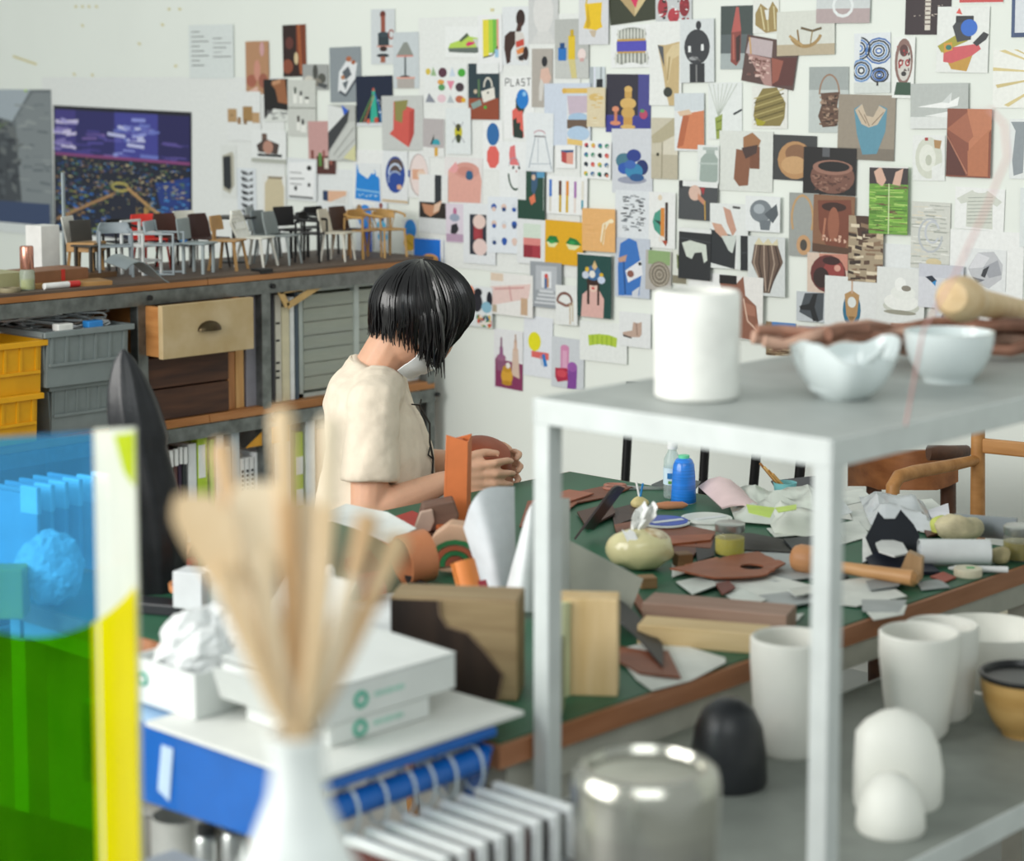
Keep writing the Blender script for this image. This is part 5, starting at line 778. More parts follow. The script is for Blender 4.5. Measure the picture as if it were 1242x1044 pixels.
# ---- flat leather and paper pieces (outlines lie in the table plane)
ml_d = mat('#3a2a26', .5, var=.1, bump=.1); ml_b = mat('#7a4630', .5, var=.12, bump=.1); ml_o = mat('#8f4f30', .5, var=.12); ml_k = mat('#1e1e20', .5, var=.1, bump=.08); mp_w = mat('#d9dcd6', .7); mp_g = mat('#a9aeae', .6); mp_t = mat('#cfd6d0', .35, coat=.3)
FL = [
 ([(690, 600), (740, 590), (768, 592), (742, 602), (700, 612)], .002, .003, ml_b, 'curled reddish leather strip at the far table corner near the scissors'),
 ([(640, 610), (692, 602), (700, 612), (660, 640), (630, 640)], .002, .003, mat('#8a5038', .5), 'rust leather offcut beside the white paper rolls'),
 ([(742, 618), (770, 612), (775, 630), (745, 640)], .003, .004, ml_d, 'dark brown leather square beside the beeswax'),
 ([(745, 640), (790, 632), (868, 648), (862, 668), (800, 664), (752, 662)], .004, .006, ml_b, 'wide brown leather sheet under the ribbon reels'),
 ([(770, 652), (866, 650), (862, 656), (790, 664)], .011, .004, ml_o, 'thin rust leather sheet on top of the wide brown one'),
 ([(865, 650), (910, 648), (975, 660), (960, 672), (900, 668)], .003, .004, ml_k, 'black leather strip behind the jar of balm'),
 ([(842, 655), (866, 652), (866, 676), (846, 682)], .005, .004, ml_k, 'small black leather square between tissue pack and jar'),
 ([(905, 665), (985, 668), (1000, 700), (940, 708), (890, 700)], .002, .002, mp_g, 'grey translucent paper under the pierced leather'),
 ([(860, 705), (935, 700), (985, 712), (960, 728), (880, 722)], .003, .0015, mp_w, 'crumpled white paper between leather and grey strip'),
 ([(815, 684), (842, 694), (815, 700)], .002, .0012, mp_t, 'green white film scrap beside the tissue pack'),
 ([(880, 722), (900, 716), (930, 728), (905, 735)], .006, .001, mp_t, 'small crinkled film scrap on the green top'),
 ([(905, 725), (990, 716), (1010, 728), (960, 738), (940, 736), (900, 734)], .002, .003, mp_g, 'grey card with a cut out slot'),
 ([(985, 712), (1060, 700), (1100, 724), (1040, 736), (990, 730)], .003, .002, mp_w, 'pale paper under the mallet handle'),
 ([(1045, 728), (1100, 728), (1090, 742), (1046, 742)], .006, .002, mp_g, 'grey rounded card offcut under the mallet'),
 ([(1112, 706), (1140, 702), (1152, 712), (1118, 716)], .003, .002, mp_g, 'grey triangular card near the tape ring'),
 ([(1128, 700), (1144, 694), (1160, 700), (1146, 706)], .003, .002, mat('#b0503a', .5), 'round red rubber disc beside the tape ring'),
 ([(745, 790), (800, 775), (880, 800), (880, 806), (838, 826), (790, 838), (772, 826)], .001, .001, mp_w, 'large torn white paper by the table edge'),
 ([(735, 795), (810, 792), (826, 824), (776, 818)], .004, .003, ml_b, 'brown leather triangle lying on the torn paper'),
 ([(735, 782), (790, 792), (745, 796)], .003, .003, ml_o, 'thin rust leather strip beside the black leather curl'),
 ([(772, 722), (785, 740), (778, 746), (768, 730)], .002, .006, ml_o, 'small rust leather wedge near the grey card'),
 ([(760, 762), (778, 756), (798, 764), (780, 774)], .002, .001, mat('#2f6a4c', .5), 'green paper scrap near the pale wooden block'),
 ([(1030, 622), (1075, 612), (1130, 606), (1160, 632), (1100, 648), (1040, 642)], .002, .002, mp_w, 'loose white paper sheets at the far side of the table'),
 ([(1060, 622), (1090, 600), (1128, 618), (1100, 632)], .006, .001, mp_t, 'bluish translucent paper peak on the white sheets'),
 ([(1125, 618), (1150, 612), (1152, 628), (1130, 630)], .008, .002, mat('#e6e6ee', .5), 'folded white tissue paper at the far side of the table'),
 ([(1000, 640), (1040, 632), (1056, 650), (1020, 660)], .003, .002, mp_w, 'white card beside the black leather cut out'),
 ([(1046, 648), (1066, 650), (1062, 676), (1046, 682)], .004, .003, mat('#dfe0dd', .6), 'rounded white card standing by the rack post'),
 ([(640, 670), (720, 690), (720, 740), (650, 740)], .001, .002, ml_d, 'dark leather lying under the grey board'),
 ([(935, 585), (990, 580), (1000, 600), (950, 606)], .001, .003, mat('#4a4c50', .6), 'dark grey card at the far table edge'),
 ([(790, 590), (812, 580), (850, 584), (840, 600)], .001, .003, mat('#5a6060', .6), 'dark grey rubber mat scrap behind the bottle'),
 ([(820, 706), (850, 700), (872, 712), (840, 722)], .004, .002, mp_t, 'pale green film scrap in front of the pierced leather'),
 ([(868, 712), (884, 706), (892, 716), (876, 722)], .008, .003, mat('#6a2c20', .5), 'tiny maroon leather scrap in front of the pierced leather'),
 ([(985, 690), (1010, 684), (1030, 700), (1000, 710)], .006, .003, ml_k, 'black leather strip under the mallet head'),
 ([(950, 655), (1000, 650), (1008, 664), (965, 672)], .008, .003, mat('#3c4044', .5), 'slate leather strip behind the mallet head'),
 ([(930, 640), (1000, 636), (1000, 648), (940, 652)], .004, .0015, mp_w, 'white tracing paper edge beside the plastic sleeve'),
 ([(955, 716), (1000, 708), (1004, 716), (965, 724)], .012, .0015, mp_t, 'long thin film offcut across the grey slotted card'),
 ([(900, 742), (940, 738), (948, 746), (910, 750)], .003, .002, mp_w, 'white paper offcut behind the walnut beam'),
 ([(940, 748), (975, 744), (968, 752), (945, 755)], .003, .001, mp_t, 'pale film sliver at the end of the walnut beam'),
 ([(1050, 742), (1100, 734), (1096, 744), (1060, 752)], .004, .0015, mp_w, 'long white card offcut pointing at the table edge'),
 ([(1050, 706), (1100, 700), (1090, 712), (1056, 716)], .008, .002, mat('#8c9294', .5), 'slate grey card beneath the mallet handle'),
 ([(700, 748), (735, 760), (750, 790), (715, 775)], .003, .004, ml_o, 'rust leather strip beside the maple block'),
 ([(720, 722), (760, 738), (752, 756), (716, 740)], .002, .004, ml_d, 'dark leather strip in front of the grey board'),
 ([(790, 655), (850, 664), (840, 676), (800, 672)], .006, .004, mat('#5a3426', .5), 'chestnut leather strap between tissue pack and jar'),
 ([(830, 686), (870, 678), (880, 684), (845, 694)], .010, .003, mat('#a86a4c', .5), 'narrow tan leather strip touching the pierced leather'),
 ([(700, 622), (742, 612), (746, 626), (712, 642)], .005, .004, mat('#4a3026', .5), 'dark chestnut leather sheet beneath the bent strap'),
 ([(660, 604), (690, 596), (720, 600), (690, 610)], .006, .003, mat('#a06048', .5), 'folded pinkish leather behind the white paper rolls'),
 ([(1010, 600), (1045, 594), (1060, 606), (1020, 614)], .003, .002, mp_w, 'white notepaper at the far edge behind the rack post'),
 ([(1118, 640), (1150, 634), (1158, 644), (1125, 652)], .005, .004, mat('#5a3028', .5), 'maroon leather strip behind the white roll'),
 ([(990, 608), (1020, 604), (1034, 622), (1000, 630)], .012, .001, mat('#d3d9dc', .4), 'bluish film sheet beside the clear bag'),
 ([(440, 640), (500, 622), (540, 640), (480, 668)], .002, .003, mat('#a8322c', .5), 'crimson leather scraps under the orange pieces'),
]
for k, (pts, dz, th, m, lb) in enumerate(FL):
    nm = 'leather_piece' if 'leather' in lb else 'paper_piece' if 'paper' in lb else 'card_piece' if 'card' in lb else 'scrap'
    flat(nm, pts, TZ+dz, th, m, lb, nm.split('_')[0], 'scraps on the table', wave=.006)
# pierced leather
P = [T(x, y, .012) for x, y in ((812, 692), (850, 684), (885, 676), (918, 671), (953, 686), (930, 699), (900, 703), (860, 702), (835, 697))]
hc = T(912, 689, .012); b = MB(); N = 36; out, inn = [], []
for i in range(N):
    an = 2*pi*i/N; dr = Vector((cos(an), sin(an), 0)); best = .03
    for j in range(len(P)):
        A, B_ = P[j]-hc, P[(j+1) % len(P)]-hc; e = B_-A; den = dr.x*e.y-dr.y*e.x
        if abs(den) > 1e-9:
            t_ = (A.x*e.y-A.y*e.x)/den; u = (A.x*dr.y-A.y*dr.x)/den
            if t_ > 0 and 0 <= u <= 1: best = t_
    inn.append(hc+dr*.0215); out.append(hc+dr*max(best, .025))
rows = []
for f in (0, .5, 1): rows.append([inn[i % N].lerp(out[i % N], f)+Vector((0, 0, .01*f*f*(1 if i % 9 else 0)*abs(noise.noise(out[i % N]*9)))) for i in range(N+1)])
o = b.grid(rows, .003).build('leather_piece', mat('#8a4c2e', .45, var=.1), smooth=True); centre(o); tag(o, 'russet leather piece with a punched round hole', 'leather')
# black leather cut out standing
upright('leather_cutout', [(1052, 655), (1062, 640), (1070, 626), (1077, 634), (1090, 634), (1098, 624), (1112, 640), (1118, 652), (1112, 678), (1060, 676)], T(1085, 678), .004, mat('#1e222a', .6), 'black leather cut out with a scooped top edge', 'leather', lean=.5)
flat('leather_piece', [(1050, 678), (1080, 670), (1120, 676), (1140, 694), (1100, 698), (1056, 690)], TZ+.004, .006, mat('#1b2030', .6), 'crumpled navy black leather under the cut out', 'leather', wave=.02)
flat('card_piece', [(1062, 660), (1075, 654), (1095, 660), (1102, 672), (1085, 676), (1066, 670)], TZ+.03, .003, mat('#d9dad8', .6), 'oval white card resting on the black leather', 'card')
# paper rolls
t = TT('paper_roll', 'white paper roll lying near the table edge', 'roll', 1157, 686, rz=-.02)
for dr in (.0,):
    rows = [[(x, .024*cos(a), .026+.024*sin(a)) for a in [2*pi*j/20+.3 for j in range(20)]+[2*pi+.3]] for x in (-.065, 0, .065)]
    MB().grid(rows, .0015).build('roll_body', mat('#dfe3e4', .6), t, smooth=True); MB().tube([(-.064, 0, .026), (.064, 0, .026)], .016, 14).build('roll_core', mat('#c9cfd2', .6), t, smooth=True)
t = TT('paper_roll', 'grey film roll behind the pale stones', 'roll', 1195, 652, rz=-.35)
MB().tube([(-.06, 0, .022), (.06, 0, .022)], .022, 20).build('roll_body', mat('#8a9196', .4), t, smooth=True); MB().tube([(.058, 0, .022), (.0605, 0, .022)], .012, 14).build('roll_core', mat('#4a5054', .5), t)
lump('pale_stone', 'large pale yellowish knobbly stone beside the white roll', 'stone', 1163, 658, (.045, .03, .028), '#cfc4a0'); lump('pale_stone', 'small pale knobbly stone in front of the oil jar', 'stone', 1212, 684, (.022, .018, .016), '#cbbb8e')
lump('plastic_lump', 'lime green plastic lump behind the large stone', 'lump', 1140, 650, (.022, .018, .02), '#c8d06a')
# tape, pen
t = TT('tape_ring', 'cream masking tape ring with green centre label', 'tape', 1174, 698)
MB().lathe([(.016, .0), (.025, 0), (.0255, .002), (.0255, .013), (.025, .0145), (.016, .0145)], n=32).build('tape_body', mat('#ddd6bc', .5), t, smooth=True); MB().box((.004, 0, .015), (.014, .01, .001)).build('label', mat('#3aa860', .5), t)
t = TT('pen', 'white pen lying beside the masking tape', 'pen', 1192, 690, rz=-.1, dz=.007)
MB().tube([(-.05, 0, 0), (.045, 0, 0)], .006, 12).build('barrel', mat('#e6e8e8', .4), t, smooth=True); MB().tube([(-.062, 0, 0), (-.05, 0, 0)], [.002, .005], 12).build('tip', mat('#d0d2d2', .4), t)
# mallet: head rests left of the rack post, handle runs to the right
A, B_ = T(968, 694), T(1108, 716); t = thing('mallet', 'wooden mallet with round turned head lying across the scraps', 'mallet', A)
d = (B_-A); d.z = 0; L = d.length; d.normalize(); q = d.to_track_quat('Z', 'Y')
MB().lathe([(.012, -.012), (.022, -.006), (.026, .004), (.026, .032), (.02, .042), (.012, .046)], (0, 0, .027), n=24, q=q).build('head', wood('#c79468', '#aa7448'), t, smooth=True)
MB().lathe([(.010, .04), (.011, .1), (.013, L*.8), (.015, L), (.008, L+.008)], (0, 0, .022), n=16, q=q).build('handle', wood('#cfa272', '#b58452'), t, smooth=True)
o = MB().slab([(-.02, 0, 0), (.024, 0, .004), (.026, 0, .045), (.0, 0, .055)], (.004, .02, 0)).build('wood_wedge', wood('#c2a07a', '#a4815a', along='z'), loc=T(1100, 706, .004), rz=YAW-.2); tag(o, 'pale wooden wedge standing beside the mallet handle', 'block')
# pink leather and clear plastic bags
rows = [[PD(845+10*i+90*j/8, 592-16*sin(pi*j/8*.9)+8*i-3*j*(1-i/4), dep(T(880, 610))+.04-.02*i) for j in range(9)] for i in range(5)]
rows = []
for i in range(6):
    r_ = []
    for j in range(10):
        u, v = j/9, i/5; c = T(848+110*u+28*v, 606+16*u*.6+20*v); z = .045*sin(pi*min(1, u*1.5+.15))*(1-v*.55)*(1 if u < .75 else .6)
        r_.append(c+Vector((0, 0, .006+max(z, 0))))
    rows.append(r_)
o = MB().grid(rows, .004).build('pink_leather', mat('#d9c0c0', .4, var=.05), smooth=True); centre(o); tag(o, 'pale pink leather sheet curling up behind the plastic bags', 'leather')
def bag(label, x0, y0, x1, y1, hgt, col, sd):
    rows = []
    for i in range(12):
        r_ = []
        for j in range(16):
            u, v = j/15, i/11; c = T(x0+(x1-x0)*u+(14*v), y0+(y1-y0)*v+10*u)
            e = min(1, 5*min(u, 1-u, v, 1-v)); n_ = noise.noise(c*22+Vector((sd, 0, 0))); r_.append(c+Vector((0, 0, .006+hgt*e*(.55+.5*n_))))
        rows.append(r_)
    o = MB().grid(rows, .001).build('plastic_bag', col, smooth=True); centre(o); return tag(o, label, 'bag', 'plastic bags on the table')
mb1 = clear('#e6ece4', .35, .15, '#e3e8e0')
bag('crumpled clear plastic bag with lime green print', 878, 598, 1000, 636, .055, mb1, 1); bag('clear plastic sleeve bulging beside the jar of balm', 925, 618, 1010, 650, .045, clear('#eef2ea', .3, .12, '#e8ece4'), 5); bag('clear plastic bag on the far side beyond the rack post', 1042, 606, 1122, 640, .05, clear('#e9edf0', .35, .12, '#e3e7ea'), 9)
flat('bag_card', [(905, 612), (940, 616), (934, 628), (908, 622)], TZ+.062, .001, mat('#b9d45a', .5), 'lime green card tucked in the clear plastic bag', 'card')
flat('bag_card', [(940, 616), (966, 612), (966, 618), (944, 622)], TZ+.060, .001, mat('#c3dc6a', .5), 'narrow lime green strip tucked in the clear plastic bag', 'card')
t = TT('pencil_cup', 'small teal cup holding pencils and brushes', 'cup', 952, 600)
MB().lathe([(.022, 0), (.026, .028), (.024, .028), (.02, .003)], n=20).build('cup', mat('#7fc4c8', .4), t, smooth=True)
for k in range(4): MB().tube([(-.004*k+.006, .004*k-.006, .01), (-.03-.008*k, .01*k-.02, .05+.006*k)], [.003, .003], 6).build('pencil', mat(['#c99a5a', '#b5803a', '#d8b070', '#9a6a3c'][k], .5), t)
# ---- wood blocks
def block(label, px, py, dims, rz, c, dk, along='x', dz=0, bevel=.002, name='wood_block'):
    o = MB().box((0, 0, dims[2]/2), dims).build(name, wood(c, dk, .55, along), bevel=bevel, loc=T(px, py, dz), rz=YAW+rz); return tag(o, label, 'wood block')
block('long walnut beam lying across the table', 872, 756, (.245, .075, .034), -.35, '#a58a7a', '#8a6a5a'); block('long pale wood beam lying in front of the walnut beam', 854, 782, (.205, .06, .033), -.30, '#d3bd93', '#bfa474')
block('pale maple block standing on end at the table edge', 714, 838, (.088, .05, .145), -.10, '#d9bf92', '#c4a570', 'z'); block('small brown wood cube behind the tissue pack', 828, 688, (.03, .03, .028), .3, '#8a6844', '#6a4c2e')
block('small dark wood offcut under the grey board', 785, 712, (.03, .03, .02), .2, '#9a7a54', '#7a5a3a')
t = TT('burl_block', 'large dark burl wood block with pale live edge sapwood', 'wood block', 556, 838, rz=-.13)
bw, bd, bh = .188, .08, .150
MB().box((0, 0, bh/2), (bw, bd, bh)).build('sapwood', wood('#a5906c', '#80694a', .6, 'x'), t, bevel=.003)
pts = [(-bw/2+.001, 0), (bw/2-.03, 0), (bw/2-.022, .04), (bw/2-.05, .075), (.02, .1), (-.01, .108), (-.02, .125), (-.022, bh-.004), (-bw/2+.001, bh-.004)]
MB().slab([(x, -bd/2-.0025, z) for x, z in pts], (0, .004, 0)).build('heartwood', wood('#3a2b22', '#231915', .5, 'z'), t)
MB().tube([(x, -bd/2-.002, z) for x, z in pts[1:8]], .0022, 6).build('bark_line', mat('#7a6650', .7), t)
for s, (px, py, c) in enumerate(((668, 868, '#a3a682'), (676, 862, '#8f9470'))):
    block(['sage green post block behind the rack post', 'olive green block beside the maple block'][s], px, py, (.018, .05, .125-.02*s), -.1, c, c, 'z')
o = MB().lathe([(.012, 0), (.014, .012), (.012, .024), (0, .026)], n=16).build('ceramic_bead', mat('#e8e8e4', .4), smooth=True, loc=T(664, 880)); tag(o, 'small white ceramic bead at the foot of the sage block', 'bead')
o = MB().lathe([(.016, 0), (.017, .14), (.0, .142)], n=16).build('green_candle', mat('#cfd2a8', .5), smooth=True, loc=T(679, 842)); tag(o, 'pale green candle stub behind the olive block', 'candle')
# ---- upright sheets
upright('grey_board', [(690, 662), (781, 706), (763, 746), (692, 722)], T(735, 748), .004, mat('#b3b5a8', .6), 'grey green board leaning behind the wooden blocks', 'board', lean=.35)
rows = []
for i in range(7):
    v = i/6; rows.append([T(690+38*v+(8+22*j/6), 664-6*v-2*j)+Vector((0, 0, .015+.075*v+.012*sin(j/6*pi))) for j in range(7)])
o = MB().grid(rows, .004).build('leather_strap', mat('#3c3232', .35, var=.1), smooth=True); centre(o); tag(o, 'wide dark leather strap bent upward behind the tissue pack', 'leather')
rows = []
for i in range(10):
    v = i/9; rows.append([T(704+100*v, 750+40*v*v-8*sin(pi*v)+9*j)+Vector((0, 0, .012+.042*(1-v)*sin(pi*(.25+.6*v)))) for j in range(4)])
o = MB().grid(rows, .003).build('leather_strap', mat('#2b2b2c', .5, var=.1), smooth=True); centre(o); tag(o, 'black leather curl arching between the maple block and beams', 'leather')
def sheet_px(name, label, cat, lo, hi, base, m, bow=.02, th=.002, n=8, grp=None):
    """a bowed standing sheet between a lower and an upper outline"""
    d0 = dep(base); rows = []
    def fine(L):
        out = []
        for i in range(len(L)-1):
            p0, p1, p2, p3 = L[max(i-1, 0)], L[i], L[i+1], L[min(i+2, len(L)-1)]
            for q in range(5):
                t = q/5; out.append(tuple(.5*((2*p1[k])+(-p0[k]+p2[k])*t+(2*p0[k]-5*p1[k]+4*p2[k]-p3[k])*t*t+(-p0[k]+3*p1[k]-3*p2[k]+p3[k])*t**3) for k in (0, 1)))
        return out+[L[-1]]
    lo, hi = fine(lo), fine(hi)
    for i in range(n):
        v = i/(n-1); r_ = []
        for j in range(len(lo)):
            x = lo[j][0]+(hi[j][0]-lo[j][0])*v; y = lo[j][1]+(hi[j][1]-lo[j][1])*v; r_.append(PD(x, y, d0+bow*sin(pi*j/(len(lo)-1))+.01*v))
        rows.append(r_)
    o = MB().grid(rows, th).build(name, m, smooth=True); centre(o); return tag(o, label, cat, grp)
mw = mat('#d5dade', .55)
sheet_px('paper_disc', 'large curved white paper disc standing behind the leather pieces', 'paper', [(588, 722), (600, 722), (614, 715), (626, 706)], [(562, 640), (572, 610), (590, 592), (624, 590)], T(600, 722), mw, -.05, n=9)
sheet_px('paper_disc', 'second white paper curve standing against the rack post', 'paper', [(606, 740), (620, 742), (640, 742), (660, 742)], [(628, 660), (640, 620), (652, 606), (672, 606)], T(640, 742), mat('#dfe3e4', .55), -.06, n=9)
sheet_px('paper_tube', 'tall rolled white paper standing behind the rack post', 'paper', [(656, 752), (668, 756), (680, 754), (691, 748)], [(656, 630), (668, 612), (680, 605), (691, 604)], T(680, 754), mat('#cdd3d0', .55), -.05, n=6)
# ---- leather pieces around the hands
mo1 = mat('#cf7440', .45, var=.06); mo2 = mat('#b85f34', .45, var=.06)
t = TT('leather_form', 'tall orange leather form folded to a notched top', 'leather', 553, 652)
h0 = .205; prof = [(-.027, .0), (.020, -.008), (.028, .016), (-.02, .022)]
rows = []
for i in range(12):
    v = i/11; r_ = []
    for j, (x, y) in enumerate(prof+[prof[0]]): r_.append((x*(1-.08*v)+.006*v, y, h0*v-(.012*sin(pi*.5)*(j % 2 == 1) if i == 11 else 0)))
    rows.append(r_)
MB().grid(rows, .004).build('folded_shell', mo1, t, bevel=.002); MB().box((.0, .008, h0*.5), (.03, .016, h0*.92)).build('inner_face', mo2, t)
t = TT('leather_block', 'brown walnut and leather knot shape leaning on the orange form', 'leather', 531, 640, rz=.1, dz=.03)
MB().slab([(-.045, -.03, 0), (-.03, -.03, .05), (.03, -.03, .06), (.04, -.03, .03), (.03, -.03, 0)], (0, .05, 0)).build('body', wood('#7c5f50', '#64483c', .6), t, bevel=.004); MB().slab([(-.05, -.036, .002), (-.036, -.036, .04), (-.012, -.036, .045), (-.008, -.036, .02), (-.016, -.036, 0)], (0, .01, 0)).build('pale_face', mat('#c2a594', .6), t, bevel=.003)
MB().box((-.02, .0, -.008), (.09, .04, .008)).build('foot', mat('#6a4a3a', .6), t); MB().box((0, .0, -.022), (.03, .03, .02)).build('stem', mat('#5a4034', .6), t)
o = MB().box((0, 0, .022), (.042, .035, .044)).build('leather_box', mo2, bevel=.004, loc=T(543, 664), rz=YAW+.2); tag(o, 'small rust leather box under the walnut knot', 'leather')
def cylshell(label, px, py, r, L, ax, c, c2=None, dz=0, name='leather_ring'):
    t = TT(name, label, 'leather', px, py, dz=dz); d = Vector(ax).normalized(); q = d.to_track_quat('Z', 'Y'); n = 28; rows = []
    for z in (0, L*.3, L*.7, L): rows.append([q @ Vector((r*cos(2*pi*j/n), r*sin(2*pi*j/n), z)) for j in range(n+1)])
    lo = min(v.z for r_ in rows for v in r_)
    rows = [[v-Vector((0, 0, lo-.001)) for v in r_] for r_ in rows]
    MB().grid(rows, .005).build('leather_wall', mat(c, .5, var=.06), t, smooth=True)
    if c2:
        rows = [[v*1.0+((v-(r_[0]+r_[14])/2)*.06) for v in r_] for r_ in rows[2:]]
        MB().grid(rows, .004).build('band', mat(c2, .5), t, smooth=True)
    return t
cylshell('wide tan leather ring lying open beside the octagon piece', 488, 712, .047, .05, (.95, .5, .12), '#b9764e', dz=.0)
cylshell('small orange leather cylinder with crimson rim, tilted on the burl block', 570, 722, .021, .05, (-.25, .3, .9), '#d9803c', None, dz=.03)
o = cylshell('crimson leather cuff at the foot of the orange cylinder', 578, 728, .0225, .02, (-.25, .3, .9), '#a8283c', None, dz=.02)
t = TT('leather_octagon', 'octagonal tan leather piece with green and rust arches', 'leather', 553, 700, rz=-.1)
b = [(.05*cos(radians(a)), .05+.05*sin(radians(a))) for a in (-60, -20, 20, 62, 105, 150, 190, 235)]
MB().slab([(x, .0, z) for x, z in b], (0, .045, 0)).build('body', mat('#c9a387', .55), t, bevel=.003)
for k, (r_, c) in enumerate(((.046, '#2f7a48'), (.034, '#b25f40'), (.024, '#2f7a48'), (.013, '#9a5038'))):
    rows = [[((r_+e)*cos(radians(a)), -.003-.0006*k, .024+(r_+e)*.9*sin(radians(a))) for a in range(-10, 191, 20)] for e in (-.004, .005)]
    MB().grid(rows, .002).build('arch', mat(c, .5), t)
flat('leather_piece', [(490, 700), (500, 706), (545, 722), (540, 730), (505, 724)], TZ+.01, .006, mat('#1f2224', .6), 'black pointed leather scrap under the octagon', 'leather', wave=.02)
flat('leather_piece', [(490, 652), (512, 648), (545, 640), (530, 664), (500, 668)], TZ+.012, .006, mat('#a52a30', .5), 'folded crimson leather scrap behind the octagon', 'leather', wave=.02)
flat('leather_piece', [(500, 668), (530, 660), (545, 676), (515, 684)], TZ+.006, .01, mat('#26282a', .6), 'black leather strip behind the octagon', 'leather')
flat('cloth_piece', [(400, 745), (470, 722), (560, 712), (600, 722), (560, 745), (480, 770), (420, 775)], TZ+.012, .004, mat('#dfe2e2', .7), 'white cloth spread between burl block and boxes', 'cloth', wave=.02)
flat('paper_piece', [(386, 622), (420, 612), (470, 628), (505, 640), (470, 650), (430, 646)], TZ+.075, .0015, mat('#dfe2de', .6), 'stack of loose white papers beside the brush handles', 'paper', wave=.02)
# ------------------------------------------------------------------ the seated person
PX, PY = -3.36, 3.155; FACE = radians(37)
pe = thing('person', 'person with black bobbed hair, white mask and cream t-shirt working leather at the table', 'person', (PX, PY, 0), FACE)
sk = mat('#d9a98c', .5, var=.04, scale=25, sub=.15)
def cap(b, pts, rs, n=14):
    """tapered limb with round ends"""
    P = [Vector(p) for p in pts]; d0 = (P[0]-P[1]).normalized(); d1 = (P[-1]-P[-2]).normalized()
    P2 = [P[0]+d0*rs[0]*.9, P[0]+d0*rs[0]*.6]+P+[P[-1]+d1*rs[-1]*.6, P[-1]+d1*rs[-1]*.9]; R2 = [rs[0]*.4, rs[0]*.8]+list(rs)+[rs[-1]*.8, rs[-1]*.4]
    return b.tube(P2, R2, n)
def rings(b, R, n=24):
    """closed loft of ellipses: centre, half width x, half width y, tilt about y"""
    k = len(b.v)
    for c, rx, ry, ti in R:
        for j in range(n):
            a = 2*pi*j/n; v = Vector((rx*cos(a), ry*sin(a), 0)); v.rotate(Matrix.Rotation(ti, 3, 'Y')); b.v.append(Vector(c)+v)
    for i in range(len(R)-1):
        for j in range(n): b.f.append((k+i*n+j, k+i*n+(j+1) % n, k+(i+1)*n+(j+1) % n, k+(i+1)*n+j))
    b.f.append(tuple(k+j for j in range(n))[::-1]); b.f.append(tuple(k+(len(R)-1)*n+j for j in range(n))); return b
def remesh(o, vox, sm=6, f=.5):
    m = o.modifiers.new('remesh', 'REMESH'); m.mode = 'VOXEL'; m.voxel_size = vox; m.use_smooth_shade = True
    s = o.modifiers.new('smooth', 'SMOOTH'); s.iterations = sm; s.factor = f
b = MB()
HC = Vector((.096, 0, 1.122)); TILT = radians(48)
qh = Matrix.Rotation(TILT, 3, 'Y')
def H(x, y, z): return HC+qh @ Vector((x, y, z))
b.ell(HC+qh @ Vector((-.01, 0, .02)), (.09, .072, .098), 24, 16, q=qh)
b.ell(H(.02, 0, -.045), (.062, .058, .07), 20, 12, q=qh)                       # jaw
b.tube([H(.085, 0, .03), H(.098, 0, 0), H(.102, 0, -.018), H(.088, 0, -.028)], [.008, .011, .013, .008], 10)  # nose
for s in (-1, 1): b.ell(H(-.01, s*.072, -.005), (.016, .008, .027), 12, 8, q=qh)   # ears
cap(b, [(-.012, 0, .96), (.012, 0, 1.02), (.05, 0, 1.085)], [.062, .052, .05])   # neck
rings(b, [((-.01, 0, .50), .11, .15, 0), ((-.03, 0, .60), .095, .145, 0), ((-.02, 0, .72), .09, .13, .05), ((-.005, 0, .84), .095, .145, .12), ((-.012, 0, .93), .08, .16, .2), ((-.008, 0, .99), .05, .08, .25)])
# right arm (towards the camera) and left arm
RS, RE, RW = Vector((.02, -.155, .952)), Vector((.015, -.205, .712)), Vector((.172, -.125, .770))
LS, LE, LW = Vector((-.02, .165, .955)), Vector((.03, .235, .735)), Vector((.20, .13, .765))
cap(b, [RS, RS.lerp(RE, .4), RS.lerp(RE, .8), RE], [.05, .046, .041, .038]); cap(b, [RE, RE.lerp(RW, .3), RE.lerp(RW, .7), RW], [.038, .04, .031, .025])
cap(b, [LS, LS.lerp(LE, .4), LS.lerp(LE, .8), LE], [.05, .046, .041, .038]); cap(b, [LE, LE.lerp(LW, .3), LE.lerp(LW, .7), LW], [.038, .04, .031, .025])
def palm(W, d, side, wdt):
    d = d.normalized(); s = side.normalized(); nrm = d.cross(s)
    for t in (-1, -.33, .33, 1): cap(b, [W, W+d*.04+s*wdt*t*.9, W+d*.078+s*wdt*t], [.02, .0165, .0125], 10)
    return d, s, nrm
# right hand: back of the hand to the camera, four fingers curling over the leather, thumb on top
d, s, n_ = palm(RW, Vector((.96, .22, .06)), Vector((.1, 0, 1)), .030)
for k, (t, L, dz) in enumerate(((1, .062, .010), (.35, .070, .0), (-.35, .066, -.004), (-1, .052, -.010))):
    A = RW+d*.078+s*.030*t; k1 = A+Vector((L*.5, .006, dz*.5)); k2 = k1+Vector((L*.36, .03, dz*.4-.004)); k3 = k2+Vector((L*.10, .026, -.006))
    cap(b, [A, k1, k2, k3], [.0105, .0095, .0085, .0072], 10)
A = RW+d*.02+s*.022; cap(b, [A, A+Vector((.03, .012, .03)), A+Vector((.062, .035, .036)), A+Vector((.088, .05, .032))], [.014, .012, .0105, .008], 10)
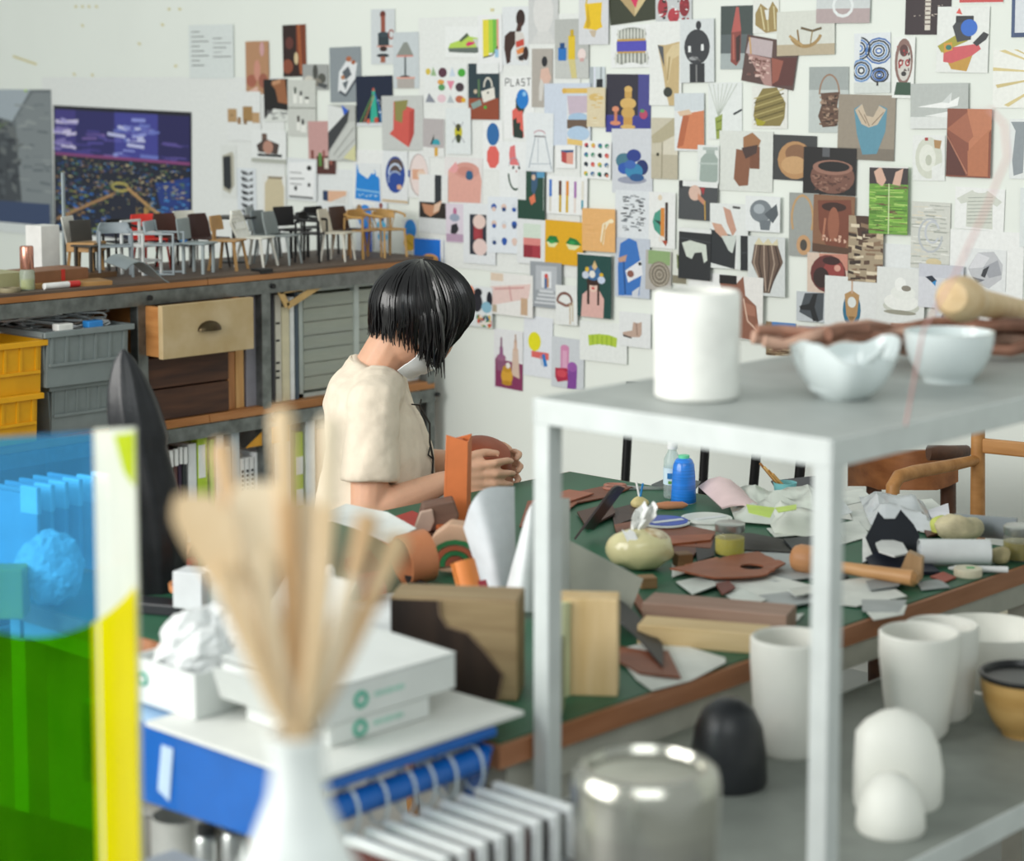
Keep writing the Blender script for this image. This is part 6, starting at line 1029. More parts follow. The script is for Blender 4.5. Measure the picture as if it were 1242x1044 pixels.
# left hand: comes round the far side of the leather, fingertips towards the camera
d, s, n_ = palm(LW, Vector((.95, -.28, .0)), Vector((.1, 0, 1)), .028)
for k, (t, L, dz) in enumerate(((1, .060, .012), (.35, .066, .002), (-.35, .062, -.008), (-1, .050, -.018))):
    A = LW+d*.076+s*.028*t; k1 = A+Vector((L*.5, -.02, dz*.5)); k2 = k1+Vector((L*.22, -.036, dz*.5-.004)); k3 = k2+Vector((-.004, -.026, -.006))
    cap(b, [A, k1, k2, k3], [.0105, .0095, .0085, .0072], 10)
A = LW+d*.02+s*.02; cap(b, [A, A+Vector((.03, -.02, .028)), A+Vector((.058, -.045, .03)), A+Vector((.074, -.062, .026))], [.014, .012, .0105, .008], 10)
# legs, seated
for s_ in (-1, 1):
    cap(b, [(.0, s_*.09, .52), (.2, s_*.10, .53), (.40, s_*.11, .50)], [.085, .072, .058]); cap(b, [(.40, s_*.11, .49), (.39, s_*.11, .30), (.37, s_*.11, .07)], [.056, .05, .034]); cap(b, [(.36, s_*.11, .04), (.44, s_*.115, .035), (.52, s_*.12, .03)], [.036, .038, .026])
body = b.build('body', sk, pe); remesh(body, .0042, 5)
# trousers
b = MB()
for s_ in (-1, 1): cap(b, [(-.02, s_*.085, .53), (.2, s_*.10, .535), (.40, s_*.11, .505)], [.10, .084, .068]); cap(b, [(.40, s_*.11, .50), (.39, s_*.11, .30), (.372, s_*.11, .12)], [.066, .06, .055])
o = b.build('trousers', mat('#3a3f48', .8, var=.1), pe); remesh(o, .009, 4)
# shoes
for s_ in (-1, 1):
    b = MB(); rings(b, [((.33, s_*.11, .0), .05, .04, 0), ((.42, s_*.115, .0), .13, .045, 0), ((.42, s_*.115, .05), .13, .045, 0), ((.36, s_*.11, .09), .05, .042, 0)]); o = b.build('shoe', mat('#e3e3df', .6), pe); remesh(o, .007, 3)
# t-shirt: torso and short sleeves
b = MB()
rings(b, [((-.005, 0, .545), .15, .185, 0), ((-.005, 0, .62), .145, .18, 0), ((.0, 0, .72), .135, .172, .06), ((.008, 0, .82), .122, .172, .12), ((-.004, 0, .90), .108, .178, .2), ((-.012, 0, .955), .088, .165, .25), ((-.008, 0, .995), .066, .105, .3), ((-.002, 0, 1.012), .056, .075, .35)], 32)
for S_, E_ in ((RS, RE), (LS, LE)):
    q_ = S_.lerp(E_, .66); sx = (E_-S_).normalized()
    cap(b, [S_+Vector((0, -.07 if S_.y > 0 else .07, .01)), S_, S_.lerp(E_, .35)], [.062, .06, .06]); b.tube([S_, S_.lerp(E_, .35), q_, S_.lerp(E_, .72)], [.058, .06, .066, .065], 18)
for v in b.v:
    w_ = .010*noise.noise(Vector((v.x*9, v.y*9, v.z*16)))+.006*noise.noise(v*26); dr = Vector((v.x, v.y, 0)); v += (dr.normalized() if dr.length > 1e-4 else dr)*w_
shirt = b.build('t_shirt', mat('#e6d8c4', .85, var=.03, scale=40, bump=.2, bscale=30), pe); remesh(shirt, .006, 5)
tx = bpy.data.textures.new('folds', 'CLOUDS'); tx.noise_scale = .055
dm = shirt.modifiers.new('folds', 'DISPLACE'); dm.texture = tx; dm.strength = .009; dm.mid_level = .5; dm.texture_coords = 'LOCAL'
MB().tube([(-.001+.056*cos(a)*1.0, .071*sin(a), 1.0+(-.024*cos(a))) for a in [2*pi*i/28 for i in range(28)]], .006, 8, closed=True).build('collar', mat('#e0d3be', .85), pe, smooth=True)
# small black print on the chest
def chest(z, y): 
    return Vector((.132+(.83-z)*.10-abs(y)*.18-(.02 if z > .9 else 0), y, z))
b = MB()
b.tube([chest(.925, -.03)+Vector((-.012, 0, 0)), chest(.92, -.01), chest(.93, .01)], .002, 6); b.tube([chest(.92, -.015), chest(.88, -.018), chest(.84, -.03), chest(.80, -.02), chest(.77, -.035)], .0024, 6); b.tube([chest(.83, -.03), chest(.815, -.05), chest(.80, -.02)], .002, 6)
b.tube([chest(.735, -.02)+Vector((0, .014*cos(a), .014*sin(a))) for a in [2*pi*i/10 for i in range(10)]], .002, 5, closed=True)
b.build('chest_print', mat('#33302c', .8), pe)
# mask
b = MB(); rows = []
for i in range(7):
    v = i/6; rows.append([H(.045+.070*cos(u*1.25)*(1-.22*abs(v-.5)*2), .080*sin(u*1.25), -.10+.085*v+.004*((i % 2)*2-1)) for u in [-1+2*j/12 for j in range(13)]])
b.grid(rows, .003); b.build('face_mask', mat('#eef0f0', .8), pe, smooth=True)
for s in (-1, 1): MB().tube([H(.05, s*.066, -.03), H(.02, s*.076, -.006), H(-.012, s*.078, .012)], .0018, 6).build('ear_loop', mat('#eef0f0', .8), pe); 
for s in (-1, 1): MB().ell(H(.078, s*.030, .012), (.010, .013, .008), 12, 8, q=qh).build('eye', mat('#2a2220', .3), pe, smooth=True)
# hair: black bob hanging forward
mh = mat('#141214', .28, var=.25, scale=70, stretch=(1, 1, .15), coat=.25)
b = MB(); hc = Vector((.104, 0, 1.142)); hr = Vector((.114, .100, .100))
b.ell(hc, (.102, .094, .092), 28, 18)
for v in b.v:
    if v.z < hc.z-.02: v.z = hc.z-.02+(v.z-hc.z+.02)*.5
hb = b.build('hair', mh, pe, smooth=True)
rh = random.Random(11); b = MB()
def hem(x):
    T_ = ((-.02, 1.090), (.02, 1.082), (.06, 1.074), (.095, 1.058), (.13, 1.028), (.155, 1.024), (.18, 1.05), (.24, 1.08))
    for (x0, z0), (x1, z1) in zip(T_, T_[1:]):
        if x <= x1: return z0+(z1-z0)*max(0, (x-x0)/(x1-x0))
    return T_[-1][1]
for k in range(520):
    az = rh.uniform(-pi, pi); st = rh.uniform(.0, .6); f = rh.uniform(.96, 1.035); front = (1+cos(az))/2
    pts = []; sweep = rh.uniform(-.1, .1)+.22*sin(az)*(1 if az < 0 else -1)*-.5; thm = rh.uniform(1.4, 1.72)
    for i in range(9):
        th_ = st+(thm-st)*i/8; a_ = az+sweep*i/8
        pts.append(hc+Vector((hr.x*f*sin(th_)*cos(a_), hr.y*f*sin(th_)*sin(a_), hr.z*f*cos(th_))))
    e = pts[-1]; dx = -.075*front**4+rh.uniform(-.008, .008); zend = hem(e.x+dx*.6)+rh.uniform(-.014, .012); dy = -e.y*rh.uniform(.05, .22)
    for i in range(1, 7):
        u = i/6; pts.append(e+Vector((dx*u**1.7, dy*u*u, (zend-e.z)*u))+Vector((.002*sin(5*u+k), 0, 0)))
    m_ = len(pts); b.tube(pts, [max(.0009, (.0042+.0012*sin(k))*(1-(i/(m_-1))**3*.88)) for i in range(m_)], 5)
for k in range(26):   # loose strands falling forward over the mask on the near side
    x0 = rh.uniform(.11, .165); y0 = -.090+rh.uniform(-.004, .02)
    pts = [Vector((x0-.02, y0*.88, 1.195)), Vector((x0-.002, y0*1.08, 1.13)), Vector((x0+.002, y0, 1.07)), Vector((x0*.5+.075+rh.uniform(-.008, .010), y0*.72, 1.01-rh.uniform(-.025, .022)))]
    b.tube(pts, [.004, .005, .0035, .0008], 5)
b.build('hair_strands', mh, hb, smooth=True)
# the leather piece in the hands
hp = pe.matrix_world if False else Matrix.Translation((PX, PY, 0)) @ Matrix.Rotation(FACE, 4, 'Z')
c = hp @ Vector((.243, -.005, .806)); b = MB(); prof = [(r_*1.16, z_) for r_, z_ in [(.0, .030), (.03, .027), (.052, .012), (.058, -.016), (.055, -.016), (.049, .009), (.028, .023), (0, .026)]]
q = Matrix.Rotation(radians(28), 3, 'X') @ Matrix.Rotation(.15, 3, 'Y')
b.lathe(prof, (0, 0, 0), 30, q=Matrix.Rotation(YAW, 3, 'Z') @ q)
o = b.build('leather_cup', mat('#93482c', .45, var=.08), smooth=True, loc=c); tag(o, 'rust brown shaped leather cup held in both hands', 'leather')
# stool
t = thing('stool', 'low round wooden stool under the seated person', 'stool', (PX-.02, PY, 0), FACE)
MB().lathe([(0, .40), (.15, .40), (.16, .41), (.16, .43), (.15, .44), (0, .44)], n=32).build('seat', wood('#b98e5c', '#9c7040'), t, smooth=True)
for k in range(4): a = pi/4+k*pi/2; MB().tube([(.1*cos(a), .1*sin(a), .40), (.16*cos(a), .16*sin(a), 0)], .015).build('leg', wood('#a87c4a', '#8c6232', along='z'), t)
# ------------------------------------------------------------------ grey steel rack in the foreground
RX0, RX1, RY0, RY1 = -1.86, -1.375, 2.035, 3.85; RZT, RZL = 1.22, .644
mr = mat('#cbd0ce', .45, .15, var=.04); mrs = mat('#a6aba8', .5, .1, var=.05)
rk = thing('steel_rack', 'light grey steel rack with thick top shelf and square posts', 'rack', ((RX0+RX1)/2, (RY0+RY1)/2, 0))
rx, ry = (RX1-RX0)/2, (RY1-RY0)/2
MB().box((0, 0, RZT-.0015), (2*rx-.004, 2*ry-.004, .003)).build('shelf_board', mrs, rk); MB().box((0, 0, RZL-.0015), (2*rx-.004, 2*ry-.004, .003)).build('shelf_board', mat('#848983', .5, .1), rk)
MB().box((0, 0, .15), (2*rx-.004, 2*ry-.004, .003)).build('shelf_board', mrs, rk)
for z in (RZT, RZL, .15):
    for s in (-1, 1):
        MB().box((s*(rx-.002), 0, z-.0165), (.004, 2*ry, .035)).build('shelf_rim', mr, rk, bevel=.0015); MB().box((0, s*(ry-.002), z-.0165), (2*rx-.008, .004, .035)).build('shelf_rim', mr, rk, bevel=.0015)
for sx in (-1, 1):
    for sy in (-1, 1): MB().box((sx*(rx-.015), sy*(ry-.015), (RZT-.01)/2), (.028, .028, RZT-.012)).build('post', mr, rk, bevel=.002)
mc = mat('#e6e6de', .5, var=.02); mcg = mat('#dfe8e8', .18, var=.02, coat=.6)
def ves(name, label, cat, px, py, z, prof, m, group=None, n=40, wob=0, sx=1, sy=1):
    o = MB().lathe(prof, n=n, wob=wob, sx=sx, sy=sy).build(name, m, smooth=True, loc=WZ(px, py, z)); return tag(o, label, cat, group)
Z = RZT
ves('cylinder_vase', 'tall plain white cylinder vase on the top shelf', 'vase', 845, 482, Z, [(0, 0), (.052, 0), (.057, .004), (.058, .14), (.055, .146), (.05, .146), (.049, .01), (0, .008)], mat('#f2f2ec', .4))
def bowl(name, label, px, py, z, r, h, m, wob=0, foot=.45, lip=.004, cat='bowl'):
    prof = [(0, 0), (r*foot, 0), (r*foot*1.02, .005)]
    for i in range(1, 9): t = i/8; prof.append((r*(foot+(1-foot)*math.sin(t*pi/2)**.8), .005+(h-.005)*t**1.15))
    for i in range(8, 0, -1): t = i/8; prof.append((max(r*(foot+(1-foot)*math.sin(t*pi/2)**.8)-lip, .001), .005+(h-.005)*t**1.15+(.0 if i == 8 else .004)))
    prof.append((0, .008)); return ves(name, label, cat, px, py, z, prof, m, wob=wob)
bowl('tea_bowl', 'smooth pale celadon tea bowl beside the wooden pestle', 1150, 462, Z, .064, .072, mcg, foot=.55)
t = thing('folded_bowl', 'crumpled pale celadon bowl with folded petal wall', 'bowl', WZ(1022, 482, Z), YAW)
b = MB(); rows = []; n = 48
for i in range(9):
    u = i/8; r_ = []
    for j in range(n+1):
        a = 2*pi*j/n; rr_ = (.028+.038*math.sin(u*pi/2))*(1+.10*u*sin(3*a+1)+.05*u*sin(7*a)); r_.append((rr_*cos(a), rr_*sin(a), .004+.062*u**1.2+.012*u*sin(2*a+.5)+.006*u*sin(5*a)))
    rows.append(r_)
b.grid(rows, -.005).build('bowl_wall', mcg, t, smooth=True); MB().lathe([(0, 0), (.03, 0), (.031, .006), (0, .008)], n=28).build('foot', mcg, t, smooth=True)
rows = []
for i in range(6):
    u = i/5; rows.append([((.045+.022*u)*cos(a)*(1+.05*sin(4*a)), (.045+.022*u)*sin(a), .012+.055*u*(1-.25*sin(3*a))) for a in [radians(150+170*j/20) for j in range(21)]])
MB().grid(rows, .004).build('petal_fold', mcg, t, smooth=True)
# branch lying along the back of the top shelf
p0, p1 = WZ(905, 446, Z), WZ(1290, 432, Z); t = thing('dry_branch', 'reddish brown dry branch bundle lying behind the bowls', 'branch', p0, math.atan2(-(p1-p0).x, (p1-p0).y)); BL = (p1-p0).length
rb = random.Random(5)
for k in range(9):
    y0, y1 = rb.uniform(0, .12), BL*rb.uniform(.8, 1); pts = []
    for i in range(14):
        u = i/13; pts.append((.02*sin(u*7+k)+.012*rb.uniform(-1, 1)+.014*(k % 3-1), y0+(y1-y0)*u, .014+.022*abs(sin(u*5+k*1.3))+.010*(k//3)))
    MB().tube(pts, [.007+.004*rb.random() for _ in pts], 7).build('twig', mat(['#a87c68', '#c09a86', '#8a6250'][k % 3], .7, var=.2), t, smooth=True)
A, B_ = PD(1163, 362, 3.02), Vector((-1.70, 3.20, Z+.02)); t = thing('pestle', 'pale wooden pestle leaning with its knob over the tea bowl', 'pestle', B_)
d = A-B_; L = d.length; q = d.to_track_quat('Z', 'Y')
MB().lathe([(0, 0), (.016, .002), (.018, L*.3), (.021, L*.75), (.022, L-.05)], n=20, q=q).build('handle', wood('#d9bd92', '#c7a676', along='z'), t, smooth=True); MB().lathe([(.02, L-.07), (.03, L-.05), (.035, L-.015), (.031, L+.015), (.022, L+.03), (0, L+.036)], n=20, q=q).build('knob', wood('#dcc39c', '#ccab7c'), t, smooth=True)
pts = [PD(1100, 440, 2.55), PD(1120, 400, 2.45), PD(1160, 330, 2.3), PD(1195, 255, 2.25), PD(1222, 190, 2.2), PD(1218, 150, 2.2), PD(1200, 132, 2.2)]
pts[0] = Vector((pts[0].x, pts[0].y, Z+.002)); o = MB().tube(pts, .0016, 6).build('bent_wire', mat('#d9a8a4', .4), smooth=True); centre(o); tag(o, 'thin pink wire arching up from the top shelf', 'wire')
# ---- lower shelf
Z = RZL
def cup(label, px, py, rt, rb_, h, m=mc, cat='cup'):
    return ves('ceramic_cup', label, cat, px, py, Z, [(0, 0), (rb_*.8, 0), (rb_, .012), (rb_+(rt-rb_)*.5, h*.4), (rt, h*.8), (rt, h-.003), (rt-.003, h), (rt-.007, h-.003), (rb_, .02), (0, .014)], m, 'unglazed white cups on the lower shelf')
cup('tall unglazed white cup between rack posts beside the black dome', 957, 912, .060, .050, .178); cup('tapered unglazed white cup standing above the white arch', 1113, 892, .062, .046, .165); cup('straight unglazed white cup behind the tapered cup', 1140, 868, .058, .050, .150)
bowl('wide_bowl', 'wide shallow unglazed white bowl on a tall foot', 1200, 836, Z, .095, .105, mc, foot=.38)
bowl('wooden_bowl', 'turned wooden bowl with black inside and black rim', 1243, 890, Z, .070, .095, wood('#c9a468', '#ad8648'), foot=.5)
o = MB().lathe([(.0705, .0), (.072, .004), (.071, .008), (.066, .008), (.05, -.03), (0, -.05)], n=40).build('rim_lacquer', mat('#17181a', .3), bpy.data.objects['wooden_bowl'], smooth=True, loc=(0, 0, .09)); o['label'] = 'black lacquered rim and inside'
b = MB().lathe([(0, 0), (.060, 0), (.064, .008), (.064, .05), (.058, .085), (.045, .112), (.026, .13), (0, .138)], n=40)
for v in b.v:
    v.y *= .75
    if v.x < 0: v.x = max(v.x, -.058); v.z += (.135-v.z)*.35*min(1, -v.x/.05)*(v.z > .06)
o = b.build('arch_form', mc, smooth=True, loc=WZ(1087, 975, Z), rz=YAW); tag(o, 'white plaster form with one rounded shoulder behind the small dome', 'plaster form')
ves('dome_form', 'small white plaster dome at the shelf front', 'plaster form', 1080, 1006, Z, [(0, 0), (.044, 0), (.047, .006), (.045, .03), (.037, .055), (.022, .073), (.008, .079), (0, .08)], mc)
b = MB().lathe([(0, 0), (.054, 0), (.057, .006), (.054, .05), (.048, .085), (.036, .11), (.018, .124), (0, .127)], n=40)
for v in b.v: v.x *= 1+.05*noise.noise(v*25); v.y *= 1+.05*noise.noise(v*25+Vector((3, 0, 0)))
o = b.build('leather_dome', mat('#26282b', .38, var=.2), smooth=True, loc=WZ(883, 950, Z)); tag(o, 'black moulded leather dome on the lower shelf', 'leather')
p = WZ(1230, 1060, .15); o = MB().box((0, 0, .05), (.3, .3, .1)).build('white_box', mat('#d9d9d2', .6), bevel=.003, loc=(-1.6, 2.75, .153), rz=.1); tag(o, 'white box on the bottom shelf of the grey rack', 'box')
# ------------------------------------------------------------------ low grey bench left of the rack
bn = thing('steel_bench', 'grey steel bench in front of the blue rack', 'bench', (-1.41, 1.30, 0))
MB().box((0, 0, RZL-.012), (.86, 1.42, .024)).build('bench_top', mat('#8f9394', .5, .1, var=.05), bn, bevel=.002)
for sx in (-1, 1):
    for sy in (-1, 1): MB().box((sx*.40, sy*.67, (RZL-.024)/2), (.03, .03, RZL-.024)).build('leg', mr, bn)
# polished tin
p = PD(783, 1000, 2.28); p = Vector((p.x, p.y, RZL)); t = thing('steel_tin', 'polished steel canister with rounded shoulder and sunken lid', 'canister', p, YAW)
MB().lathe([(0, 0), (.078, 0), (.081, .004), (.081, .196)], n=56).build('body', mat('#b5b3aa', .24, .95, var=.03), t, smooth=True)
MB().lathe([(.0825, .193), (.0825, .231), (.080, .247), (.072, .255), (.066, .254), (.062, .246), (0, .244)], n=56).build('lid', mat('#bdbcb2', .2, .95, var=.03), t, smooth=True)
# white bottle vase with wooden tools
VD = 1.45; p = PD(362, 1000, VD); vp = Vector((p.x, p.y, RZL)); t = thing('white_vase', 'tall white bottle shaped vase holding wooden tools', 'vase', vp, YAW)
zt = PD(362, 886, VD).z-RZL
MB().lathe([(0, 0), (.07, 0), (.075, .01), (.08, zt*.4), (.072, zt-.19), (.05, zt-.115), (.032, zt-.075), (.021, zt-.045), (.018, zt-.02), (.022, zt), (.019, zt+.001), (.015, zt-.02), (.016, zt-.05), (0, zt-.1)], n=40).build('vase_body', mat('#e9eeec', .35), t, smooth=True)
mwd = [wood('#dcc4a0', '#cdae82', .6, 'z'), wood('#e3d4ba', '#d4bf9c', .6, 'z'), wood('#d3b48c', '#c19a6c', .6, 'z')]
tools = [((352, 884), (290, 770), (240, 615), 'paddle', 0), ((356, 884), (322, 750), (312, 600), 'paddle', 1), ((360, 884), (352, 720), (342, 505), 'stick', 2), ((364, 884), (372, 760), (362, 620), 'paddle', 1), ((367, 884), (398, 720), (400, 515), 'stick', 0), ((370, 884), (412, 780), (446, 630), 'stick', 1), ((373, 884), (424, 790), (482, 655), 'stick', 2), ((350, 884), (296, 730), (268, 545), 'stick', 1)]
names = ['broad wooden paddle leaning toward the black leather roll', 'broad pale paddle rising before the bottom deck books', 'long slim stick rising highest in the white vase', 'short broad paddle in the middle of the white vase', 'long slim stick beside the highest one', 'slim pale stick leaning toward the tan leather ring', 'slim stick with dark tip leaning over the mailer boxes', 'slim pale stick rising between the paddle and the folders']
for k, (a, m_, e, kind, c) in enumerate(tools):
    dd = VD+.010*(k % 4)-.015; P = [PD(*a, dd), PD(*m_, dd), PD(*e, dd+.03)]; A_ = vp+Vector((0, 0, zt-.09)); pts = [A_+(P[0]-A_)*.2, P[0]]
    for i in range(1, 9):
        u = i/8; pts.append(P[0]*(1-u)**2+P[1]*2*u*(1-u)+P[2]*u*u)
    t = thing('wooden_tool', names[k], 'tool', pts[0], 0, 'wooden tools in the white vase'); L = [v-pts[0] for v in pts]
    MB().tube(L[:8], [.0045]*2+[.0068]*6, 8).build('handle', mwd[c], t, smooth=True)
    if kind == 'paddle':
        dr = (L[-1]-L[-3]).normalized(); s_ = _R; rows = []
        for i in range(9):
            u = i/8; w_ = .006+.016*math.sin(min(1, u*1.3)*pi/2)*(1 if u < .85 else .8 if u < .95 else .4); c0 = L[6]+dr*(L[-1]-L[6]).length*u*1.15
            rows.append([c0+s_*w_*q_ for q_ in (-1, -.5, 0, .5, 1)])
        MB().grid(rows, .006).build('blade', mwd[c], t, smooth=True)
    else: MB().tube(L[7:]+[L[-1]+(L[-1]-L[-2])*.2], [.0068, .008, .009, .005], 8).build('tip', mwd[(c+1) % 3], t, smooth=True)
# ------------------------------------------------------------------ chairs between the table and the picture wall
mk = mat('#1b1b1c', .35, .3)
def post_chair(label, px0, px1, Y0, Y1):
    A, B_ = WY(px0, 560, Y0), WY(px1, 560, Y1); A.z = B_.z = 0; c = (A+B_)/2; d = (B_-A); w_ = d.length; rz = math.atan2(d.y, d.x)
    t = thing('metal_chair', label, 'chair', c, rz, 'black chairs by the picture wall')
    for s in (-1, 1):
        MB().tube([(s*w_/2, 0, 0), (s*w_/2, 0, .45), (s*w_/2, .03, .80)], .013, 10).build('back_post', mk, t, smooth=True); MB().tube([(s*w_/2, -.38, 0), (s*w_/2, -.36, .44)], .012, 10).build('leg', mk, t, smooth=True)
        MB().tube([(s*w_/2, -.37, .43), (s*w_/2, 0, .43)], .01, 8).build('side_rail', mk, t)
    MB().box((0, -.19, .45), (w_, .38, .02)).build('seat', mat('#2a2a2b', .5), t, bevel=.004); MB().box((0, .03, .76), (w_, .014, .08)).build('backrest', mat('#242425', .5), t, bevel=.004); return t
post_chair('black metal chair facing the wall, nearer the seated person', 757, 851, 4.40, 4.42); post_chair('black metal chair facing the wall, beside the wooden armchairs', 909, 962, 4.28, 4.18)
# walnut backed chair and oak armchair
Yc = 4.42
def WP(x, y, Y=Yc): return WY(x, y, Y)
mwn = wood('#9a6238', '#7a4826', .45, 'x'); mok = wood('#b98650', '#9c6a36', .45, 'x'); mdk = wood('#5e3c28', '#452a1c', .45, 'x')
p = WP(1110, 640); p.z = 0; t = thing('walnut_chair', 'walnut chair with broad curved back and dark turned arm end', 'chair', p); L = lambda v: Vector(v)-p
rows = []
for i in range(6):
    v = i/5; rows.append([L(WP(1035+122*u, 545+8*u*0+(44+(4 if .2 < u < .85 else -6 if u > .95 else 0))*v-(4 if u > .9 else 0)*(1-v), Yc-.10*sin(pi*u))) for u in [j/10 for j in range(11)]])
MB().grid(rows, .016).build('backrest', mwn, t, smooth=True)
MB().tube([L(WP(1126, 549, Yc-.17)), L(WP(1150, 549, Yc-.13)), L(WP(1172, 547, Yc-.05))], [.019, .018, .015], 12).build('arm', mdk, t, smooth=True)
for x in (1150, 1060): q = L(WP(x, 585)); MB().tube([q, (q.x, q.y+.03, 0)], .02, 10).build('leg', mdk, t, smooth=True)
for dx in (-.16, .2): MB().tube([(dx, -.42, .42), (dx, -.45, 0)], .018, 10).build('leg', mdk, t, smooth=True)
MB().box((.02, -.2, .43), (.42, .44, .03)).build('seat', mat('#3a2c24', .6), t, bevel=.006)
Yd = 4.22; p = WP(1186, 640, Yd); p.z = 0; t = thing('oak_armchair', 'pale oak armchair with straight posts and curved arm', 'chair', p); L = lambda v: Vector(v)-p
tp = L(WP(1186, 500, Yd)); MB().tube([(tp.x+.02, tp.y, 0), (tp.x+.01, tp.y, .45), (tp.x, tp.y, tp.z+.04)], [.017, .019, .016], 12).build('back_post', mok, t, smooth=True)
ar = [L(WP(1187, 557, Yd)), L(WP(1150, 565, Yd-.1)), L(WP(1110, 572, Yd-.22)), L(WP(1090, 578, Yd-.28)), L(WP(1083, 590, Yd-.3)), L(WP(1082, 612, Yd-.3))]
ar.append(Vector((ar[-1].x, ar[-1].y, 0))); MB().tube(ar, [.012, .015, .016, .016, .016, .015, .014], 12).build('arm', mok, t, smooth=True)
r0, r1 = L(WP(1190, 540, Yd)), L(WP(1290, 550, Yd)); MB().bar(r0, r1, .012, .035).build('top_rail', mok, t, bevel=.004); MB().tube([(r1.x, r1.y, 0), (r1.x, r1.y, r1.z+.04)], .017, 12).build('back_post', mok, t, smooth=True)
MB().box(((r0.x+r1.x)/2-.06, -.22, .42), (.42, .40, .03)).build('seat', mat('#cfc6b0', .7), t, bevel=.006); MB().bar((r0.x, r0.y, .40), (r1.x, r1.y, .40), .02, .04).build('seat_rail', mok, t)
# ------------------------------------------------------------------ blue display rack with hanging binders
BX1, BY0, BY1 = -1.875, 1.645, 1.965; BZ = .792; BX0 = -2.36
mbl = mat('#0a5fb4', .35, var=.05, coat=.2); mwh = mat('#d9dad5', .55, var=.02)
br = thing('blue_rack', 'blue metal rack with round front bar and white board on top', 'rack', ((BX0+BX1)/2, (BY0+BY1)/2, 0)); O = Vector(br.location)
def Bk(b, name, m, **k):
    for v in b.v: v -= O
    return b.build(name, m, br, **k)
sp = Bk(MB().slab([(BX0, BY0, BZ-.008), (BX1+.005, BY0, BZ-.008), (BX1+.005, BY0, BZ-.17), (BX1-.012, BY0, BZ-.20), (BX1-.03, BY0, BZ-.11), (BX0, BY0, BZ-.125)], (0, .008, 0)), 'side_panel', mbl, bevel=.003)
Bk(MB().slab([(BX1-.30, BY0-.001, BZ-.03), (BX1-.275, BY0-.001, BZ-.03), (BX1-.285, BY0-.001, BZ-.105), (BX1-.31, BY0-.001, BZ-.095)], (0, -.001, 0)), 'reflection_strip', mat('#b9cfe6', .4))  # pale slip imitating a slanting light reflection on the blue side panel
Bk(MB().tube([(BX1-.035, BY0-.004, BZ-.13), (BX1-.035, BY0, BZ-.13)], .007), 'rivet', mat('#c9ccc8', .3, .8))
Bk(MB().tube([(BX1+.012, BY0+.008, BZ-.05), (BX1+.012, BY1-.03, BZ-.05)], .017, 16), 'bar', mbl, smooth=True)
Bk(MB().slab([(BX1+.03, BY1-.03, BZ-.03), (BX1-.10, BY1-.03, BZ-.03), (BX1-.05, BY1-.03, BZ-.12), (BX1+.0, BY1-.03, BZ-.13)], (0, .008, 0)), 'bracket', mbl, bevel=.002)
Bk(MB().box((BX1+.0, (BY0+BY1)/2, BZ-.014), (.05, BY1-BY0-.02, .012)), 'top_rail', mbl, bevel=.002)
for x in (BX0+.02, BX1-.03):
    for y in (BY0+.025, BY1-.025): Bk(MB().box((x, y, (BZ-.02)/2), (.026, .026, BZ-.022)), 'leg', mat('#c9ccc6', .5))
Bk(MB().box(((BX0+BX1)/2-.02, (BY0+BY1)/2, BZ-.010), (BX1-BX0-.05, BY1-BY0-.004, .006)), 'top_plate', mat('#9fc2e4', .4))
Bk(MB().box(((BX0+BX1)/2, (BY0+BY1)/2, .50), (BX1-BX0-.02, BY1-BY0-.02, .014)), 'lower_shelf', mat('#a8aaa4', .6))
for k, y in enumerate((.05, .10, .15, .185, .225, .275)):
    Bk(MB().tube([(BX1+.012+.021*cos(a), BY0+y, BZ-.058+.03*sin(a)) for a in [2*pi*i/16 for i in range(16)]], .0022, 6, closed=True), 'ring', clear('#e6f0f4', .4, .05, '#e6f0f4'), smooth=True)
o = MB().box((0, 0, .003), (.34, .38, .006)).build('white_board', mwh, loc=(BX1-.150, BY0+.178, BZ-.006)); tag(o, 'large white board lying on the blue rack under the boxes', 'board')
# hanging white binders
for k, y in enumerate((.03, .062, .095, .128, .160, .195, .228, .262, .296)):
    t = thing('hanging_binder', ['thin white binder hung next to the white carton', 'second white binder from the white carton on the blue bar', 'third white binder from the white carton on the blue bar', 'fourth white binder from the white carton on the blue bar', 'fifth white binder from the white carton on the blue bar', 'sixth white binder from the white carton on the blue bar', 'seventh white binder from the white carton on the blue bar', 'eighth white binder from the white carton on the blue bar', 'white binder hung beside the blue end bracket'][k], 'binder', (BX1+.050, BY0+y, RZL+.001), 0, 'white binders hung on the blue bar')
    zt = .070
    MB().box((.055, 0, zt-.006), (.145, .013, .012)).build('spine', mat('#eceeee', .4), t, bevel=.003); MB().box((.121, 0, zt/2-.002), (.012, .013, zt-.006)).build('end_cap', mat('#eef0f0', .4), t, bevel=.003)
    MB().box((.045, .0, zt/2-.006), (.12, .006, zt-.014)).build('leaves', mat(['#6a3a34', '#3a3436', '#8a8a88'][k % 3], .6), t)
t = thing('white_carton', 'white carton with a small dark mark beside the hanging binders', 'box', (BX1+.13, BY0-.055, RZL+.001), 0)
MB().box((0, 0, .03), (.13, .085, .06)).build('carton_body', mat('#eceeec', .5), t, bevel=.004); MB().box((.066, -.01, .034), (.002, .012, .01)).build('mark', mat('#6a6a68', .5), t)
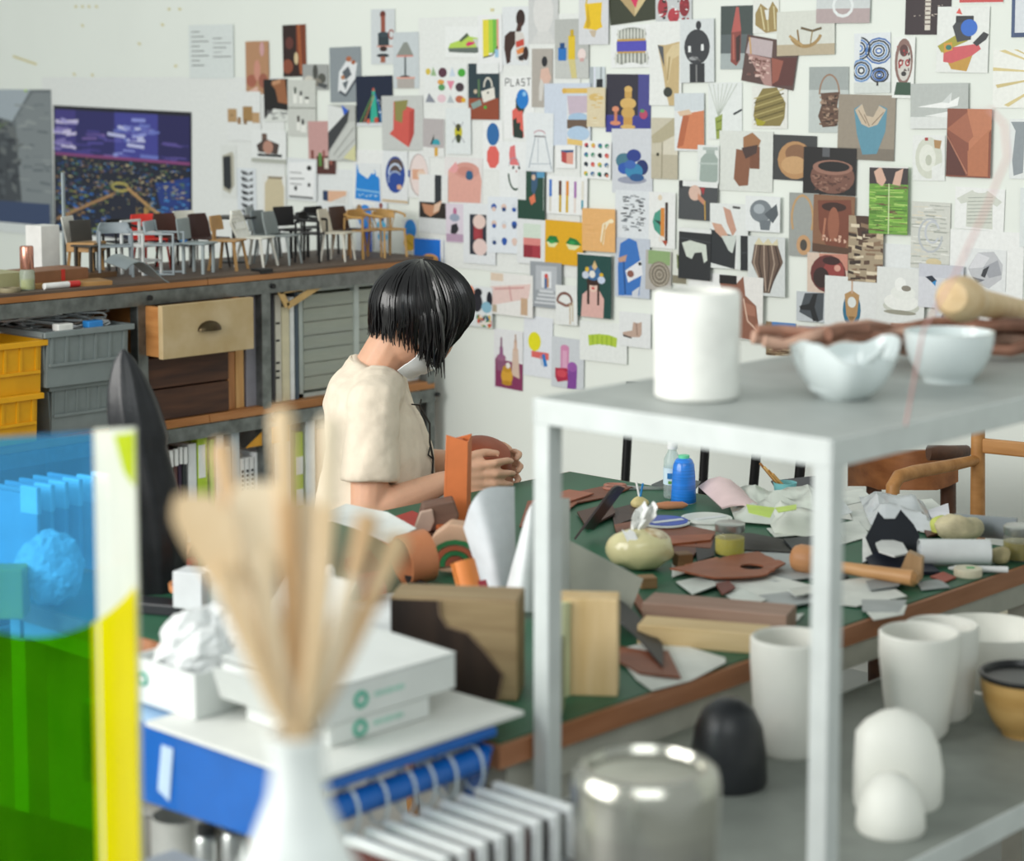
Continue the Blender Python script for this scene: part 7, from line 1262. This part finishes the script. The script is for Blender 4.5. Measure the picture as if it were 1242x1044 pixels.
# boxes on the board
mbx = mat('#d8dbd8', .6, var=.02); mgr = mat('#2fa88c', .5)
def carton(label, cx, cy, z, lx, ly, h, logo=True, flaps=False):
    t = thing('mailer_box', label, 'box', (cx-lx/2, cy+ly/2, z))
    MB().box((0, 0, h/2), (lx, ly, h)).build('box_body', mbx, t, bevel=.002)
    if logo:
        g = MB().tube([(lx/2+.0008, -ly*.22+.010*cos(a), h*.5+.009*sin(a)) for a in [2*pi*i/18 for i in range(18)]], .0028, 6, closed=True).build('logo_ring', mgr, t)
        for q in range(9): MB().box((lx/2+.0006, -ly*.22+.026+q*.0062, h*.53), (.0012, .0042, .0052+.002*(q % 3 == 1))).build('logo_letter', mat('#9fcabb', .5), t)
    if flaps:
        MB().slab([(-lx/2-.004, -ly/2-.003, h+.001), (lx/2+.003, -ly/2-.003, h+.001), (lx/2-.02, -ly/2-.03, h*.15), (-lx/2+.02, -ly/2-.03, h*.15)], (0, -.002, .001)).build('end_flap', mbx, t)
        MB().slab([(lx/2+.003, -ly/2, h+.001), (lx/2+.003, ly/2, h+.001), (lx/2+.012, ly/2+.02, h*.3), (lx/2+.012, -ly/2+.01, h*.05)], (.002, 0, .001)).build('side_flap', mbx, t)
    return t
c1 = WZ(402, 908, BZ); y1 = WZ(514, 868, BZ).y; carton('flat white mailer box with green ring logo under another box', c1.x, c1.y, BZ+.001, .17, y1-c1.y, .030)
c2 = WZ(390, 884, BZ+.032); y2 = WZ(545, 832, BZ+.032).y; t = carton('white mailer box with green ring logo and open lid flaps on top', c2.x, c2.y, BZ+.032, .20, y2-c2.y, .047)
lid = MB().slab([(.10, -(y2-c2.y)/2, .048), (.10, (y2-c2.y)/2, .048), (-.10, (y2-c2.y)/2, .055), (-.10, -(y2-c2.y)/2, .055)], (0, 0, .002)).build('lid', mbx, t)
MB().slab([(-.10, -(y2-c2.y)/2, .0), (.10, -(y2-c2.y)/2, .0), (.075, -(y2-c2.y)/2-.035, .055), (-.075, -(y2-c2.y)/2-.035, .055)], (0, -.002, 0)).build('end_flap', mbx, t)
# open box of crumpled tissue
c3 = WZ(237, 874, BZ); x3 = WZ(158, 848, BZ).x; lx = c3.x-x3; ly = .24; hz = .062
t = thing('tissue_box', 'open white box with green ring logo full of crumpled paper', 'box', (c3.x-lx/2, c3.y+ly/2, BZ+.001))
for s in (-1, 1): MB().box((s*(lx/2-.0015), 0, hz/2), (.003, ly, hz)).build('wall', mbx, t); MB().box((0, s*(ly/2-.0015), hz/2), (lx-.006, .003, hz)).build('wall', mbx, t)
MB().box((0, 0, .002), (lx-.006, ly-.006, .004)).build('bottom', mbx, t)
MB().slab([(-lx/2, ly/2, hz), (lx/2, ly/2, hz), (lx/2+.01, ly/2+.05, hz+.075), (-lx/2, ly/2+.05, hz+.075)], (0, .002, 0)).build('lid', mat('#c9ccc8', .6), t)
MB().tube([(-lx*.3+.009*cos(a), -ly/2-.0006, hz*.55+.008*sin(a)) for a in [2*pi*i/16 for i in range(16)]], .0025, 6, closed=True).build('logo_ring', mgr, t)
def crumple(label, cx, cy, cz, r, sd, c='#dcdedd', cat='paper'):
    b = MB().ell((0, 0, 0), r, 36, 24)
    for v in b.v:
        n_ = noise.fractal(v*28+Vector((sd, sd, 0)), 1, 2, 4)+abs(noise.noise(v*45+Vector((sd, 0, 0))))*.9; v *= 1+.20*n_
    mz = min(v.z for v in b.v)
    for v in b.v: v.z -= mz
    o = b.build('crumpled_paper', mat(c, .7, var=.02), loc=(cx, cy, cz)); return tag(o, label, cat, 'crumpled paper')
crumple('white crumpled tissue heaped at the logo end of the open box', c3.x-lx*.62, c3.y+.09, BZ+.006, (.06, .075, .055), 1); crumple('white crumpled tissue heaped in the open box beside the mailer boxes', c3.x-lx*.30, c3.y+.15, BZ+.006, (.055, .07, .05), 5)
crumple('white crumpled tissue behind the open box', c3.x-lx*.5, c3.y+.30, BZ+.001, (.06, .05, .05), 9)
# things stored under the blue rack
z5 = .508
def under(px, py, Y=1.80): p = WY(px, py, Y); return p
p = WY(205, 1000, 1.74); t = thing('paper_tube', 'wide white cardboard tube standing under the blue rack', 'tube', (p.x, 1.76, z5)); h = WY(205, 992, 1.74).z-z5
rows = [[(.042*cos(2*pi*j/28), .042*sin(2*pi*j/28), h*i/3) for j in range(29)] for i in range(4)]; MB().grid(rows, .003).build('tube_wall', mat('#cfcfca', .6), t, smooth=True)
MB().lathe([(0, .0), (.040, 0), (.040, .006), (0, .008)], n=24).build('tube_bottom', mat('#b9b9b2', .6), t)
p = WY(195, 955, 1.84); t = thing('paper_tube', 'corrugated white tube lying behind the standing tube', 'tube', (p.x, 1.86, p.z-.04))
rows = [[(.045*cos(2*pi*j/28), -.04+.1*i/3, .045+.045*sin(2*pi*j/28)) for j in range(29)] for i in range(4)]; MB().grid(rows, .004).build('tube_wall', mat('#d3d2cc', .6), t, smooth=True); MB().box((0, .01, -.06), (.09, .1, .12)).build('support_block', mat('#8a8880', .7), t)
for k, x in enumerate((243, 262, 285)):
    p = WY(x, 1000, 1.72); t = thing('spray_can', ['small silver can under the blue rack beside the white tube', 'small silver can under the blue rack between two cans', 'small silver can under the blue rack beside the wooden offcut'][k], 'can', (p.x, 1.73+.02*k, z5)); h = WY(x, 1004, 1.73).z-z5
    MB().lathe([(0, 0), (.017, 0), (.0175, .004), (.0175, h-.012), (.012, h-.004), (.006, h)], n=20).build('can_body', mat('#c9ccca', .25, .7), t, smooth=True); MB().lathe([(.013, h-.006), (.013, h+.006), (0, h+.008)], n=16).build('can_cap', mat('#26282a', .5), t, smooth=True)
p = WY(287, 990, 1.78); o = MB().box((0, 0, .07), (.03, .03, .15)).build('wood_offcut', wood('#c08a58', '#a06c3c', along='z'), loc=(p.x+.02, 1.80, z5), rz=.3, bevel=.002); tag(o, 'upright orange brown wooden offcut under the blue rack', 'wood block')
p0, p1 = WY(215, 965, 1.70), WY(290, 1010, 1.78); t = thing('hand_tool', 'white handled tool with black and steel head under the blue rack', 'tool', p0)
MB().tube([(0, 0, 0), (p1-p0)*.5+Vector((0, 0, .012)), p1-p0], [.010, .016, .012], 10).build('handle', mat('#d9d9d4', .5), t, smooth=True); MB().tube([(p0-p1)*.15, (0, 0, 0)], .013, 10).build('collar', mat('#222426', .4), t, smooth=True); MB().ell((p0-p1)*.35, (.02, .015, .014), 14, 8).build('head', mat('#b9bcbc', .25, .8), t, smooth=True)
# ------------------------------------------------------------------ clutter at the left end of the green table
cx = lambda px, py, dz=0: T(px, py, dz)
p = T(183, 716); t = thing('leather_roll', 'tall roll of black leather standing at the table end', 'leather', p, YAW)
H_ = .43; rows = []
for i in range(26):
    u = i/25; w_ = .044+.008*sin(u*5) if u < .62 else .047*math.cos((u-.62)/.38*pi/2)**.7+.003; dx = .012-.052*u**1.4
    rows.append([(dx+w_*cos(a)*(1+.10*sin(3*a+u*4)+.05*sin(7*a+u*9)), w_*.72*sin(a)*(1+.16*sin(2*a+u*7)+.06*sin(9*a)), H_*u) for a in [2*pi*j/44 for j in range(45)]])
MB().grid(rows, .003).build('roll', mat('#1e1f22', .34, var=.25, bump=.2, bscale=12), t, smooth=True)
def pot(label, px, py, r, h, c, dz=0):
    return tag(MB().lathe([(0, 0), (r*.7, 0), (r*.95, h*.75), (r*1.08, h*.76), (r*1.1, h), (r, h), (r*.9, h*.8), (0, h*.5)], n=28).build('flower_pot', mat(c, .6), smooth=True, loc=T(px, py, dz)), label, 'pot')
pot('small terracotta pot holding a white block', 238, 738, .042, .045, '#d08a58')
o = MB().box((0, 0, .035), (.056, .045, .062)).build('white_block', mat('#d3d6d8', .6), bevel=.002, loc=T(236, 738, .022), rz=YAW-.4); tag(o, 'white block standing in the small terracotta pot', 'block')
t = TT('white_jar', 'tall white jar with flat lid beside the terracotta pot', 'jar', 268, 752); MB().lathe([(0, 0), (.026, 0), (.028, .004), (.028, .072), (.026, .076)], n=28).build('jar_body', mat('#e6e9e4', .4), t, smooth=True); MB().lathe([(.029, .074), (.03, .077), (.03, .088), (.028, .09), (0, .09)], n=28).build('lid', mat('#eef0ee', .4), t, smooth=True)
t = TT('brown_bottle', 'brown bottle with white cap beside the white jar', 'bottle', 300, 760); MB().lathe([(0, 0), (.020, 0), (.021, .004), (.021, .07), (.012, .085), (.011, .092)], n=24).build('bottle_body', mat('#9a5a34', .25, coat=.4), t, smooth=True); MB().lathe([(.015, .09), (.016, .092), (.016, .106), (0, .108)], n=20).build('cap', mat('#e6e8e8', .4), t, smooth=True)
t = TT('dropper_bottle', 'small black bottle with green band', 'bottle', 318, 764); MB().lathe([(0, 0), (.011, 0), (.012, .004), (.011, .045), (.006, .06), (.004, .075)], n=20).build('bottle_body', mat('#232826', .3), t, smooth=True); MB().lathe([(.0125, .03), (.0125, .05)], n=20).build('band', mat('#3fae4c', .4), t, smooth=True)
t = TT('cap_bottle', 'frosted bottle with large white screw cap', 'bottle', 300, 716); MB().lathe([(0, 0), (.024, 0), (.026, .005), (.026, .075), (.012, .095), (.011, .1)], n=24).build('bottle_body', clear('#e6eae6', .3, .3, '#d9dcd4'), t, smooth=True); MB().lathe([(.0165, .098), (.0165, .102), (.0165, .12), (.015, .122), (0, .122)], n=24).build('cap', mat('#d3dade', .4), t, smooth=True)
t = TT('open_carton', 'open pale grey carton behind the wooden tools', 'box', 352, 742, rz=.15)
for s in (-1, 1): MB().box((s*.058, 0, .055), (.004, .085, .11)).build('wall', mat('#c3c8c6', .6), t); MB().box((0, s*.04, .055), (.112, .004, .11)).build('wall', mat('#ced2d0', .6), t)
MB().box((0, 0, .004), (.11, .08, .006)).build('bottom', mat('#b9bcb8', .6), t); MB().slab([(-.06, -.042, .11), (.06, -.042, .11), (.062, -.05, .106), (-.06, -.05, .112)], (0, 0, .006)).build('rim', mat('#e6e8e6', .6), t)
t = TT('glue_bottle', 'blue tinted glue bottle with white nozzle and looped tether', 'bottle', 402, 782); MB().lathe([(0, 0), (.026, 0), (.028, .004), (.028, .06), (.02, .07), (.015, .072)], n=28).build('bottle_body', mat('#a3bcd6', .3, trans=.25), t, smooth=True)
MB().lathe([(.019, .07), (.019, .088), (.010, .098), (.0075, .125), (.004, .13), (0, .131)], n=20).build('nozzle', mat('#eef0ee', .4), t, smooth=True); MB().tube([(-.014-.012*sin(a), 0, .1-.02*cos(a)) for a in [pi*i/10 for i in range(11)]], .003, 6).build('tether', mat('#eef0ee', .4), t, smooth=True)
MB().lathe([(.0285, .006), (.0285, .03)], n=28).build('label', mat('#4a86c8', .4), t, smooth=True)
rows = [[(.06*cos(a), .03*(i-1), .01+.062*sin(a)) for a in [pi*j/14 for j in range(15)]] for i in range(3)]; t = MB().grid(rows, .006).build('leather_arch', mat('#b58a6a', .5, var=.08), smooth=True, loc=T(270, 690, .0), rz=YAW-.3); tag(t, 'arched tan leather strap standing behind the bottles', 'leather')
o = MB().slab([(-.03, 0, 0), (.03, 0, 0), (.036, 0, .07), (.01, 0, .062), (-.032, 0, .085)], (0, .012, 0)).build('leather_fold', mat('#c2525a', .5, var=.1), loc=T(318, 684), rz=YAW+.2, bevel=.003); tag(o, 'folded coral red leather piece with notched top', 'leather')
o = MB().lathe([(0, 0), (.035, 0), (.04, .06), (.037, .062), (.033, .008), (0, .006)], n=28).build('olive_pot', mat('#7d7a52', .6), smooth=True, loc=T(345, 690)); tag(o, 'olive green pot behind the open carton', 'pot')
o = MB().box((0, 0, .01), (.10, .05, .02)).build('black_device', mat('#26282c', .4), bevel=.003, loc=T(196, 742), rz=YAW-.3); tag(o, 'flat black device lying before the leather roll', 'device')
flat('leather_piece', [(206, 688), (228, 678), (240, 694), (214, 704)], TZ+.002, .02, mat('#a02c2c', .5), 'dark crimson leather block beside the black roll', 'leather')
flat('cutting_tray', [(318, 770), (372, 752), (420, 778), (366, 800)], TZ+.001, .012, mat('#1f2123', .5), 'black cutting tray under the glue bottle', 'tray')
flat('leather_piece', [(418, 690), (450, 680), (470, 712), (436, 724)], TZ+.004, .02, mat('#3a3034', .6), 'dark plum leather stack beside the tan ring', 'leather')
flat('leather_piece', [(432, 706), (462, 698), (470, 720), (440, 728)], TZ+.026, .012, mat('#8a2434', .5), 'burgundy leather stack beside the tan ring', 'leather')
flat('leather_piece', [(415, 742), (455, 728), (470, 748), (430, 764)], TZ+.001, .012, mat('#c2aa80', .6), 'pale suede piece beneath the tan ring', 'leather')
# row of folders at the far left corner of the table
for k in range(6):
    p = T(12+17*k, 700-4*k); t = thing('hanging_folder', ['blue grey folder with white tab next to the yellow carton', 'second blue grey folder from the yellow carton', 'third blue grey folder from the yellow carton', 'fourth blue grey folder from the yellow carton', 'fifth blue grey folder from the yellow carton', 'folder with white tab beside the black leather roll'][k], 'folder', p, radians(8), 'folders on the table corner')
    MB().box((0, 0, .08), (.16, .007, .16)).build('cover', mat(['#9fb6c4', '#b9c6cc', '#a8bccb'][k % 3], .6), t); MB().box((.06, 0, .15), (.045, .010, .05)).build('tab', mat('#f0f2f2', .5), t, bevel=.002)
crumple('large white crumpled paper on the table behind the coloured acrylic', *T(62, 735), (.06, .05, .06), 3); o = MB().box((0, 0, .04), (.07, .05, .085)).build('yellow_box', mat('#e8b81c', .5), bevel=.003, loc=T(8, 745), rz=YAW); tag(o, 'small yellow carton behind the coloured acrylic', 'box')
# black chair at the table end
t = thing('black_chair', 'black plastic chair with pierced back behind the coloured acrylic', 'chair', (-2.66, 1.60, 0), radians(100)); mbk = mat('#1d2420', .5)
rows = []
for i in range(8): rows.append([(-.16+.34*0-.06*cos(u*1.2), .21*u, .55+.30*i/7) for u in [-1+2*j/10 for j in range(11)]])
MB().grid(rows[:3], .02).build('back_lower', mbk, t, smooth=True); MB().grid(rows[5:], .02).build('backrest', mbk, t, smooth=True)
for s in (-1, 1): MB().tube([(-.18, s*.2, .45), (-.19, s*.2, .8)], .02).build('back_post', mbk, t)
MB().box((.05, 0, .45), (.42, .44, .03)).build('seat', mbk, t, bevel=.01)
for sx in (-1, 1):
    for sy in (-1, 1): MB().tube([(.05+sx*.17, sy*.18, .44), (.05+sx*.2, sy*.21, 0)], .014).build('leg', mk, t)
o = MB().box((0, 0, .09), (.3, .26, .18)).build('cardboard_box', mat('#c9a86a', .7), bevel=.003, loc=(-2.62, 2.25, 0), rz=.2); tag(o, 'brown cardboard box on the floor under the green table', 'box')
# ------------------------------------------------------------------ coloured acrylic display
sd = thing('side_stand', 'small grey stand under the coloured acrylic', 'stand', (-1.985, 1.27, 0)); MB().box((0, 0, .64), (.22, .66, .02)).build('top', mat('#9a9e9e', .5), sd)
for sx in (-1, 1):
    for sy in (-1, 1): MB().box((sx*.09, sy*.3, .315), (.025, .025, .63)).build('leg', mr, sd)
D0 = 2.26; zb = .652
def pl(x, y, d):
    p = PD(x, y, d); return p
def wallpts(x, ytop, d):
    a = PD(x, ytop, d); return a, Vector((a.x, a.y, zb))
a0, a1 = wallpts(-75, 535, D0); b0, b1 = wallpts(112, 524, D0); base = (a1+b1)/2
t = thing('acrylic_display', 'coloured acrylic display of cyan and yellow sheets with clear edge', 'acrylic', base); Lc = lambda L_: [v-base for v in L_]
off = _D*.004
MB().slab(Lc([a1, b1, b0, a0]), off).build('cyan_sheet', clear('#8cd8fc', .80, .08, '#74d0fc'), t)
c0, c1 = wallpts(113, 522, D0-.01); d0, d1 = wallpts(163, 520, D0-.05)
MB().slab(Lc([c1, d1, d0, c0]), _D*.012).build('clear_edge', clear('#f4f6ec', .45, .25, '#f0f2e8'), t)
def circ_top(x): return 622+math.sqrt(max(0, 152**2-(x-40)**2)) if abs(x-40) < 152 else 622
xs = [-75+6*i for i in range(40)]; xs = [x for x in xs if x <= 163]+[163]
dd = lambda x: D0+.02 if x < 112 else D0+.02-.06*(x-112)/50
top = [PD(x, circ_top(x), dd(x)) for x in xs]; bot = [Vector((p.x, p.y, zb)) for p in top]
for lo_, hi_, mm in ((-99, 112, clear('#d8ee28', .95, .08, '#8ae010')), (112, 164, clear('#f0e832', .55, .12, '#f2e80c'))):
    b = MB()
    for i in range(len(xs)-1):
        if lo_ <= (xs[i]+xs[i+1])/2 < hi_: b.slab([v-base for v in (bot[i], bot[i+1], top[i+1], top[i])], off)
    b.build('yellow_sheet', mm, t)
e0, e1 = PD(140, 522, D0-.055), PD(155, 620, D0-.058)
MB().slab([v-base for v in (PD(138, 528, D0-.056), PD(163, 524, D0-.056), PD(163, 590, D0-.056), PD(150, 572, D0-.056))], off*.5).build('lime_corner', clear('#e6f060', .5, .1, '#dce83a'), t)
MB().box((0, 0, -.003), (.14, .34, .006), rz=0).build('base_plate', clear('#f0f2ee', .5, .2, '#e6e8e4'), t)
